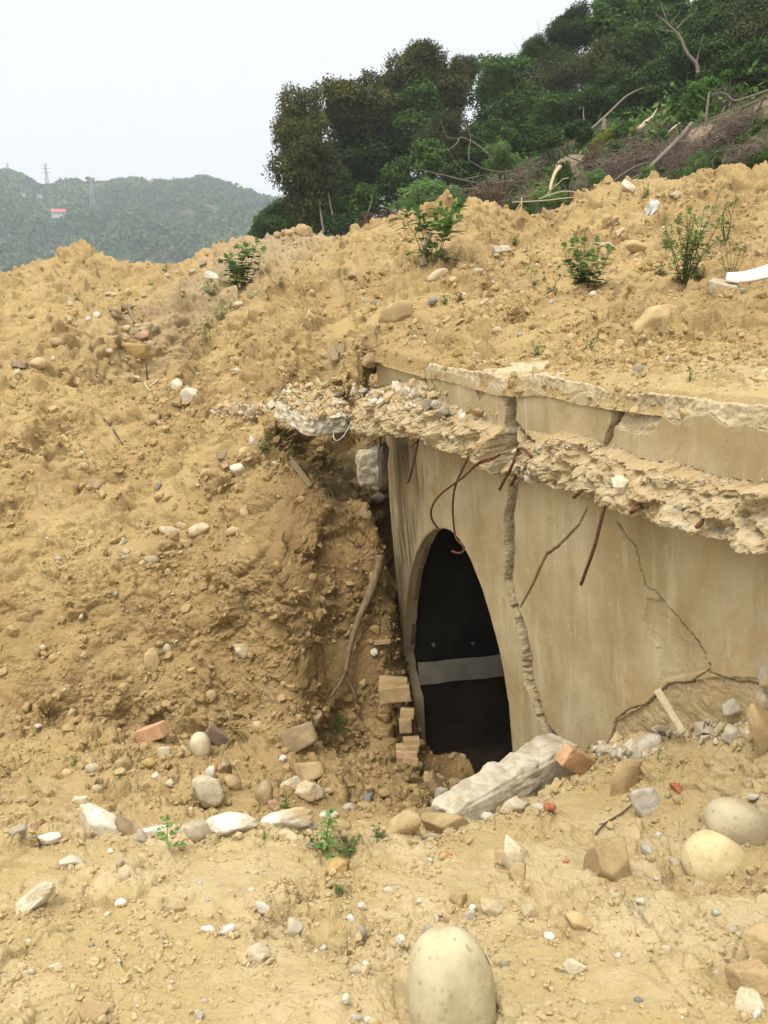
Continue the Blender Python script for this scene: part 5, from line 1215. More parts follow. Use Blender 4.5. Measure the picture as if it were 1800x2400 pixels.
# ------------------------------------------------------------------ concrete pieces, iron, timber
def tube(pts, radii, sides=7, seed=0, bumpy=0.0, sub=5):
    """tapered tube along a smooth curve -> V, F"""
    pts = np.array(pts, float); n = len(pts)
    if np.isscalar(radii): radii = [radii] * n
    radii = np.interp(np.linspace(0, 1, n), np.linspace(0, 1, len(radii)), radii)
    if n > 2 and sub > 1:
        out = []; rr = []
        for i in range(n - 1):
            p0, p1, p2, p3 = pts[max(i - 1, 0)], pts[i], pts[i + 1], pts[min(i + 2, n - 1)]
            for k in range(sub):
                t = k / sub
                out.append(0.5 * (2 * p1 + (p2 - p0) * t + (2 * p0 - 5 * p1 + 4 * p2 - p3) * t * t + (3 * p1 - p0 - 3 * p2 + p3) * t ** 3)); rr.append(radii[i] * (1 - t) + radii[i + 1] * t)
        out.append(pts[-1]); rr.append(radii[-1]); pts = np.array(out); radii = np.array(rr); n = len(pts)
    T = np.gradient(pts, axis=0); T /= np.linalg.norm(T, axis=1)[:, None] + 1e-12
    up = np.array([0, 0, 1.0]) if abs(T[0][2]) < 0.9 else np.array([1.0, 0, 0]); a = np.cross(T[0], up); a /= np.linalg.norm(a)
    V = []; rs = np.random.RandomState(seed)
    for i in range(n):
        a = a - T[i] * a.dot(T[i]); a /= np.linalg.norm(a) + 1e-12; b = np.cross(T[i], a)
        for k in range(sides):
            an = 2 * math.pi * k / sides; r = radii[i] * (1 + bumpy * rs.uniform(-1, 1)); V.append(pts[i] + (a * math.cos(an) + b * math.sin(an)) * r)
    V += [pts[0], pts[-1]]; c0, c1 = n * sides, n * sides + 1; F = []
    for i in range(n - 1):
        for k in range(sides):
            k2 = (k + 1) % sides; p, q, r, s = i * sides + k, i * sides + k2, (i + 1) * sides + k2, (i + 1) * sides + k
            F.append((p, q, r)); F.append((p, r, s))
    for k in range(sides): k2 = (k + 1) % sides; F.append((c0, k2, k)); F.append((c1, (n - 1) * sides + k, (n - 1) * sides + k2))
    return np.array(V), np.array(F)
def joined(parts):
    V = []; F = []; o = 0
    for v, f in parts: V.append(v); F.append(f + o); o += len(v)
    return np.concatenate(V), np.concatenate(F)
def tubes_obj(name, list_, mat, label=None, cat=None, parent=None, smooth=True, loc=None, group=None):
    V, F = joined(list_); L = V.mean(0) if loc is None else np.array(loc)
    if parent is not None: L = np.array(parent.location)
    o = mesh_obj(name, np_mesh(name, V - L, F, M[mat], smooth), parent)
    if parent is None: o.location = L; tag(o, label, cat, group)
    elif label: o['label'] = label
    return o
def hexa(name, c8, mat, label, cat, n=23, amp=0.02, freq=9.0, seed=0, rnd=0.05, group=None):
    """rough block from eight corners (bottom 0-3, top 4-7), worn edges"""
    c8 = np.array(c8, float); V, F = cubegrid(n); U = (V + 1) / 2
    Vs = V.copy(); m = np.abs(V); Vs = V * (1 - rnd * np.clip(np.sort(m, 1)[:, 1:2] - 0.80, 0, 1) / 0.2)
    U = (Vs + 1) / 2; x, y, z = U[:, :1], U[:, 1:2], U[:, 2:]
    P = ((c8[0] * (1 - x) + c8[1] * x) * (1 - y) + (c8[3] * (1 - x) + c8[2] * x) * y) * (1 - z) + ((c8[4] * (1 - x) + c8[5] * x) * (1 - y) + (c8[7] * (1 - x) + c8[6] * x) * y) * z
    cen = P.mean(0); d = P - cen; sz = np.linalg.norm(c8.max(0) - c8.min(0)); d /= np.linalg.norm(d, axis=1)[:, None] + 1e-9
    P = P + d * (amp * fbm(P + seed, freq, 4, 0.62, seed % 40, True) + 0.4 * amp * fbm(P + seed, freq * 0.4, 2, seed=5))[:, None]
    o = mesh_obj(name, np_mesh(name, P - cen, F, M[mat], True)); o.location = cen; tag(o, label, cat, group); return o
def sp(f, x, y, D): px, py = fr(f, x, y); return atD(px, py, D)
dz = lambda p, h: np.array(p) - np.array([0, 0, h])
# broken end of the ledge slab, resting on the bank
FL, FRr = sp('S', 525, 432, 6.30), sp('S', 770, 396, 6.62)
BL_, BR_ = FL + np.array([-.42, 1.15, .03]), FRr + np.array([-.30, 1.25, .05])  # hidden back lengthened into the bank to block skylight over the hollow
hexa('concrete_slab', [dz(FL, .15), dz(FRr, .16), dz(BR_, .17), dz(BL_, .17), FL, FRr, BR_, BL_], 'concrete', 'broken off end of the concrete ledge lying on the bank over the dark hollow', 'concrete slab', 31, 0.065, 7.0, 3, 0.06)
# chunk hanging from bent bars in front of the wall corner
c = [sp('S', x, y, D) for x, y, D in [(800, 815, 6.12), (935, 835, 6.15), (955, 800, 6.42), (830, 780, 6.4), (778, 640, 6.05), (925, 545, 6.1), (985, 575, 6.36), (845, 560, 6.4)]]
c[4] = sp('S', 768, 650, 6.08); c[5] = sp('S', 930, 560, 6.02)
hexa('concrete_chunk', c, 'greyconc', 'rough grey concrete chunk hanging from bent bars below the ledge by the wall corner', 'concrete chunk', 23, 0.05, 8.0, 9, 0.16)
# long beam at the mouth of the pit
b1 = scene_hit(965 * K, 1778 * K)[0]; b2 = scene_hit(1235 * K, 1668 * K)[0]
ax = b2 - b1; ax /= np.linalg.norm(ax); sd_ = np.cross(ax, [0, 0, 1.0]); sd_ /= np.linalg.norm(sd_)
if sd_[1] < 0: sd_ = -sd_
A0 = b1 + np.array([0, 0, -.09]); B0 = b2 + np.array([0, 0, -.05])
hexa('concrete_beam', [A0 - sd_ * .06, B0 - sd_ * .08, B0 + sd_ * .17, A0 + sd_ * .10, A0 + dz(0 * ax, -.15) - sd_ * .03, B0 + dz(0 * ax, -.25) - sd_ * .05, B0 + dz(0 * ax, -.26) + sd_ * .16, A0 + dz(0 * ax, -.17) + sd_ * .10], 'concrete',
     'long pale broken concrete beam lying across the front of the doorway', 'concrete beam', 31, 0.055, 6.0, 17, 0.12)
# slab and white panel on the upper right slope
def on(f, x, y, lift=0.0):
    px, py = fr(f, x, y); h = scene_hit(px, py); return h[0] + h[1] * lift
s0 = on('E', 1440, 885, 0.03); Dd = s0[1] * CP - s0[2] * SP
q = [sp('E', x, y, D) for x, y, D in [(1275, 850, Dd), (1530, 905, Dd - .12), (1560, 885, Dd + .2), (1300, 828, Dd + .25)]]
hexa('concrete_slab', [dz(p, .10) for p in q] + q, 'greyconc', 'grey concrete slab edge sticking out under the white panel at the right', 'concrete slab', 15, 0.012, 10, 21, 0.05)
pts_lo = [(1385, 842), (1475, 856), (1570, 842), (1680, 818), (1800, 790)]; pts_hi = [(1395, 836), (1500, 815), (1590, 785), (1690, 745), (1800, 700)]
V = []; 
for i, (lo, hi) in enumerate(zip(pts_lo, pts_hi)):
    a_, b_ = sp('E', lo[0], lo[1], Dd + .02 - i * .05), sp('E', hi[0], hi[1], Dd + .16 - i * .05)
    for k in range(5):
        t = k / 4; V.append(a_ * (1 - t) + b_ * t + np.array([0, 0, 0.05 * math.sin(math.pi * t)]))
V = np.array(V); nV = len(V); V = np.concatenate([V, V - np.array([0, 0, .02])]); F = []
for i in range(4):
    for k in range(4): a_ = i * 5 + k; F += [(a_, a_ + 5, a_ + 6, a_ + 1), (nV + a_, nV + a_ + 1, nV + a_ + 6, nV + a_ + 5)]
bd_ = [i for i in range(5)] + [i * 5 + 4 for i in range(1, 5)] + [20 + k for k in (3, 2, 1, 0)] + [i * 5 for i in (3, 2, 1)]
for i in range(len(bd_)): a_, b_ = bd_[i], bd_[(i + 1) % len(bd_)]; F.append((a_, b_, nV + b_, nV + a_))
o = mesh_obj('white_panel', np_mesh('white_panel', V - V[0], F, M['enamel'], True)); o.location = V[0]; tag(o, 'long white curved sheet lying on the upper slope at the right edge', 'panel')
# crumpled plastic scrap
p0 = on('E', 905, 400, .04); rs = np.random.RandomState(4); V = []; F = []
for i in range(9):
    for j in range(7):
        x_, y_ = (i - 4) / 4, (j - 3) / 3; wv = 0.06 * perlin(np.array([[x_ * 2, y_ * 2, 3.0]]), 2)[0]
        wid = 0.13 * (1 - 0.45 * abs(y_)) * (1.0 if j > 2 else 0.6); V.append(np.array([x_ * wid + .05 * y_, -0.06 + wv, y_ * 0.14 + 0.05 * perlin(np.array([[x_ * 3, y_, 8.0]]), 4)[0]]))
for i in range(8):
    for j in range(6): a_ = i * 7 + j; F.append((a_, a_ + 7, a_ + 8, a_ + 1))
o = mesh_obj('plastic_scrap', np_mesh('plastic_scrap', V, F, M['plastic'], True)); o.location = p0; tag(o, 'crumpled white plastic scrap caught on the right ridge slope', 'plastic scrap')
m_ = o.modifiers.new('thickness', 'SOLIDIFY'); m_.thickness = 0.004
# ---- reinforcing bars growing out of the bunker
def wp(f, x, y, off): px, py = fr(f, x, y); u, v = wall_hit(px, py, off, px=True); return wall_pt(u, v, off)
def bar(f, pts, r=0.0075, mat='rust', label=None): tubes_obj('rebar', [tube([wp(f, x, y, o) for x, y, o in pts], r, 7, 1, 0.06)], mat, label, parent=bunker)
bar('S', [(1425, 618, .10), (1412, 650, .16), (1380, 720, .17), (1345, 800, .17), (1330, 900, .15), (1335, 1020, .13), (1350, 1095, .13), (1388, 1135, .14), (1390, 1165, .15), (1360, 1176, .16), (1325, 1165, .17)], .0070, label='long bent bar hooked over the arch')
bar('S', [(1590, 628, .06), (1540, 660, .14), (1470, 682, .19), (1380, 760, .21), (1262, 850, .20), (1215, 920, .18), (1213, 985, .15), (1245, 1035, .09)], .0070, label='rusty bar bowed down to the left of the arch top')
bar('S', [(1140, 545, .16), (1120, 640, .20), (1090, 765, .16), (1076, 785, .14)], .0075, label='short rusty bar hanging near the wall corner')
bar('S', [(1140, 552, .2), (1085, 592, .26)], .0075)
bar('S', [(1078, 783, .14), (1045, 752, .12)], .004, 'steel')
bar('Q', [(762, 880, .12), (755, 905, .17), (735, 980, .20), (692, 1150, .22), (620, 1352, .22)], .0085, label='straight rusty bar sticking down in the middle of the wall')
bar('Q', [(275, 590, .02), (262, 620, .07), (232, 700, .12), (190, 780, .12), (168, 824, .10)], .0085); bar('Q', [(262, 615, .10), (238, 690, .13), (215, 735, .12)], .007)
bar('Q', [(270, 598, .05), (300, 598, .09), (345, 640, .12), (412, 702, .09)], .0085); bar('Q', [(280, 700, .0), (262, 745, .05), (232, 800, .02)], .0085)
bar('Q', [(655, 800, .12), (620, 830, .19), (580, 868, .20)], .0085); bar('Q', [(940, 905, .12), (938, 925, .22), (897, 950, .23)], .0095); bar('Q', [(1300, 995, .15), (1265, 1030, .26)], .0095); bar('Q', [(490, 770, .1), (468, 792, .17)], .007)
bar('Q', [(150, 640, .15), (60, 668, .2), (0, 720, .2)], .006)
# bars holding the hanging chunk
tubes_obj('bent_bar', [tube([sp('S', x, y, D) for x, y, D in [(768, 440, 6.32), (752, 480, 6.28), (722, 528, 6.25), (690, 552, 6.25), (670, 540, 6.27), (667, 508, 6.3)]], .006, 7, 1)], 'steel', 'grey hooked bar dangling under the ledge end', 'rebar')
tubes_obj('bent_bar', [tube([sp('S', x, y, D) for x, y, D in [(768, 440, 6.33), (800, 475, 6.25), (845, 505, 6.2), (885, 545, 6.18), (900, 590, 6.2)]], .006, 7, 1)], 'steel', 'grey bar running from the ledge end down to the hanging chunk', 'rebar')
tubes_obj('bent_bar', [tube([sp('S', x, y, D) for x, y, D in [(940, 500, 6.45), (930, 540, 6.3), (925, 590, 6.2)]], .005, 7, 1)], 'rust', 'thin rusty bar right above the hanging chunk', 'rebar')
# rusty iron bits, wire and sticks on the ledge end
tubes_obj('iron_bit', [tube([on('S', 650, 262, .03), on('S', 640, 300, .03), on('S', 655, 318, .03)], [.016, .022, .018], 6, 3, .2)], 'rust', 'rusty iron bit standing on the ledge end', 'iron bit')
tubes_obj('iron_bit', [tube([on('S', 660, 322, .03), on('S', 700, 330, .035), on('S', 755, 334, .03)], [.018, .02, .02], 6, 4, .2)], 'rust', 'rusty iron bit lying along the ledge end', 'iron bit')
tubes_obj('wire', [tube([on('S', 655, 262, .05), on('S', 645, 240, .07), on('S', 625, 226, .08), on('S', 585, 218, .05)], .004, 5, 4)], 'palewood', 'thin pale wire curling above the rusty iron bits', 'wire')
tubes_obj('iron_bit', [tube([on('S', 682, 400, .02), on('S', 690, 372, .05), on('S', 684, 362, .06)], .009, 6, 3, .1)], 'rust', 'rusty stub in the front of the ledge end', 'iron bit')
def stick(name, f, groups, r, mat, label, cat, lift=.02, bumpy=.08, sides=8):
    parts = [tube([on(f, x, y, lift) for x, y in g], rr, sides, i, bumpy) for i, (g, rr) in enumerate(zip(groups, r))]
    return tubes_obj(name, parts, mat, label, cat)
# the long root leaning on the bank (parts: trunk with two forks)
rt = [[(812, 240), (790, 340), (740, 480), (690, 590), (655, 700), (632, 800), (618, 890)], [(618, 885), (590, 945), (530, 1030)], [(620, 890), (640, 950), (680, 1040)], [(826, 250), (808, 330), (795, 400)]]
def pl(g, dl): # points of the root, kept a little in front of the bank
    out = []
    for x, y in g: p = on('I', x, y, 0); n_ = p / np.linalg.norm(p); out.append(p - n_ * dl)
    return np.array(out)
def smoothD(P):
    d = np.linalg.norm(P, axis=1); f = np.polyval(np.polyfit(np.arange(len(P)), d, min(2, len(P) - 1)), np.arange(len(P))); f -= max(0, (f - d).max()) + 0.01; return P / d[:, None] * f[:, None]
tubes_obj('root', [tube(smoothD(pl(rt[0], .05)), [.026, .036, .033, .027, .022, .018], 9, 1, .12), tube(smoothD(pl(rt[1], .05)), [.017, .013, .010], 7, 2, .1), tube(smoothD(pl(rt[2], .05)), [.015, .011, .008], 7, 3, .1), tube(smoothD(pl(rt[3], .04)), [.008, .014, .008], 6, 4, .1)],
          'wood', 'long grey-brown forked root leaning on the bank left of the doorway', 'root')
def plank(f, a, b, w, t, mat, label, cat, lift=.03):
    A, B = on(f, *a, lift), on(f, *b, lift); x = B - A; L = np.linalg.norm(x); x /= L; y = np.cross(x, A / np.linalg.norm(A)); y /= np.linalg.norm(y); z = np.cross(x, y)
    c8 = [A - y * w - z * t, B - y * w * .8 - z * t, B + y * w * .8 - z * t, A + y * w - z * t, A - y * w + z * t, B - y * w * .8 + z * t, B + y * w * .8 + z * t, A + y * w + z * t]
    return hexa('plank', c8, mat, label, cat, 11, 0.004, 20, 5, 0.03)
plank('S', (432, 655), (540, 812), .028, .012, 'wood', 'short grey-green timber slat leaning in the hollow under the ledge end', 'timber slat')
plank('J', (1092, 1065), (1262, 1305), .018, .010, 'palewood', 'pale splintered stick standing against the flaking wall', 'stick', .10)
plank('D', (505, 1020), (540, 1110), .05, .02, 'wood', 'broken timber stake below the dark slip', 'timber stake', .05)
plank('D', (568, 985), (560, 1055), .035, .018, 'wood', 'thin timber stake right of the broken one', 'timber stake', .05)
stick('twig', 'M', [[(612, 530), (690, 475), (790, 405), (882, 328)], [(690, 475), (650, 480)]], [[.003, .004, .004, .002], [.003, .002]], 'darkwood', 'thin dark twig across the soil between the leaning slab and the tan block', 'twig', .012)
stick('twig', 'G', [[(678, 640), (715, 690), (760, 750), (795, 810)], [(715, 690), (730, 650)]], [[.008, .012, .012, .008], [.008, .005]], 'darkwood', 'dark grey twig lying on the left slope', 'twig', .015)
stick('stick', 'G', [[(940, 412), (952, 435), (965, 460)]], [[.012, .012, .010]], 'palewood', 'left white stick near the broken concrete pair', 'stick', .02)
stick('stick', 'G', [[(972, 440), (1000, 415), (1026, 395)]], [[.012, .013, .012]], 'palewood', 'right white stick near the broken concrete pair', 'stick', .02)
p_ = on('G', 955, 392, 0); tubes_obj('stick', [tube([p_, p_ + [0, 0, .12], p_ + [0.005, 0, .25]], [.012, .01, .006], 6, 1)], 'darkwood', 'thin brown stick standing upright above the white sticks', 'stick')
stick('stick', 'D', [[(308, 862), (345, 825), (365, 775), (385, 762)], [(365, 775), (372, 830)]], [[.01, .014, .014, .008], [.01, .007]], 'palewood', 'bent pale stick at the top of the dark slip', 'stick', .06)
stick('driftwood', 'A', [[(612, 1010), (640, 1035), (660, 1070)], [(625, 1020), (650, 1020), (668, 1050)], [(700, 1010), (735, 1035), (740, 1090)]], [[.05, .05, .03], [.04, .04, .02], [.04, .03, .02]], 'wood', 'grey driftwood branches at the head of the gully', 'branch', .06)
for x_, y_, lab in ((1060, 1560, 'yellow straw beside the doorway clods'),):
    stick('straw', 'I', [[(x_ + 30, y_ + 60), (x_, y_ + 95)]], [[.005, .004]], 'palewood', lab, 'straw', .02)
# broken post stump showing in the broad leaved sapling
p_ = on('D', 1090, 475, 0); u_ = np.array([0, 0, 1.0]); kx = (p_[1]) / FPX * .36166
tubes_obj('dead_stump', [tube([p_, p_ + u_ * 60 * kx + VIEW_R * -8 * kx, p_ + u_ * 125 * kx + VIEW_R * 0 * kx, p_ + u_ * 165 * kx + VIEW_R * 25 * kx, p_ + u_ * 195 * kx + VIEW_R * 45 * kx], [.055, .048, .05, .04, .012], 9, 3, .15), tube([p_ + u_ * 130 * kx, p_ + u_ * 150 * kx - VIEW_R * 25 * kx], [.03, .01], 6, 4, .1)],
          'palewood', 'pale broken stump standing inside the broad leaved sapling', 'stump')

def slab_cover():
    """earth and mortar bits spilled over the broken slab end"""
    rs = np.random.RandomState(12); C = []; S = []
    for i in range(900):
        a, b = rs.rand(), rs.rand() ** .8; p = (FL * (1 - a) + FRr * a) * (1 - b) + (BL_ * (1 - a) + BR_ * a) * b
        s = min(.011 * (1 - rs.rand()) ** -.5, .045); hgt = .10 * b * rs.rand(); C.append(p + np.array([0, 0, hgt + s * .2])); S.append(s)
    n = len(C); V, F = lumps(np.array(C), np.array(S), 19, .35, .75)
    tint = np.repeat(palette(rs, n, [(0.52, 0.38, 0.19), (0.60, 0.52, 0.37), (0.46, 0.33, 0.16)], [5, 3, 4]), 12, 0)
    tag(mesh_obj('loose_rubble', np_mesh('loose_rubble', V, F, M['pebble'], False, dict(tint=tint))), kind='stuff')
slab_cover()
# ------------------------------------------------------------------ seedlings, weeds and saplings
LEAF = dict(
    ovate=np.array([(0, 0), (.22, .16), (.30, .42), (.20, .74), (0, 1), (-.20, .74), (-.30, .42), (-.22, .16)]),
    narrow=np.array([(0, 0), (.12, .2), (.15, .45), (.09, .75), (0, 1), (-.09, .75), (-.15, .45), (-.12, .2)]),
    lobed=np.array([(0, 0), (.30, -.04), (.50, .22), (.28, .34), (.44, .66), (.16, .62), (0, 1), (-.16, .62), (-.44, .66), (-.28, .34), (-.50, .22), (-.30, -.04)]),
    toothed=np.array([(0, 0), (.20, .08), (.34, .26), (.24, .36), (.32, .54), (.17, .62), (.15, .84), (0, 1), (-.15, .84), (-.17, .62), (-.32, .54), (-.24, .36), (-.34, .26), (-.20, .08)]))
def leaves_mesh(name, items, shape, mat, rs, fold=0.25, droop=0.35):
    """items: (base, direction, up, length); each leaf is a folded, drooping blade fan"""
    S = LEAF[shape]; m = len(S); V = []; F = []; tint = []
    for b, d, up, L in items:
        d = d / np.linalg.norm(d); s = np.cross(d, up); s /= np.linalg.norm(s) + 1e-9; n = np.cross(s, d); o = len(V); tv = rs.rand(); tw = rs.uniform(-.3, .3)
        def P(x, y): return b + d * (y * L) + s * (x * L * 1.05) + n * (abs(x) * fold * L - droop * L * y * y + tw * x * L * y)
        for x, y in S: V.append(P(x, y)); tint.append(tv)
        for y in (0.35, 0.7): V.append(P(0, y)); tint.append(tv)
        c = [o, o + m, o + m + 1, o + m // 2]
        half = list(range(0, m // 2 + 1)); R_ = [o + i for i in half]; L_ = [o + (m - i) % m for i in half]
        for H, flip in ((R_, 0), (L_, 1)):
            for i in range(len(H) - 1):
                ymid = (S[(H[i] - o) % m][1] + S[(H[i + 1] - o) % m][1]) / 2; cc = o + m if ymid < 0.55 else o + m + 1
                if i == 0: cc = o + m
                t = (H[i], H[i + 1], cc); F.append(t if not flip else t[::-1])
            t = (o + m, H[len(H) // 2 + 1] if len(H) > 3 else H[-1], o + m + 1); F.append(t if not flip else t[::-1])
    return np_mesh(name, np.array(V), np.array(F), M[mat], True, dict(tint=np.array(tint)))
def plant(f, x, y, hz, label, cat='weed', stems=1, leaf='ovate', lmat='leaf_weed', lsize=.3, nl=10, spread=.25, seed=1, smat='stem', curve=.2, flowers=0, branch=0, name='weed', group=None, droop=.35, bottom=.12, clus=1):
    """f/x/y = where its foot shows; hz = height as seen; lsize = leaf length as a share of the height"""
    px, py = fr(f, x, y); h = scene_hit(px, py)
    if h is None: return
    P, n, D = h; k = D / FPX * FR[f][2]; H = hz * k / CP; rs = np.random.RandomState(seed)
    root = empty(name, tuple(P)); tag(root, label, cat, group)
    st = []; items = []; fl = []
    def stemline(b, tip, r0, lv, nleaf, t0):
        mid = (b + tip) / 2 + np.array([rs.normal() * .08, rs.normal() * .08, curve * .1]) * H
        pts = [b, b * .6 + mid * .4, mid, mid * .4 + tip * .6, tip]; st.append(tube(pts, [r0, r0 * .8, r0 * .6, r0 * .35], 5, 1, 0, 2))
        for i in range(nleaf):
            t = t0 + (1 - t0) * (i + .3) / nleaf; q = np.array([np.interp(t * 4, range(5), [p[j] for p in pts]) for j in range(3)])
            an = rs.uniform(0, 6.28) if clus == 1 else i * 2.4 + rs.uniform(-.4, .4); L = H * lsize * rs.uniform(.65, 1.15) * (1.05 - .45 * t)
            d = np.array([math.cos(an), math.sin(an), rs.uniform(.05, .7)]); pet = d / np.linalg.norm(d) * L * .30
            st.append(tube([q, q + pet], [r0 * .3, r0 * .2], 4, 1, 0, 1)); items.append((q + pet, d, np.array([0, 0, 1.0]), L))
        items.append((tip, np.array([rs.normal() * .5, rs.normal() * .5, .8]), np.array([.3, .8, .3]), H * lsize * .6))
        if lv > 0:
            for j in range(branch):
                t = rs.uniform(.25, .8); q = b * (1 - t) + mid * t if t < .5 else mid; q = np.array([np.interp(t * 4, range(5), [p[j2] for p in pts]) for j2 in range(3)])
                an = rs.uniform(0, 6.28); dd = np.array([math.cos(an) * .8, math.sin(an) * .8, rs.uniform(.3, .9)]); stemline(q, q + dd * H * rs.uniform(.2, .42), r0 * .55, lv - 1, max(3, nleaf // 2), .2)
    for s in range(stems):
        an = rs.uniform(0, 6.28); sp_ = spread * H * (rs.uniform(.2, 1) if stems > 1 else rs.uniform(0, .3)); hh = H * (1 if s == 0 else rs.uniform(.5, .98))
        b = np.array([math.cos(an), math.sin(an), 0]) * sp_ * .15 - np.array([0, 0, .03 * H + .01]); tip = np.array([math.cos(an) * sp_, math.sin(an) * sp_, hh])
        stemline(b, tip, max(.0018, .010 * H), 1, nl, bottom)
        if flowers and rs.rand() < .8: fl.append(tip + np.array([0, 0, .02]))
    V, F = joined(st); mesh_obj('stem', np_mesh('stem', V, F, M[smat], True), root)
    mesh_obj('foliage', leaves_mesh('foliage', items, leaf, lmat, rs, droop=droop), root)
    for c in fl[:flowers]:
        V = [c]; F = []
        for i in range(10): a = i * .628; r = (.020 if i % 2 == 0 else .010) * (D / 10 + .3); V.append(c + np.array([math.cos(a) * r, math.sin(a) * r, .004]))
        for i in range(10): F.append((0, 1 + i, 1 + (i + 1) % 10))
        mesh_obj('flower', np_mesh('flower', V, F, M['plastic'], False), root)
    return root
# broad leaved sapling on the upper slope, and the airy one far left
plant('D', 1140, 482, 360, 'broad leaved dark green sapling standing on the upper slope under the ridge', 'sapling', 6, 'toothed', 'leaf_sap', .34, 11, 1.15, 5, name='sapling', branch=2, curve=1.2, bottom=.15, droop=.25)
plant('A', 1335, 888, 225, 'airy sapling with many thin stems on the far slope left of centre', 'sapling', 9, 'lobed', 'leaf_weed', .24, 14, .75, 8, name='sapling', branch=1, curve=.8, flowers=2)
plant('A', 1170, 925, 60, 'low spreading weed left of the airy sapling', stems=12, leaf='narrow', nl=7, spread=1.3, seed=4, lsize=.5)
plant('A', 1270, 880, 60, 'pale grassy weed at the foot of the airy sapling', stems=8, leaf='narrow', nl=4, spread=.8, seed=14, lsize=.5, lmat='leaf_bright')
plant('A', 430, 955, 34, 'tiny weed on the far left slope', stems=7, nl=5, spread=.8, seed=6, lsize=.5)
plant('A', 918, 792, 36, 'tiny weed in the saddle', stems=7, nl=5, spread=.8, seed=7, lsize=.5)
plant('A', 845, 872, 24, 'tiny dark weed at the head of the gravel fan', stems=6, nl=4, spread=.9, seed=9, lsize=.5)
plant('A', 1565, 880, 48, 'small dark weed on the slope right of the airy sapling', stems=5, nl=5, spread=.4, seed=10, lsize=.4)
for i, (x, y, h, lab) in enumerate([(1225, 1060, 60, 'mat of short grass on the slope, upper part'), (1170, 1115, 50, 'mat of short grass on the slope, middle part'), (1150, 1175, 42, 'mat of short grass on the slope, lower part'), (1285, 1000, 34, 'thin grass above the mat on the slope'), (1390, 950, 34, 'thin grass left of the slip edge')]):
    plant('A', x, y, h, lab, 'grass tuft', 16, 'narrow', 'leaf_weed', .7, 3, 1.6, 20 + i, name='grass_tuft')
# weeds of the upper right slope
plant('E', 500, 885, 280, 'spreading weed with tall thin flower stalks on the upper right slope', stems=15, leaf='lobed', nl=11, spread=.8, seed=31, lsize=.25, flowers=4)
plant('E', 1120, 850, 420, 'tall bushy weed with many small leaves left of the white panel', stems=16, leaf='ovate', nl=12, spread=.42, seed=32, lsize=.15, branch=1)
plant('E', 1000, 640, 130, 'small pale weed left of the top of the tall bushy one', stems=8, leaf='ovate', nl=8, spread=.5, seed=43, lsize=.2, lmat='leaf_bright')
plant('E', 1390, 598, 270, 'dark upright weed with two leafy tiers near the right edge', stems=6, leaf='ovate', nl=12, spread=.28, seed=33, lsize=.14, lmat='leaf_sap', branch=1)
plant('E', 1300, 425, 175, 'slender weed with an umbrella of leaves on the right ridge slope', stems=2, leaf='narrow', nl=9, spread=.2, seed=34, lsize=.3, bottom=.55)
plant('E', 1420, 815, 200, 'light weed with spreading stems just above the white panel', stems=8, leaf='ovate', nl=8, spread=.5, seed=35, lsize=.17)
plant('E', 960, 812, 66, 'low leafy weed left of the tall bushy one', stems=9, leaf='ovate', nl=7, spread=1.2, seed=36, lsize=.5)
plant('E', 1200, 835, 70, 'low leafy weed right of the foot of the tall bushy one', stems=9, leaf='ovate', nl=7, spread=1.0, seed=46, lsize=.5)
plant('E', 240, 955, 175, 'small flowering weed on the slope left of the spreading one', stems=5, leaf='lobed', nl=5, spread=.5, seed=37, lsize=.2, flowers=2)
plant('E', 150, 870, 90, 'little leafy weed farther left on the same slope', stems=6, leaf='ovate', nl=6, spread=.7, seed=38, lsize=.35)
plant('E', 175, 1335, 80, 'dark little weed on the slope above the parapet, left', stems=7, leaf='toothed', nl=6, spread=.6, seed=39, lsize=.42, lmat='leaf_sap')
plant('E', 495, 1312, 92, 'dark little weed on the slope above the parapet, right', stems=6, leaf='toothed', nl=6, spread=.6, seed=40, lsize=.42, lmat='leaf_sap')
plant('E', 1150, 1505, 80, 'bright seedling on the bare soil above the parapet', stems=5, leaf='ovate', nl=4, spread=.6, seed=41, lsize=.4, lmat='leaf_bright')
plant('E', 850, 330, 110, 'weed beside the tipped slab on the right ridge', stems=7, leaf='narrow', nl=9, spread=.4, seed=42, lsize=.3, lmat='leaf_sap')
plant('E', 1030, 300, 44, 'small weed behind the grey-white slab on the right ridge', stems=5, leaf='ovate', nl=5, spread=.6, seed=47, lsize=.4, lmat='leaf_sap')
plant('E', 25, 622, 84, 'weed in the dip between the two ridge tops', stems=8, leaf='ovate', nl=8, spread=.5, seed=44, lsize=.25)
plant('E', 650, 530, 60, 'thin weed beside the elongated flake', stems=4, leaf='narrow', nl=5, spread=.5, seed=45, lsize=.4)
plant('E', 90, 1000, 60, 'thin weed low on the slope under the sapling', stems=4, leaf='narrow', nl=5, spread=.5, seed=48, lsize=.4)
plant('D', 1225, 722, 50, 'tiny weed right of the standing slate flake', stems=6, leaf='ovate', nl=5, spread=.8, seed=51, lsize=.5)
plant('D', 1312, 712, 50, 'tiny weed second to the right of the slate flake', stems=6, leaf='ovate', nl=5, spread=.7, seed=52, lsize=.5, lmat='leaf_bright')
plant('D', 1325, 830, 60, 'sparse weed below the two tiny ones', stems=4, leaf='narrow', nl=5, spread=.5, seed=53, lsize=.4)
plant('D', 1410, 450, 70, 'sparse weed right of the sapling foot', stems=5, leaf='narrow', nl=5, spread=.5, seed=54, lsize=.4)
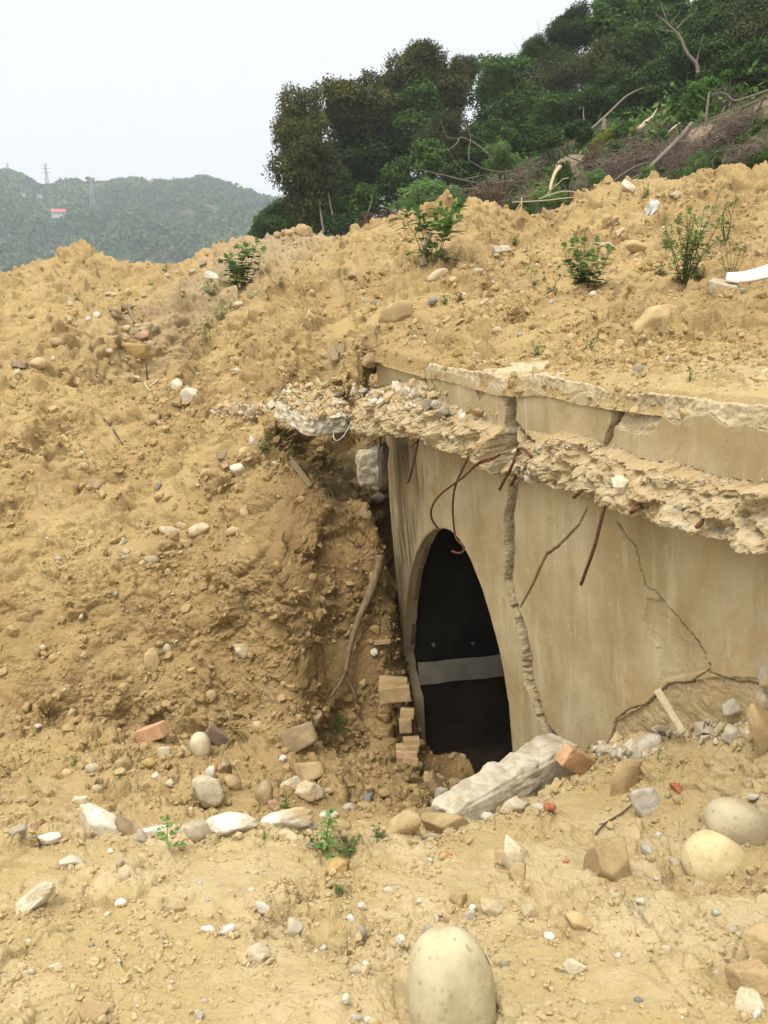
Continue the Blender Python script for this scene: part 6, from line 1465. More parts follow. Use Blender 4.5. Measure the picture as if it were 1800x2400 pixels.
# left bank
plant('G', 1600, 552, 120, 'twiggy weed with hardly any leaves beside the ledge end', stems=3, leaf='narrow', nl=7, spread=.4, seed=61, lsize=.16, branch=2)
plant('S', 280, 612, 95, 'leafy weed on the bank below the ledge end', stems=5, leaf='toothed', nl=7, spread=.45, seed=62, lsize=.32, lmat='leaf_sap')
plant('G', 285, 1642, 50, 'lone light green seedling low on the left slope', stems=3, leaf='ovate', nl=4, spread=.8, seed=63, lsize=.6, lmat='leaf_bright')
for i, (f, x, y, h, lab) in enumerate([('I', 75, 548, 52, 'dark sprig on the earth bank left of the root'), ('G', 620, 970, 26, 'sprout beside the tan cobble on the left slope'), ('G', 712, 935, 26, 'sprout up the slope from the tan cobble'), ('G', 1487, 1112, 30, 'sprout on the bank under the pebbly lump'), ('I', 28, 626, 24, 'sprout below the dark sprig on the bank'),
                                       ('H', 480, 1350, 44, 'sprout on the pale floor left of the bricks'), ('H', 185, 1475, 30, 'sprout on the pale floor near the left edge'), ('I', 295, 1098, 22, 'sprout in the bank above the flat brown stone'), ('G', 838, 1225, 20, 'sprout in the middle of the left slope'), ('N', 195, 418, 30, 'straw coloured sprout under the angular tan rock')]):
    plant(f, x, y, h, lab, 'sprout', 3, 'ovate', 'leaf_weed', .6, 3, .6, 70 + i, name='sprout')
plant('I', 575, 1215, 95, 'dark leafy plant growing in the hole under the brown stone', stems=5, leaf='toothed', nl=6, spread=.5, seed=81, lsize=.38, lmat='leaf_sap')
plant('L', 305, 250, 100, 'small pit plant beside the squarish cream boulder', stems=5, leaf='ovate', nl=6, spread=.5, seed=82, lsize=.32, lmat='leaf_sap')
# seedlings of the crest and the foreground
plant('K', 1015, 362, 195, 'leafy seedling with drooping bright leaves between the white stones', 'seedling', 1, 'ovate', 'leaf_sap', .46, 11, .1, 91, name='seedling', clus=2, droop=.3, bottom=.2)
plant('L', 558, 512, 290, 'tall leafy weed with ragged leaves at the right end of the white stones', stems=2, leaf='toothed', nl=17, spread=.12, seed=92, lsize=.24, clus=2, bottom=.08)
plant('L', 690, 480, 70, 'trailing vine leaves right of the tall leafy weed', stems=8, leaf='lobed', nl=3, spread=1.4, seed=93, lsize=.5)
plant('L', 470, 450, 66, 'small side weed left of the tall leafy one', stems=5, leaf='ovate', nl=3, spread=1.0, seed=99, lsize=.5)
plant('L', 615, 758, 72, 'bright seedling in the small hole under the yellowish block', 'seedling', 3, 'ovate', 'leaf_bright', .55, 4, .5, 94, name='seedling')
plant('L', 865, 416, 80, 'young weed alone on the crest right of the white stones', stems=4, leaf='toothed', nl=5, spread=.5, seed=95, lsize=.45)
plant('L', 168, 416, 30, 'flat rosette of leaves in front of the middle white stone', stems=6, leaf='narrow', nl=2, spread=1.8, seed=96, lsize=1.0)
plant('J', 1003, 1482, 95, 'tiny star shaped seedling on the soil right of the long pale cobble', 'seedling', 2, 'narrow', 'leaf_sap', .45, 6, .2, 97, name='seedling', clus=2, bottom=.6)
# ------------------------------------------------------------------ wooded hillside on the right
TA = np.array([-3.3, 42.0]); TB = np.array([8.4, 18.0]); TDIR = (TB - TA) / np.linalg.norm(TB - TA); TNRM = np.array([0.899, 0.438])
def hillside_z(x, y):
    ds = (x - TA[0]) * TNRM[0] + (y - TA[1]) * TNRM[1]; al = (x - TA[0]) * TDIR[0] + (y - TA[1]) * TDIR[1]
    base = np.interp(al, [-60, -12, 0, 27, 45], [-12, -2.5, 0.6, 1.9, 2.0])
    P = np.stack([x, y, 0 * x], 1).astype(np.float32)
    steep = np.interp(ds, [-30, -3, 0, 2.2, 4.0, 6.0, 30, 70], [-9, -0.6, 0.0, 2.3, 3.3, 4.2, 19, 40])
    return base + steep * np.interp(al, [-60, -14, 2, 27], [0.3, 0.62, 0.95, 1.0]) + 0.5 * fbm(P, 0.16, 3, seed=3) * sstep(-2, 3, ds)
def hill_hit(px, py):
    d = ray_px(px, py)
    for t in np.arange(16.0, 90.0, 0.25):
        P = d * t
        if hillside_z(np.array([P[0]]), np.array([P[1]]))[0] > P[2]: return P, t
    return d * 45.0, 45.0
def hh(x, y): return hill_hit(x * K, y * K)
t = NT('hillside_earth'); n1 = t.noise(0.8, 5, 0.65); n2 = t.noise(4.0, 5, 0.7)
cc = t.mix(t.ramp(n1, 0.4, 0.62), (0.07, 0.058, 0.034), (0.125, 0.10, 0.058)); cc = t.mix(t.ramp(n2, 0.5, 0.7, 0, 0.6), cc, (0.07, 0.085, 0.03))
M['hillside'] = t.done(cc, 1.0, t.bump(n2, 0.1, 0.8), 0.05)
t = NT('scarp_earth'); n1 = t.noise(1.6, 5, 0.65, 0.3, t.stretch(1, 1, .35)); cc = t.mix(t.ramp(n1, 0.4, 0.62), (0.30, 0.225, 0.14), (0.19, 0.14, 0.085))
M['scarp'] = t.done(cc, 1.0, t.bump(t.noise(6, 5, 0.7), 0.08, 0.8), 0.05)
gx, gs = np.arange(-60, 46, 0.5), np.concatenate([np.arange(-30, -4, 1.5), np.arange(-4, 12, 0.3), np.arange(12, 75, 1.0)])
AL, DS = np.meshgrid(gx, gs, indexing='ij'); HX = TA[0] + TDIR[0] * AL + TNRM[0] * DS; HY = TA[1] + TDIR[1] * AL + TNRM[1] * DS
HZ = hillside_z(HX.ravel(), HY.ravel()); _P2 = np.stack([HX.ravel(), HY.ravel(), HZ], 1); _i = np.arange(HX.size).reshape(HX.shape)
_F2 = np.stack([_i[:-1, :-1], _i[:-1, 1:], _i[1:, 1:], _i[1:, :-1]], -1).reshape(-1, 4)
_keep = ~((_P2[_F2][:, :, 1].min(1) < 17.5))
tag(mesh_obj('hillside', np_mesh('hillside', _P2, _F2[_keep], M['hillside'], True)), kind='structure')
# ------------------------------------------------------------------ foliage prototypes (unit crowns of small leaves)
def crown_mesh(name, seed, n, leaf, clumps, mat, hollow=0.40, flat=1.0, drape=0.0):
    rs = np.random.RandomState(seed)
    c = rs.normal(size=(clumps, 3)); c /= np.linalg.norm(c, axis=1)[:, None]; c *= rs.uniform(0.30, 0.80, (clumps, 1)); c[:, 2] *= flat
    cr = rs.uniform(0.26, 0.46, clumps)
    k = rs.choice(clumps, n, p=cr ** 2 / (cr ** 2).sum())
    d = rs.normal(size=(n, 3)); d /= np.linalg.norm(d, axis=1)[:, None]; d[:, 2] = np.where(rs.rand(n) < .55, np.abs(d[:, 2]), d[:, 2])
    r = cr[k] * (hollow + (1 - hollow) * rs.rand(n) ** 0.5) * (1 + 0.13 * rs.normal(size=n))
    C = c[k] + d * r[:, None]; C[:, 2] -= drape * rs.rand(n) * r
    nr = d + 0.8 * rs.normal(size=(n, 3)) + np.array([0, 0, .35]); nr /= np.linalg.norm(nr, axis=1)[:, None]
    a = np.cross(nr, rs.normal(size=(n, 3))); a /= np.linalg.norm(a, axis=1)[:, None] + 1e-9; b = np.cross(nr, a)
    L = leaf * rs.uniform(0.6, 1.3, n)[:, None]; w = 0.45
    V = np.stack([C - a * L, C - b * L * w + nr * L * .1, C + a * L, C + b * L * w + nr * L * .1], 1).reshape(-1, 3)
    F = np.arange(n * 4).reshape(n, 4); tint = np.repeat(np.clip(rs.rand(n) * .5 + 0.5 * rs.rand(clumps)[k], 0, 1), 4)
    return np_mesh(name, V, F, M[mat], False, dict(tint=tint))
PROTO = {}
for nm, mat, sds, leaf, drape in [('olive', 'leaf_olive', (1, 2, 3), .045, 0), ('dark', 'leaf_dark', (4, 5), .045, 0), ('mid', 'leaf_mid', (6, 7, 8), .047, 0), ('bamboo', 'leaf_bamboo', (9, 10), .034, .8)]:
    PROTO[nm] = [crown_mesh('crown_' + nm, s, 24000, leaf, 38, mat, drape=drape) for s in sds]
for nm, mat, s, leaf in [('bright', 'leaf_bright', 11, .085), ('yellow', 'leaf_yellow', 12, .08), ('shrub', 'leaf_mid', 13, .075), ('shrubdark', 'leaf_dark', 14, .07), ('dead', 'leaf_brown', 15, .05), ('weedy', 'leaf_weed', 16, .07)]:
    PROTO[nm] = [crown_mesh('crown_' + nm, s, 3600, leaf, 16, mat)]
def crown(parent, kind, c, rx, rz, i, name='crown', ry=None):
    me = PROTO[kind][i % len(PROTO[kind])]; o = bpy.data.objects.new(name, me); link(o, parent)
    o.location = Vector(c) - parent.location; o.scale = (rx, ry or rx, rz); o.rotation_euler = (0, 0, i * 2.1); return o
def tree(x, y, rx, ry, D, kind, label, i, group=None, trunk='bark', tr=.13, name='tree', lean=0.0):
    D = max(22.0, min(D, hh(x, y + 0.7 * ry)[1] + 0.8, hh(x, y)[1] - 0.5 * rx * D / FPX * K))
    k = D / FPX * K; C = atD(x * K, y * K, D); wx, wz = rx * k, ry * k
    g = hillside_z(np.array([C[0]]), np.array([C[1]]))[0]; g = min(g, C[2] - wz * .4)
    root = empty(name, (C[0] + lean, C[1], g - 0.15)); tag(root, label, 'tree', group)
    crown(root, kind, C, wx * 1.12, wz * 1.12, i, ry=min(wx, wz) * 1.15)
    hb = C[2] + wz * .3 - g; rs = np.random.RandomState(i + 50); parts = []
    top = np.array([-lean, 0, hb]); tl = np.array([-lean * .5 + rs.normal() * .15, rs.normal() * .1, hb * .55])
    parts.append(tube([np.array([0, 0, 0.]), tl * .5, tl, top], [tr, tr * .8, tr * .6, tr * .2], 7, i, .08))
    for j in range(6):
        q = tl * (1 - j / 8) + top * (j / 8); an = rs.uniform(0, 6.28); e = q + np.array([math.cos(an) * wx * .7, math.sin(an) * wx * .5, wz * rs.uniform(.1, .6)])
        parts.append(tube([q, (q + e) / 2 + np.array([0, 0, .12 * wz]), e], [tr * .4, tr * .28, tr * .1], 5, j, .05, 3))
    V, F = joined(parts); mesh_obj('trunk', np_mesh('trunk', V, F, M[trunk], True), root); return root
TREES = [
 (648, 285, 62, 72, 40, 'olive', 'olive tree with the leftmost crown of the wood, against the sky', 0), (668, 392, 72, 88, 36, 'olive', 'lower olive tree in front at the left end of the wood, above two pale trunks', 1),
 (775, 240, 92, 74, 43, 'olive', 'wide olive tree with a rounded top second from the left end of the wood', 2), (790, 335, 95, 80, 45, 'dark', 'dark tree filling the shaded hollow below the wide olive crown', 0),
 (908, 168, 62, 70, 46, 'olive', 'tall domed olive tree rising highest in the left part of the wood', 1), (968, 205, 48, 66, 45, 'olive', 'narrow olive tree joined to the right side of the tall domed one', 2), (885, 290, 95, 82, 45, 'dark', 'dark shaded tree below the tall domed crown', 1),
 (1082, 188, 72, 62, 45, 'mid', 'dark green round-topped tree right of the dip in the skyline', 0), (1105, 275, 88, 72, 42, 'dark', 'shaded tree below the round-topped one', 0), (1160, 112, 46, 26, 52, 'mid', 'thin airy tree letting the sky through on the skyline', 1),
 (1235, 75, 58, 48, 48, 'dark', 'dark tree standing up on the skyline left of the highest slope', 1), (1205, 165, 74, 66, 44, 'bamboo', 'feathery bamboo clump of lighter green below the skyline', 0), (1325, 48, 84, 66, 46, 'mid', 'leafy tree at the top edge where the sky ends', 2),
 (1300, 140, 70, 64, 42, 'bamboo', 'second feathery bamboo clump right of the first', 1), (1390, 120, 74, 68, 42, 'mid', 'mid green tree right of the bamboo clumps', 0), (1430, 40, 84, 66, 43, 'mid', 'leafy tree at the top edge right of where the sky ends', 1), (1410, 200, 84, 64, 38, 'dark', 'dark tree behind the thin pale trunks', 0),
 (1520, 130, 90, 78, 38, 'dark', 'dark tree crossed by a bare forked trunk', 1), (1545, 40, 88, 64, 41, 'mid', 'tree at the top edge above the bare forked trunk', 2), (1640, 60, 92, 84, 36, 'bamboo', 'drooping feathery tree in the upper right corner', 0), (1620, 165, 92, 70, 34, 'dark', 'dark tree at the right edge above the bright vine', 0),
 (1760, 90, 90, 100, 34, 'mid', 'tree just cut by the right edge of the view', 1), (1205, 255, 78, 52, 39, 'mid', 'leafy tree over the dark hollow left of the leaning log', 0), (1310, 225, 76, 58, 38, 'dark', 'dark tree over the leaning log', 1), (958, 300, 56, 66, 40, 'bamboo', 'greyish half dead tree with a drooping crown in the middle of the wood', 1),
 (720, 445, 60, 62, 40, 'dark', 'dark low tree behind the two pale trunks', 1), (1030, 330, 70, 60, 41, 'dark', 'dark low tree right of the greyish half dead one', 0), (600, 488, 50, 46, 58, 'dark', 'distant dark tree beyond the left end of the wood', 1), (565, 500, 30, 26, 64, 'mid', 'farthest small tree left of the distant dark one', 2),
 (1520, 210, 60, 40, 36, 'dark', 'shadowed tree right behind the bright vine', 0), (1000, 160, 34, 30, 47, 'olive', 'small olive tree top in the dip of the skyline', 0), (840, 215, 46, 52, 47, 'olive', 'olive tree filling the gap between the wide and the tall domed crowns', 1)]
TREES = [tree(*a, group='trees of the hillside wood') for a in TREES]
def shrub(x, y, rx, ry, D, kind, label, i, group='shrubs along the foot of the wood', name='shrub', cat='shrub'):
    k = D / FPX * K; C = atD(x * K, y * K, D); wx, wz = rx * k, ry * k; g = hillside_z(np.array([C[0]]), np.array([C[1]]))[0]; g = min(g, C[2] - wz * .5)
    root = empty(name, (C[0], C[1], g)); tag(root, label, cat, group); crown(root, kind, C, wx * 1.15, wz * 1.15, i, 'foliage', ry=min(wx, wz) * 1.1)
    rs = np.random.RandomState(i); parts = [tube([np.array([rs.normal() * wx * .1, 0, -.1]), np.array([rs.normal() * wx * .3, rs.normal() * wx * .2, (C[2] - g) * .6]), np.array([rs.normal() * wx * .6, rs.normal() * wx * .3, C[2] - g + wz * .4])], [.035, .028, .01], 5, j, .1, 3) for j in range(4)]
    V, F = joined(parts); mesh_obj('stem', np_mesh('stem', V, F, M['bark'], True), root); return root
for a in [(1500, 232, 44, 42, 25, 'bright', 'bright green creeper hanging over a dead trunk, left lobe', 1), (1572, 186, 48, 32, 25.5, 'bright', 'bright green creeper at the right of the dead trunk, upper lobe', 2), (1535, 205, 40, 34, 25.5, 'bright', 'bright green creeper joining the two lobes over the dead trunk', 3),
          (1310, 302, 36, 17, 28, 'yellow', 'yellow-green bush at the foot of the leaning log', 4), (1375, 290, 34, 15, 27, 'yellow', 'yellowish weeds left of the pale broken log', 5), (1425, 318, 28, 40, 25, 'shrub', 'green bush under the pale broken log', 6), (1510, 358, 22, 28, 19.5, 'weedy', 'small bright bush just above the right end of the heap', 7),
          (1480, 388, 44, 24, 18.8, 'weedy', 'grassy bush between the two ridge tops', 8), (1545, 345, 20, 22, 20, 'shrub', 'small shrub against the bare scarp on the right', 9), (1640, 348, 40, 26, 18.6, 'shrub', 'low bush at the right edge above the heap', 10), (1095, 300, 50, 26, 34, 'shrub', 'bush above the tangle of dead branches', 11),
          (1185, 305, 50, 34, 32, 'shrubdark', 'dark bush in the hollow above the scarp', 12), (1245, 290, 44, 32, 32, 'shrubdark', 'dark bush left of the stump', 13), (1080, 345, 60, 34, 30, 'weedy', 'grey-green bush among the dead branches', 14), (930, 345, 50, 44, 36, 'shrub', 'leafy bush in the middle foot of the wood', 15),
          (860, 390, 56, 46, 36, 'shrub', 'leafy bush left of the middle foot of the wood', 16), (790, 440, 54, 44, 36, 'shrub', 'leafy bush right of the two pale trunks', 17), (745, 490, 40, 32, 34, 'shrubdark', 'low bush behind the heap crest, left', 18), (985, 385, 52, 40, 34, 'shrubdark', 'dark bush left of the dead branches', 19),
          (640, 492, 44, 28, 40, 'shrubdark', 'dark bush left of the two pale trunks', 20), (925, 425, 70, 34, 32, 'weedy', 'scrubby bush behind the sapling crest', 21), (1190, 430, 50, 26, 24, 'weedy', 'straggly bush behind the heap, under the tangle', 22), (1330, 330, 40, 24, 26, 'shrub', 'bush under the yellow-green one', 23),
          (1220, 380, 22, 34, 24, 'shrubdark', 'creeper draped over the bare scarp', 24), (1600, 250, 50, 40, 26, 'shrub', 'bush at the right of the creeper', 25), (690, 480, 40, 34, 36, 'shrub', 'bush in front of the two pale trunks', 26), (820, 480, 50, 26, 32, 'dead', 'brown withered bush behind the heap crest', 27),
          (1060, 420, 60, 30, 28, 'dead', 'brown withered bush among the dead branches', 28), (1280, 345, 50, 30, 26, 'dead', 'brown withered bush above the scarp', 29), (1400, 340, 50, 36, 23.5, 'dead', 'brown withered bush left of the big fallen log', 30), (1450, 270, 36, 20, 27, 'dead', 'reddish withered bush above the big fallen log', 31), (1600, 320, 34, 26, 19.5, 'shrub', 'leafy bush over the right end of the big tangle', 32), (1660, 285, 40, 30, 20, 'shrub', 'leafy bush at the right edge below the long grey boughs', 33), (1555, 395, 30, 16, 17.6, 'weedy', 'grassy tuft right behind the right ridge top', 34), (1400, 378, 40, 18, 19.5, 'weedy', 'grassy strip behind the ridge, right of the fallen log foot', 35), (1130, 455, 44, 22, 22, 'shrub', 'low bush behind the dip of the ridge', 36), (1345, 285, 30, 20, 27.5, 'shrub', 'green bush between the two yellowish ones', 37), (1460, 245, 36, 26, 28, 'shrubdark', 'dark bush just left of the bright creeper', 38), (1630, 225, 40, 30, 26, 'weedy', 'grey-green bush above the grey boughs at the right', 39), (1290, 385, 24, 18, 23, 'weedy', 'small weed on the lip of the left scarp', 40)]: shrub(*a)
# bare slips of earth in the hillside
def scarp(poly, label, i):
    pts = [hh(x, y) for x, y in poly]; dm = np.mean([p[1] for p in pts]) - .6
    c2 = np.array(poly, float); n = 26; xs = np.linspace(c2[:, 0].min(), c2[:, 0].max(), n); ys = np.linspace(c2[:, 1].min(), c2[:, 1].max(), n); X, Y = np.meshgrid(xs, ys, indexing='ij')
    sd = poly_sd(c2, X, Y); V = []
    for x, y, s in zip(X.ravel(), Y.ravel(), sd.ravel()):
        D = dm - 0.35 * sstep(0, 14, -s) + 0.02 * (x - xs[0]) * -.2 - (y - ys.mean()) * .012; p = atD(x * K, y * K, D); V.append(p + np.array([0, 1, 0]) * .25 * perlin((p * 1.2)[None], 3)[0])
    I_ = np.arange(n * n).reshape(n, n); F = np.stack([I_[:-1, :-1], I_[1:, :-1], I_[1:, 1:], I_[:-1, 1:]], -1).reshape(-1, 4)
    F = F[sd.ravel()[F].min(1) < 0]; uq, inv = np.unique(F, return_inverse=True)
    tag(mesh_obj('earth_scarp', np_mesh('earth_scarp', np.array(V)[uq], inv.reshape(-1, 4), M['scarp'], True)), kind='structure')
scarp([(1205, 350), (1240, 335), (1300, 338), (1312, 372), (1290, 420), (1215, 432), (1200, 395)], '', 1)
scarp([(1478, 290), (1530, 268), (1572, 285), (1560, 340), (1500, 372), (1462, 350)], '', 2)
scarp([(1630, 232), (1700, 200), (1740, 260), (1650, 300)], '', 3)
# ------------------------------------------------------------------ dead brushwood: heaps of bare tangled twigs
def twig_mesh(name, seed, n):
    rs = np.random.RandomState(seed); parts = []
    for i in range(n):
        p = rs.normal(size=3) * np.array([.42, .30, .22]); d = rs.normal(size=3) * np.array([1, .6, .55]) + np.array([-.25, 0, .1]); d /= np.linalg.norm(d); L = rs.uniform(.25, .85)
        b = rs.normal(size=3) * .22 * L; r = rs.uniform(.004, .011) * (1.8 if rs.rand() < .12 else 1)
        parts.append(tube([p - d * L * .5, p + b * .5, p + d * L * .5 + b * .2], [r, r * .8, r * .35], 3, i, 0, 3))
    V, F = joined(parts); return np_mesh(name, V, F, M['brush'], True)
TW = [twig_mesh('brushwood', s, 330) for s in (1, 2, 3)]
def brush(x, y, rx, ry, label, i, dD=0.8):
    P, D = hh(x, y); D -= dD; k = D / FPX * K; o = bpy.data.objects.new('brushwood', TW[i % 3]); link(o); o.location = atD(x * K, y * K, D)
    o.scale = (rx * k * 1.25, rx * k * .8, ry * k * 1.9); o.rotation_euler = (0, -R(12), R((i * 37) % 40 - 20)); tag(o, label, 'brushwood', 'heaps of dead brushwood below the wood')
for i, (x, y, rx, ry, lab) in enumerate([(1110, 410, 95, 48, 'large tangle of dead branches behind the pointed heap peak'), (985, 425, 80, 34, 'dead branches behind the broad leaved sapling'), (855, 452, 62, 30, 'brown thicket of dead twigs above the heap crest on the left'), (1195, 365, 50, 40, 'dead twigs left of the bare scarp'),
        (1330, 360, 70, 42, 'dead twigs hanging between the two scarps'), (1425, 345, 60, 46, 'brown twigs around the big fallen log'), (1590, 285, 85, 52, 'tangle of grey roots and twigs at the right edge'), (1640, 325, 70, 40, 'twigs above the right end of the heap'), (1255, 425, 85, 26, 'low flat brushwood along the top of the heap'),
        (1140, 335, 60, 44, 'grey twigs below the shaded trees'), (1040, 350, 60, 46, 'bare twigs around the greyish tree'), (1500, 335, 46, 40, 'hanging twigs over the right scarp'), (1070, 465, 60, 22, 'brushwood in the dip of the heap ridge'), (1395, 300, 60, 26, 'dry stalks among the yellow bushes'), (920, 395, 60, 36, 'dead stalks in the bushes left of the tangle'), (1560, 230, 60, 40, 'dead stems behind the creeper'), (1620, 265, 80, 40, 'dense grey brush above the right end of the ridge'), (1480, 330, 50, 36, 'brush at the foot of the right scarp'), (1230, 330, 50, 30, 'brush above the left scarp'), (1160, 430, 80, 30, 'fine brush in front of the dark bushes'), (1380, 345, 50, 34, 'brush left of the fallen log'), (1010, 440, 60, 26, 'fine brush behind the pointed peak'), (1280, 400, 60, 26, 'brush at the foot of the left scarp')]): brush(x, y, rx, ry, lab, i)
# ------------------------------------------------------------------ logs, bare trunks, fallen branches
Zt = lambda x, y: ((1200 + x * .36166) / K, y * .36166 / K)
Zl = lambda x, y: ((600 + x * .36166) / K, y * .36166 / K)
def limb(groups, r, D, mat, label, cat, name, z=Zt, bumpy=.06):
    parts = []
    for g, rr in zip(groups, r):
        rr = [q * .58 for q in rr]; n = len(g); Ds = np.linspace(D[0], D[1], n) if len(D) == 2 else D
        parts.append(tube([atD(z(x, y)[0] * K, z(x, y)[1] * K, d) for (x, y), d in zip(g, Ds)], rr, 7, len(g), bumpy))
    tubes_obj(name, parts, mat, label, cat)
limb([[(1165, 800), (1090, 890), (980, 1000), (862, 1112)], [(1095, 885), (1070, 780)], [(862, 1112), (760, 1165), (650, 1215)], [(862, 1112), (820, 1150), (745, 1215)], [(905, 1062), (830, 1066), (700, 1140), (585, 1240)]], [[.10, .12, .10, .06], [.05, .02], [.04, .03, .02], [.05, .03, .02], [.04, .03, .012]], (22.5, 19.5), 'palebark', 'big pale fallen log sloping down from the right scarp', 'log', 'fallen_log')
limb([[(520, 835), (640, 720), (740, 625), (845, 570)]], [[.085, .08, .06, .035]], (29, 31), 'palebark', 'thin dead trunk leaning up to the right in the dark hollow', 'log', 'leaning_log')
limb([[(596, 850), (598, 810), (604, 775)]], [[.17, .16, .15]], (28.5, 28.5), 'palebark', 'short cut stump beside the leaning dead trunk', 'stump', 'tree_stump')
limb([[(820, 840), (870, 795), (910, 760)], [(900, 768), (922, 735), (940, 703)]], [[.16, .15, .08], [.06, .04, .02]], (26.5, 27), 'palewood', 'pale split log lying above the yellow bushes', 'log', 'split_log')
limb([[(1010, 860), (1050, 825), (1090, 795)]], [[.02, .05, .03]], (23, 23.5), 'palewood', 'thin pale stick left of the right scarp', 'branch', 'dead_branch')
limb([[(312, 1080), (280, 1120), (258, 1180), (245, 1235)], [(245, 1235), (300, 1190), (330, 1160), (368, 1155)], [(260, 1225), (225, 1262)]], [[.10, .085, .07, .05], [.03, .025, .015], [.04, .02]], (22, 21.5), 'palewood', 'white dead branch standing against the left scarp', 'branch', 'dead_branch')
limb([[(1205, 480), (1195, 415), (1135, 345), (1095, 250), (1060, 205), (990, 140), (930, 90)], [(1060, 205), (1000, 200), (930, 180)], [(1065, 190), (1120, 130), (1175, 85)], [(1010, 150), (980, 70), (975, 20)], [(1195, 415), (1212, 330), (1240, 220)], [(1020, 160), (1060, 110), (1085, 80)]], [[.14, .13, .11, .10, .09, .05, .02], [.05, .04, .015], [.05, .035, .012], [.04, .03, .012], [.06, .04, .015], [.03, .02, .01]], (32, 32), 'palebark', 'bare forked tree in front of the dark wood', 'tree', 'bare_tree')
for i, (g, lab) in enumerate([([(975, 750), (965, 600), (968, 480), (955, 350)], 'thin pale trunk in the dark wood, left of the bare forked tree'), ([(1135, 560), (1132, 470), (1138, 380), (1120, 220)], 'thin trunk just left of the bare forked tree'), ([(1008, 720), (1012, 600), (1005, 500), (1020, 380)], 'faint thin trunk right of the pale one'),
                              ([(945, 700), (948, 600), (940, 480)], 'faint short trunk left of the pale one'), ([(470, 790), (462, 740), (465, 690)], 'short pale trunk in the shrubs left of the leaning log'), ([(1445, 450), (1420, 380), (1400, 300), (1420, 220)], 'thin trunk above the creeper on the right'), ([(1530, 470), (1560, 440), (1510, 390), (1500, 370)], 'crooked thin trunk behind the creeper')]):
    limb([g], [[.045, .04, .03, .012]], (33, 33.5), 'palebark', lab, 'dead tree', 'bare_tree')
limb([[(1250, 970), (1255, 780), (1270, 660), (1278, 595)], [(1270, 660), (1200, 610)]], [[.04, .05, .05, .03], [.02, .01]], (22.5, 23), 'palebark', 'dead upright trunk carrying the bright creeper', 'dead tree', 'dead_tree')
limb([[(1700, 570), (1620, 600), (1500, 640), (1440, 650), (1380, 605), (1330, 600)], [(1700, 600), (1600, 650), (1480, 700), (1330, 755), (1230, 770)], [(1690, 620), (1580, 660), (1440, 760), (1360, 850)], [(1700, 780), (1620, 788), (1520, 795), (1530, 840), (1470, 900)], [(1700, 915), (1620, 935), (1530, 965), (1460, 1050)], [(1640, 620), (1600, 700), (1560, 740), (1480, 800), (1290, 870)]], [[.06, .055, .045, .035, .025, .01], [.06, .05, .04, .03, .01], [.05, .04, .03, .01], [.06, .05, .05, .04, .015], [.05, .05, .04, .015], [.05, .04, .035, .03, .01]], (20.5, 21.5), 'palebark', 'long grey roots and boughs sweeping in from the right edge', 'branch', 'fallen_bough')
limb([[(1060, 1100), (1200, 1130), (1330, 1165), (1480, 1195)], [(1340, 1165), (1450, 1140), (1535, 1120)], [(1380, 1040), (1470, 1090), (1580, 1115), (1659, 1110)], [(1250, 1215), (1400, 1225), (1560, 1185), (1659, 1170)], [(1040, 930), (1220, 975), (1300, 930), (1330, 890), (1450, 950), (1590, 1090)], [(1240, 960), (1300, 1060), (1380, 1130)], [(1190, 760), (1220, 850), (1245, 890), (1330, 900)], [(1380, 1040), (1380, 960), (1390, 880), (1340, 770)]],
     [[.015, .04, .05, .03], [.035, .03, .01], [.02, .035, .05, .05], [.02, .045, .05, .04], [.015, .03, .03, .04, .045, .03], [.02, .025, .01], [.01, .02, .025, .01], [.03, .025, .02, .01]], (29, 29.5), 'palebark', 'network of bare fallen boughs in the middle of the slope', 'branch', 'fallen_bough', z=Zl)
limb([[(440, 1510), (425, 1420), (410, 1320), (395, 1230)], [(412, 1330), (370, 1270), (340, 1250)]], [[.09, .08, .07, .04], [.03, .015]], (35.2, 35.5), 'palebark', 'left one of two pale bare trunks at the left end of the wood', 'dead tree', 'bare_tree', z=Zl)
limb([[(510, 1490), (498, 1400), (480, 1320), (470, 1240)]], [[.07, .06, .05, .03]], (35.2, 35.5), 'palebark', 'right one of two pale bare trunks at the left end of the wood', 'dead tree', 'bare_tree', z=Zl)
limb([[(690, 1480), (715, 1400), (745, 1320), (755, 1260)]], [[.04, .04, .03, .015]], (33, 33.5), 'palebark', 'leaning thin trunk over the brown thicket', 'dead tree', 'bare_tree', z=Zl)
limb([[(955, 1270), (1000, 1245), (1035, 1225)]], [[.07, .08, .05]], (32, 32), 'palewood', 'short pale log in the bushes above the heap', 'log', 'short_log', z=Zl)
limb([[(1335, 450), (1345, 400), (1342, 325)], [(1336, 450), (1370, 435), (1405, 395)], [(1345, 440), (1395, 437)], [(1275, 470), (1268, 400), (1270, 320)], [(1305, 460), (1302, 360)]], [[.02, .018, .008], [.018, .014, .006], [.012, .006], [.02, .016, .006], [.016, .006]], (44, 44), 'bark', 'bare twigs sticking up into the sky beside the tall domed tree', 'branch', 'bare_twigs', z=Zl)
limb([[(70, 330), (75, 260), (72, 235)], [(30, 400), (45, 330), (15, 280)], [(180, 260), (175, 200), (165, 130)], [(90, 420), (110, 330), (130, 290)]], [[.03, .015, .006], [.03, .02, .006], [.03, .02, .006], [.03, .02, .008]], (46, 46), 'bark', 'bare branches against the sky above the airy tree', 'branch', 'bare_twigs')
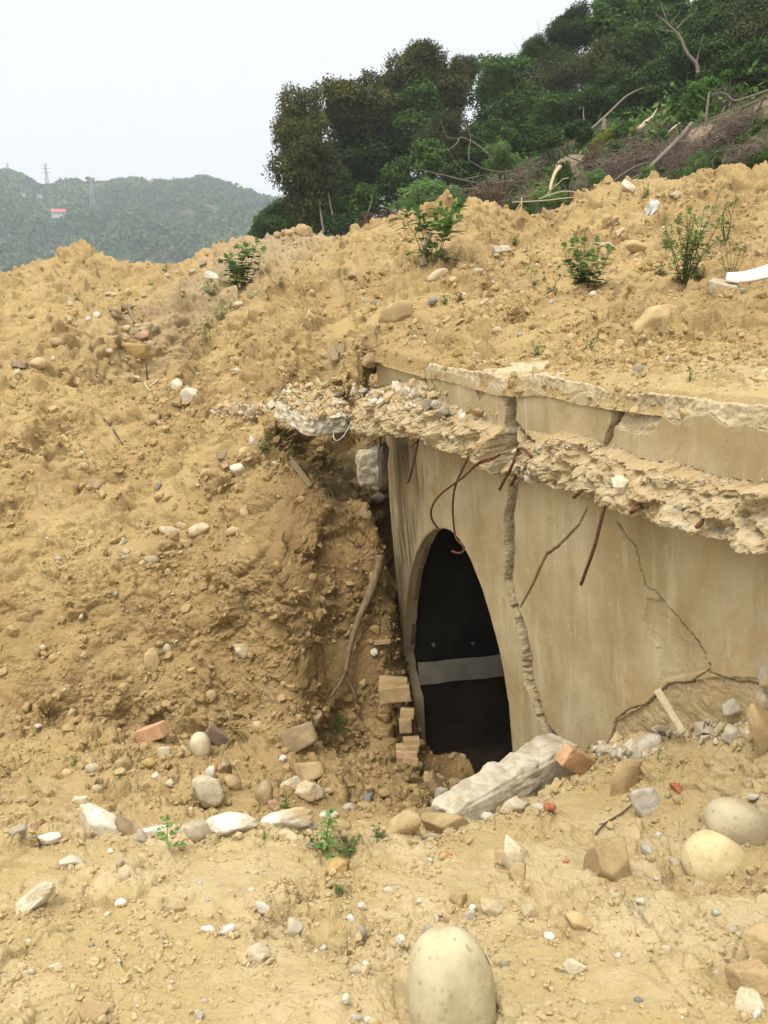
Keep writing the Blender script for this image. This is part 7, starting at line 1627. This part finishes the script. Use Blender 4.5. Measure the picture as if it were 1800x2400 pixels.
for i, (g, lab) in enumerate([([(0, 1400), (60, 1310), (62, 1290), (65, 1400)], 'thin grey sticks at the foot of the left scarp'), ([(0, 1310), (200, 1300), (380, 1280), (560, 1268)], 'long thin dry stalks lying along the heap crest'), ([(170, 1290), (330, 1240), (480, 1260), (520, 1290)], 'curved dry stalk over the heap crest'), ([(0, 1440), (60, 1380), (90, 1340)], 'pale dry stick in the dip of the ridge')]):
    limb([g], [[.02, .022, .02, .01]], (19.3, 19.0), 'palewood', lab, 'branch', 'dry_stalk')
# ------------------------------------------------------------------ leafy ground cover of the hillside
def ground_cover():
    rs = np.random.RandomState(77); n = 46000; al = rs.uniform(-30, 40, n); ds = rs.uniform(-1.5, 34, n) ; x = TA[0] + TDIR[0] * al + TNRM[0] * ds; y = TA[1] + TDIR[1] * al + TNRM[1] * ds
    z = hillside_z(x, y); P = np.stack([x, y, z], 1); px, py, D = to_px(P); m = fbm(P.astype(np.float32), .35, 2, seed=5)
    k = (px > -100) & (px < 2100) & (D > 17) & (m > -0.12 - .3 * sstep(4, 10, ds)) & (y > 18); P = P[k]; n = len(P)
    P = P + np.stack([rs.normal(size=n) * .1, rs.normal(size=n) * .1, np.abs(rs.normal(size=n)) * .35 * sstep(1, 5, ds[k]) + .04], 1)
    nr = rs.normal(size=(n, 3)) + np.array([-.5, -.4, .7]); nr /= np.linalg.norm(nr, axis=1)[:, None]; a = np.cross(nr, rs.normal(size=(n, 3))); a /= np.linalg.norm(a, axis=1)[:, None]; b = np.cross(nr, a); L = rs.uniform(.07, .17, n)[:, None]
    V = np.stack([P - a * L, P - b * L * .5, P + a * L, P + b * L * .5], 1).reshape(-1, 3); F = np.arange(n * 4).reshape(n, 4)
    tag(mesh_obj('undergrowth', np_mesh('undergrowth', V, F, M['leaf_mid'], False, dict(tint=np.repeat(rs.rand(n), 4)))), kind='stuff')
ground_cover()
# ------------------------------------------------------------------ far wooded hills across the valley
SKY = [(-900, 330), (-400, 350), (-200, 380), (0, 366), (25, 368), (50, 384), (90, 402), (115, 398), (140, 386), (180, 388), (215, 392), (260, 383), (300, 384), (335, 394), (370, 390), (420, 384), (450, 378), (480, 388), (520, 405), (570, 424), (620, 434), (700, 452), (800, 470), (1000, 500), (1300, 560), (2200, 640)]
def far_hill(X, kk):
    """photo column -> world point at fraction kk between valley floor (0) and crest (1), past 1 behind"""
    sy = np.interp(X, *zip(*SKY)) + 9
    d = 330 + 330 * np.clip(kk, 0, 1) + 250 * np.clip(kk - 1, 0, 1)
    dirx = (X * K - 900) / FPX / np.array([CP + SP * (1200 - v * K) / FPX for v in np.atleast_1d(sy)])
    ytop = np.array([ray_px(0, v * K)[2] / ray_px(0, v * K)[1] for v in np.atleast_1d(sy)])
    x, y = dirx * d, d
    ztop = ytop * 660; zb = -22.0
    prof = np.clip(kk, 0, 1) ** 0.85; z = zb + (ztop - zb) * prof - np.clip(kk - 1, 0, 1) * 60
    P = np.stack([x, y, 0 * x], 1).astype(np.float32)
    rid = np.abs(perlin(P * 0.0085 + 3.3, 4)) ; z = z + (22 * (0.35 - rid) + 10 * perlin(P * .02, 6)) * np.clip(kk * (1.02 - kk) * 3.2, 0, 1)
    return np.stack([x, y, z], 1)
xs = np.linspace(-900, 2200, 220); ks = np.linspace(0, 1.6, 60); XX, KK = np.meshgrid(xs, ks, indexing='ij'); P = far_hill(XX.ravel(), KK.ravel()); I_ = np.arange(XX.size).reshape(XX.shape)
F = np.stack([I_[:-1, :-1], I_[:-1, 1:], I_[1:, 1:], I_[1:, :-1]], -1).reshape(-1, 4)[:, ::-1]
t = NT('far_hill_ground'); M['farhill'] = t.done(t.mix(t.ramp(t.noise(0.02, 4), .4, .6), (0.05, 0.065, 0.03), (0.10, 0.095, 0.05)), 1.0)
tag(mesh_obj('hills', np_mesh('hills', P, F, M['farhill'], True)), kind='structure')
def far_forest():
    rs = np.random.RandomState(5); n = 10500; X = rs.uniform(-420, 900, n); kk = rs.uniform(0.0, 1.06, n); C = far_hill(X, kk)
    cl = perlin(C.astype(np.float32) * .02, 9); keep = rs.rand(n) < 0.93 + cl; C = C[keep]; n = len(C); r = rs.uniform(2.0, 4.6, n) * (1 + .5 * (rs.rand(n) < .05))
    m = 34; d = rs.normal(size=(n, m, 3)); d /= np.linalg.norm(d, axis=2)[..., None]; d[..., 2] = np.abs(d[..., 2]) * 1.0 - .15
    Q = C[:, None] + d * r[:, None, None] * rs.uniform(.7, 1.05, (n, m, 1)) * np.array([1, 1, .95]) + np.array([0, 0, 1.0])
    nr = d + .6 * rs.normal(size=d.shape); nr /= np.linalg.norm(nr, axis=2)[..., None]; a = np.cross(nr, rs.normal(size=d.shape)); a /= np.linalg.norm(a, axis=2)[..., None]; b = np.cross(nr, a); L = (r * .26)[:, None, None] * rs.uniform(.6, 1.2, (n, m, 1))
    V = np.stack([Q - a * L, Q - b * L, Q + a * L, Q + b * L], 2).reshape(-1, 3); F = np.arange(len(V)).reshape(-1, 4)
    tv = np.clip(.35 + .5 * perlin(C.astype(np.float32) * .012, 12) + rs.uniform(-.28, .42, n), 0, 1)
    t = NT('far_foliage'); ac = t.attr('tint'); M['farleaf'] = t.done(t.mix(ac, (0.042, 0.095, 0.030), (0.115, 0.185, 0.055)), .9, None, .1)
    tag(mesh_obj('far_forest', np_mesh('far_forest', V, F, M['farleaf'], False, dict(tint=np.repeat(np.repeat(tv, m), 4)))), kind='stuff')
far_forest()
def far_ground(x, y):
    d = ray_px(x * K, y * K); best = d * 600
    kk = np.linspace(0, 1, 200); c = far_hill(np.full(200, float(x)), kk); _, yy, _ = to_px(c); i = np.argmin(np.abs(yy - y * K)); return c[i]
def pylon(x, y, H, label):
    b = far_ground(x, y); parts = []; w = H * .085
    lev = [(0, 1.0), (.25, .72), (.5, .46), (.68, .3), (.84, .24), (1, .06)]
    cor = lambda i, h, s: np.array([(1, 1), (1, -1), (-1, -1), (-1, 1)][i % 4] + (0,), float) * w * s + np.array([0, 0, h * H])
    for i in range(4):
        for (h0, s0), (h1, s1) in zip(lev[:-1], lev[1:]):
            parts.append(tube([cor(i, h0, s0), cor(i, h1, s1)], .13, 4, 0, 0, 1)); parts.append(tube([cor(i, h0, s0), cor(i + 1, h1, s1)], .08, 4, 0, 0, 1)); parts.append(tube([cor(i + 1, h0, s0), cor(i, h1, s1)], .08, 4, 0, 0, 1))
    root = empty('pylon', tuple(b + np.array([0, 0, -1]))); tag(root, label, 'pylon', 'power pylons on the far hills')
    V, F = joined(parts); mesh_obj('lattice_mast', np_mesh('lattice_mast', V, F, M['galv'], False), root)
    for h, L in ((.66, .19), (.80, .16), (.93, .12)):
        ps = [tube([np.array([-L * H, 0, h * H]), np.array([0, 0, h * H + H * .03]), np.array([L * H, 0, h * H])], .12, 4, 0, 0, 1), tube([np.array([-L * H, 0, h * H]), np.array([L * H, 0, h * H])], .10, 4, 0, 0, 1)]
        V, F = joined(ps); mesh_obj('cross_arm', np_mesh('cross_arm', V, F, M['galv'], False), root)
pylon(103, 404, 19, 'lattice power pylon on the skyline at the left'); pylon(197, 464, 23, 'lattice power pylon half way up the far hill'); pylon(18, 372, 9, 'small pylon top at the left end of the skyline')
def box_part(name, parent, c, s, mat):
    V, F = CUBE[7]; V = V * np.array(s) * .5 + np.array(c); return mesh_obj(name, np_mesh(name, V, F, M[mat], False), parent)
def house(x, y, W, Dp, H, roofm, label, gable=True):
    b = far_ground(x, y) - np.array([0, 9, 0]); root = empty('house', tuple(b), .3); tag(root, label, 'house')
    box_part('wall', root, (0, 0, H / 2 - 1), (W, Dp, H + 2), 'whitewall')
    if gable: V = [(-W * .55, -Dp * .6, H), (W * .55, -Dp * .6, H), (W * .55, Dp * .6, H), (-W * .55, Dp * .6, H), (-W * .55, 0, H + W * .28), (W * .55, 0, H + W * .28)]; F3 = [(0, 1, 5), (0, 5, 4), (2, 3, 4), (2, 4, 5), (1, 2, 5), (3, 0, 4), (0, 3, 2), (0, 2, 1)]
    else: V = [(-W * .55, -Dp * .55, H + .01), (W * .55, -Dp * .55, H + .01), (W * .55, Dp * .55, H + .01), (-W * .55, Dp * .55, H + .01), (-W * .55, -Dp * .55, H + .6), (W * .55, -Dp * .55, H + .6), (W * .55, Dp * .55, H + .9), (-W * .55, Dp * .55, H + .9)]; F3 = [(0, 2, 1), (0, 3, 2), (4, 5, 6), (4, 6, 7), (0, 1, 5), (0, 5, 4), (1, 2, 6), (1, 6, 5), (2, 3, 7), (2, 7, 6), (3, 0, 4), (3, 4, 7)]
    mesh_obj('roof', np_mesh('roof', np.array(V), np.array(F3), M[roofm], False), root)
    for i in range(3): box_part('window', root, (-W * .3 + i * W * .3, -Dp / 2 - .02, H * .55), (W * .14, .12, H * .3), 'dark')
house(133, 468, 8, 7, 1.6, 'redroof', 'red roofed house among the trees of the far hill'); house(48, 432, 9, 7, 2.4, 'galv', 'white flat roofed building on the far hill at the left', False); house(95, 440, 4, 4, 4, 'galv', 'small pale tower-like house between the two others on the far hill', False)
# valley floor out to the horizon
t = NT('valley_ground'); M['valley'] = t.done(t.mix(t.ramp(t.noise(.01, 4), .4, .6), (0.20, 0.175, 0.135), (0.13, 0.13, 0.08)), 1.0)
V = np.array([(-4000, 26, -24), (4000, 26, -24), (4000, 4000, -24), (-4000, 4000, -24), (-4000, -600, -24), (4000, -600, -24)], float)
tag(mesh_obj('valley_floor', np_mesh('valley_floor', V, np.array([(0, 1, 2, 3), (4, 5, 1, 0)]), M['valley'], False)), kind='structure')
# ------------------------------------------------------------------ the hazy air
hz = bpy.data.materials.new('haze'); hz.use_nodes = True; hn = hz.node_tree.nodes; hn.clear(); ho = hn.new('ShaderNodeOutputMaterial'); hv = hn.new('ShaderNodeVolumePrincipled')
hv.inputs['Color'].default_value = (0.86, 0.92, 1.0, 1); hv.inputs['Density'].default_value = 0.00064; hv.inputs['Anisotropy'].default_value = 0.2
hz.node_tree.links.new(hv.outputs[0], ho.inputs['Volume'])
V, F = CUBE[7]; V = (V + 1) / 2 * np.array([1900, 1100, 165]) + np.array([-950, -60, -25.5]); b_ = mesh_obj('haze', np_mesh('haze', V, F, None, False)); b_.data.materials.append(hz); tag(b_, kind='stuff')
scene.cycles.volume_max_steps = 64
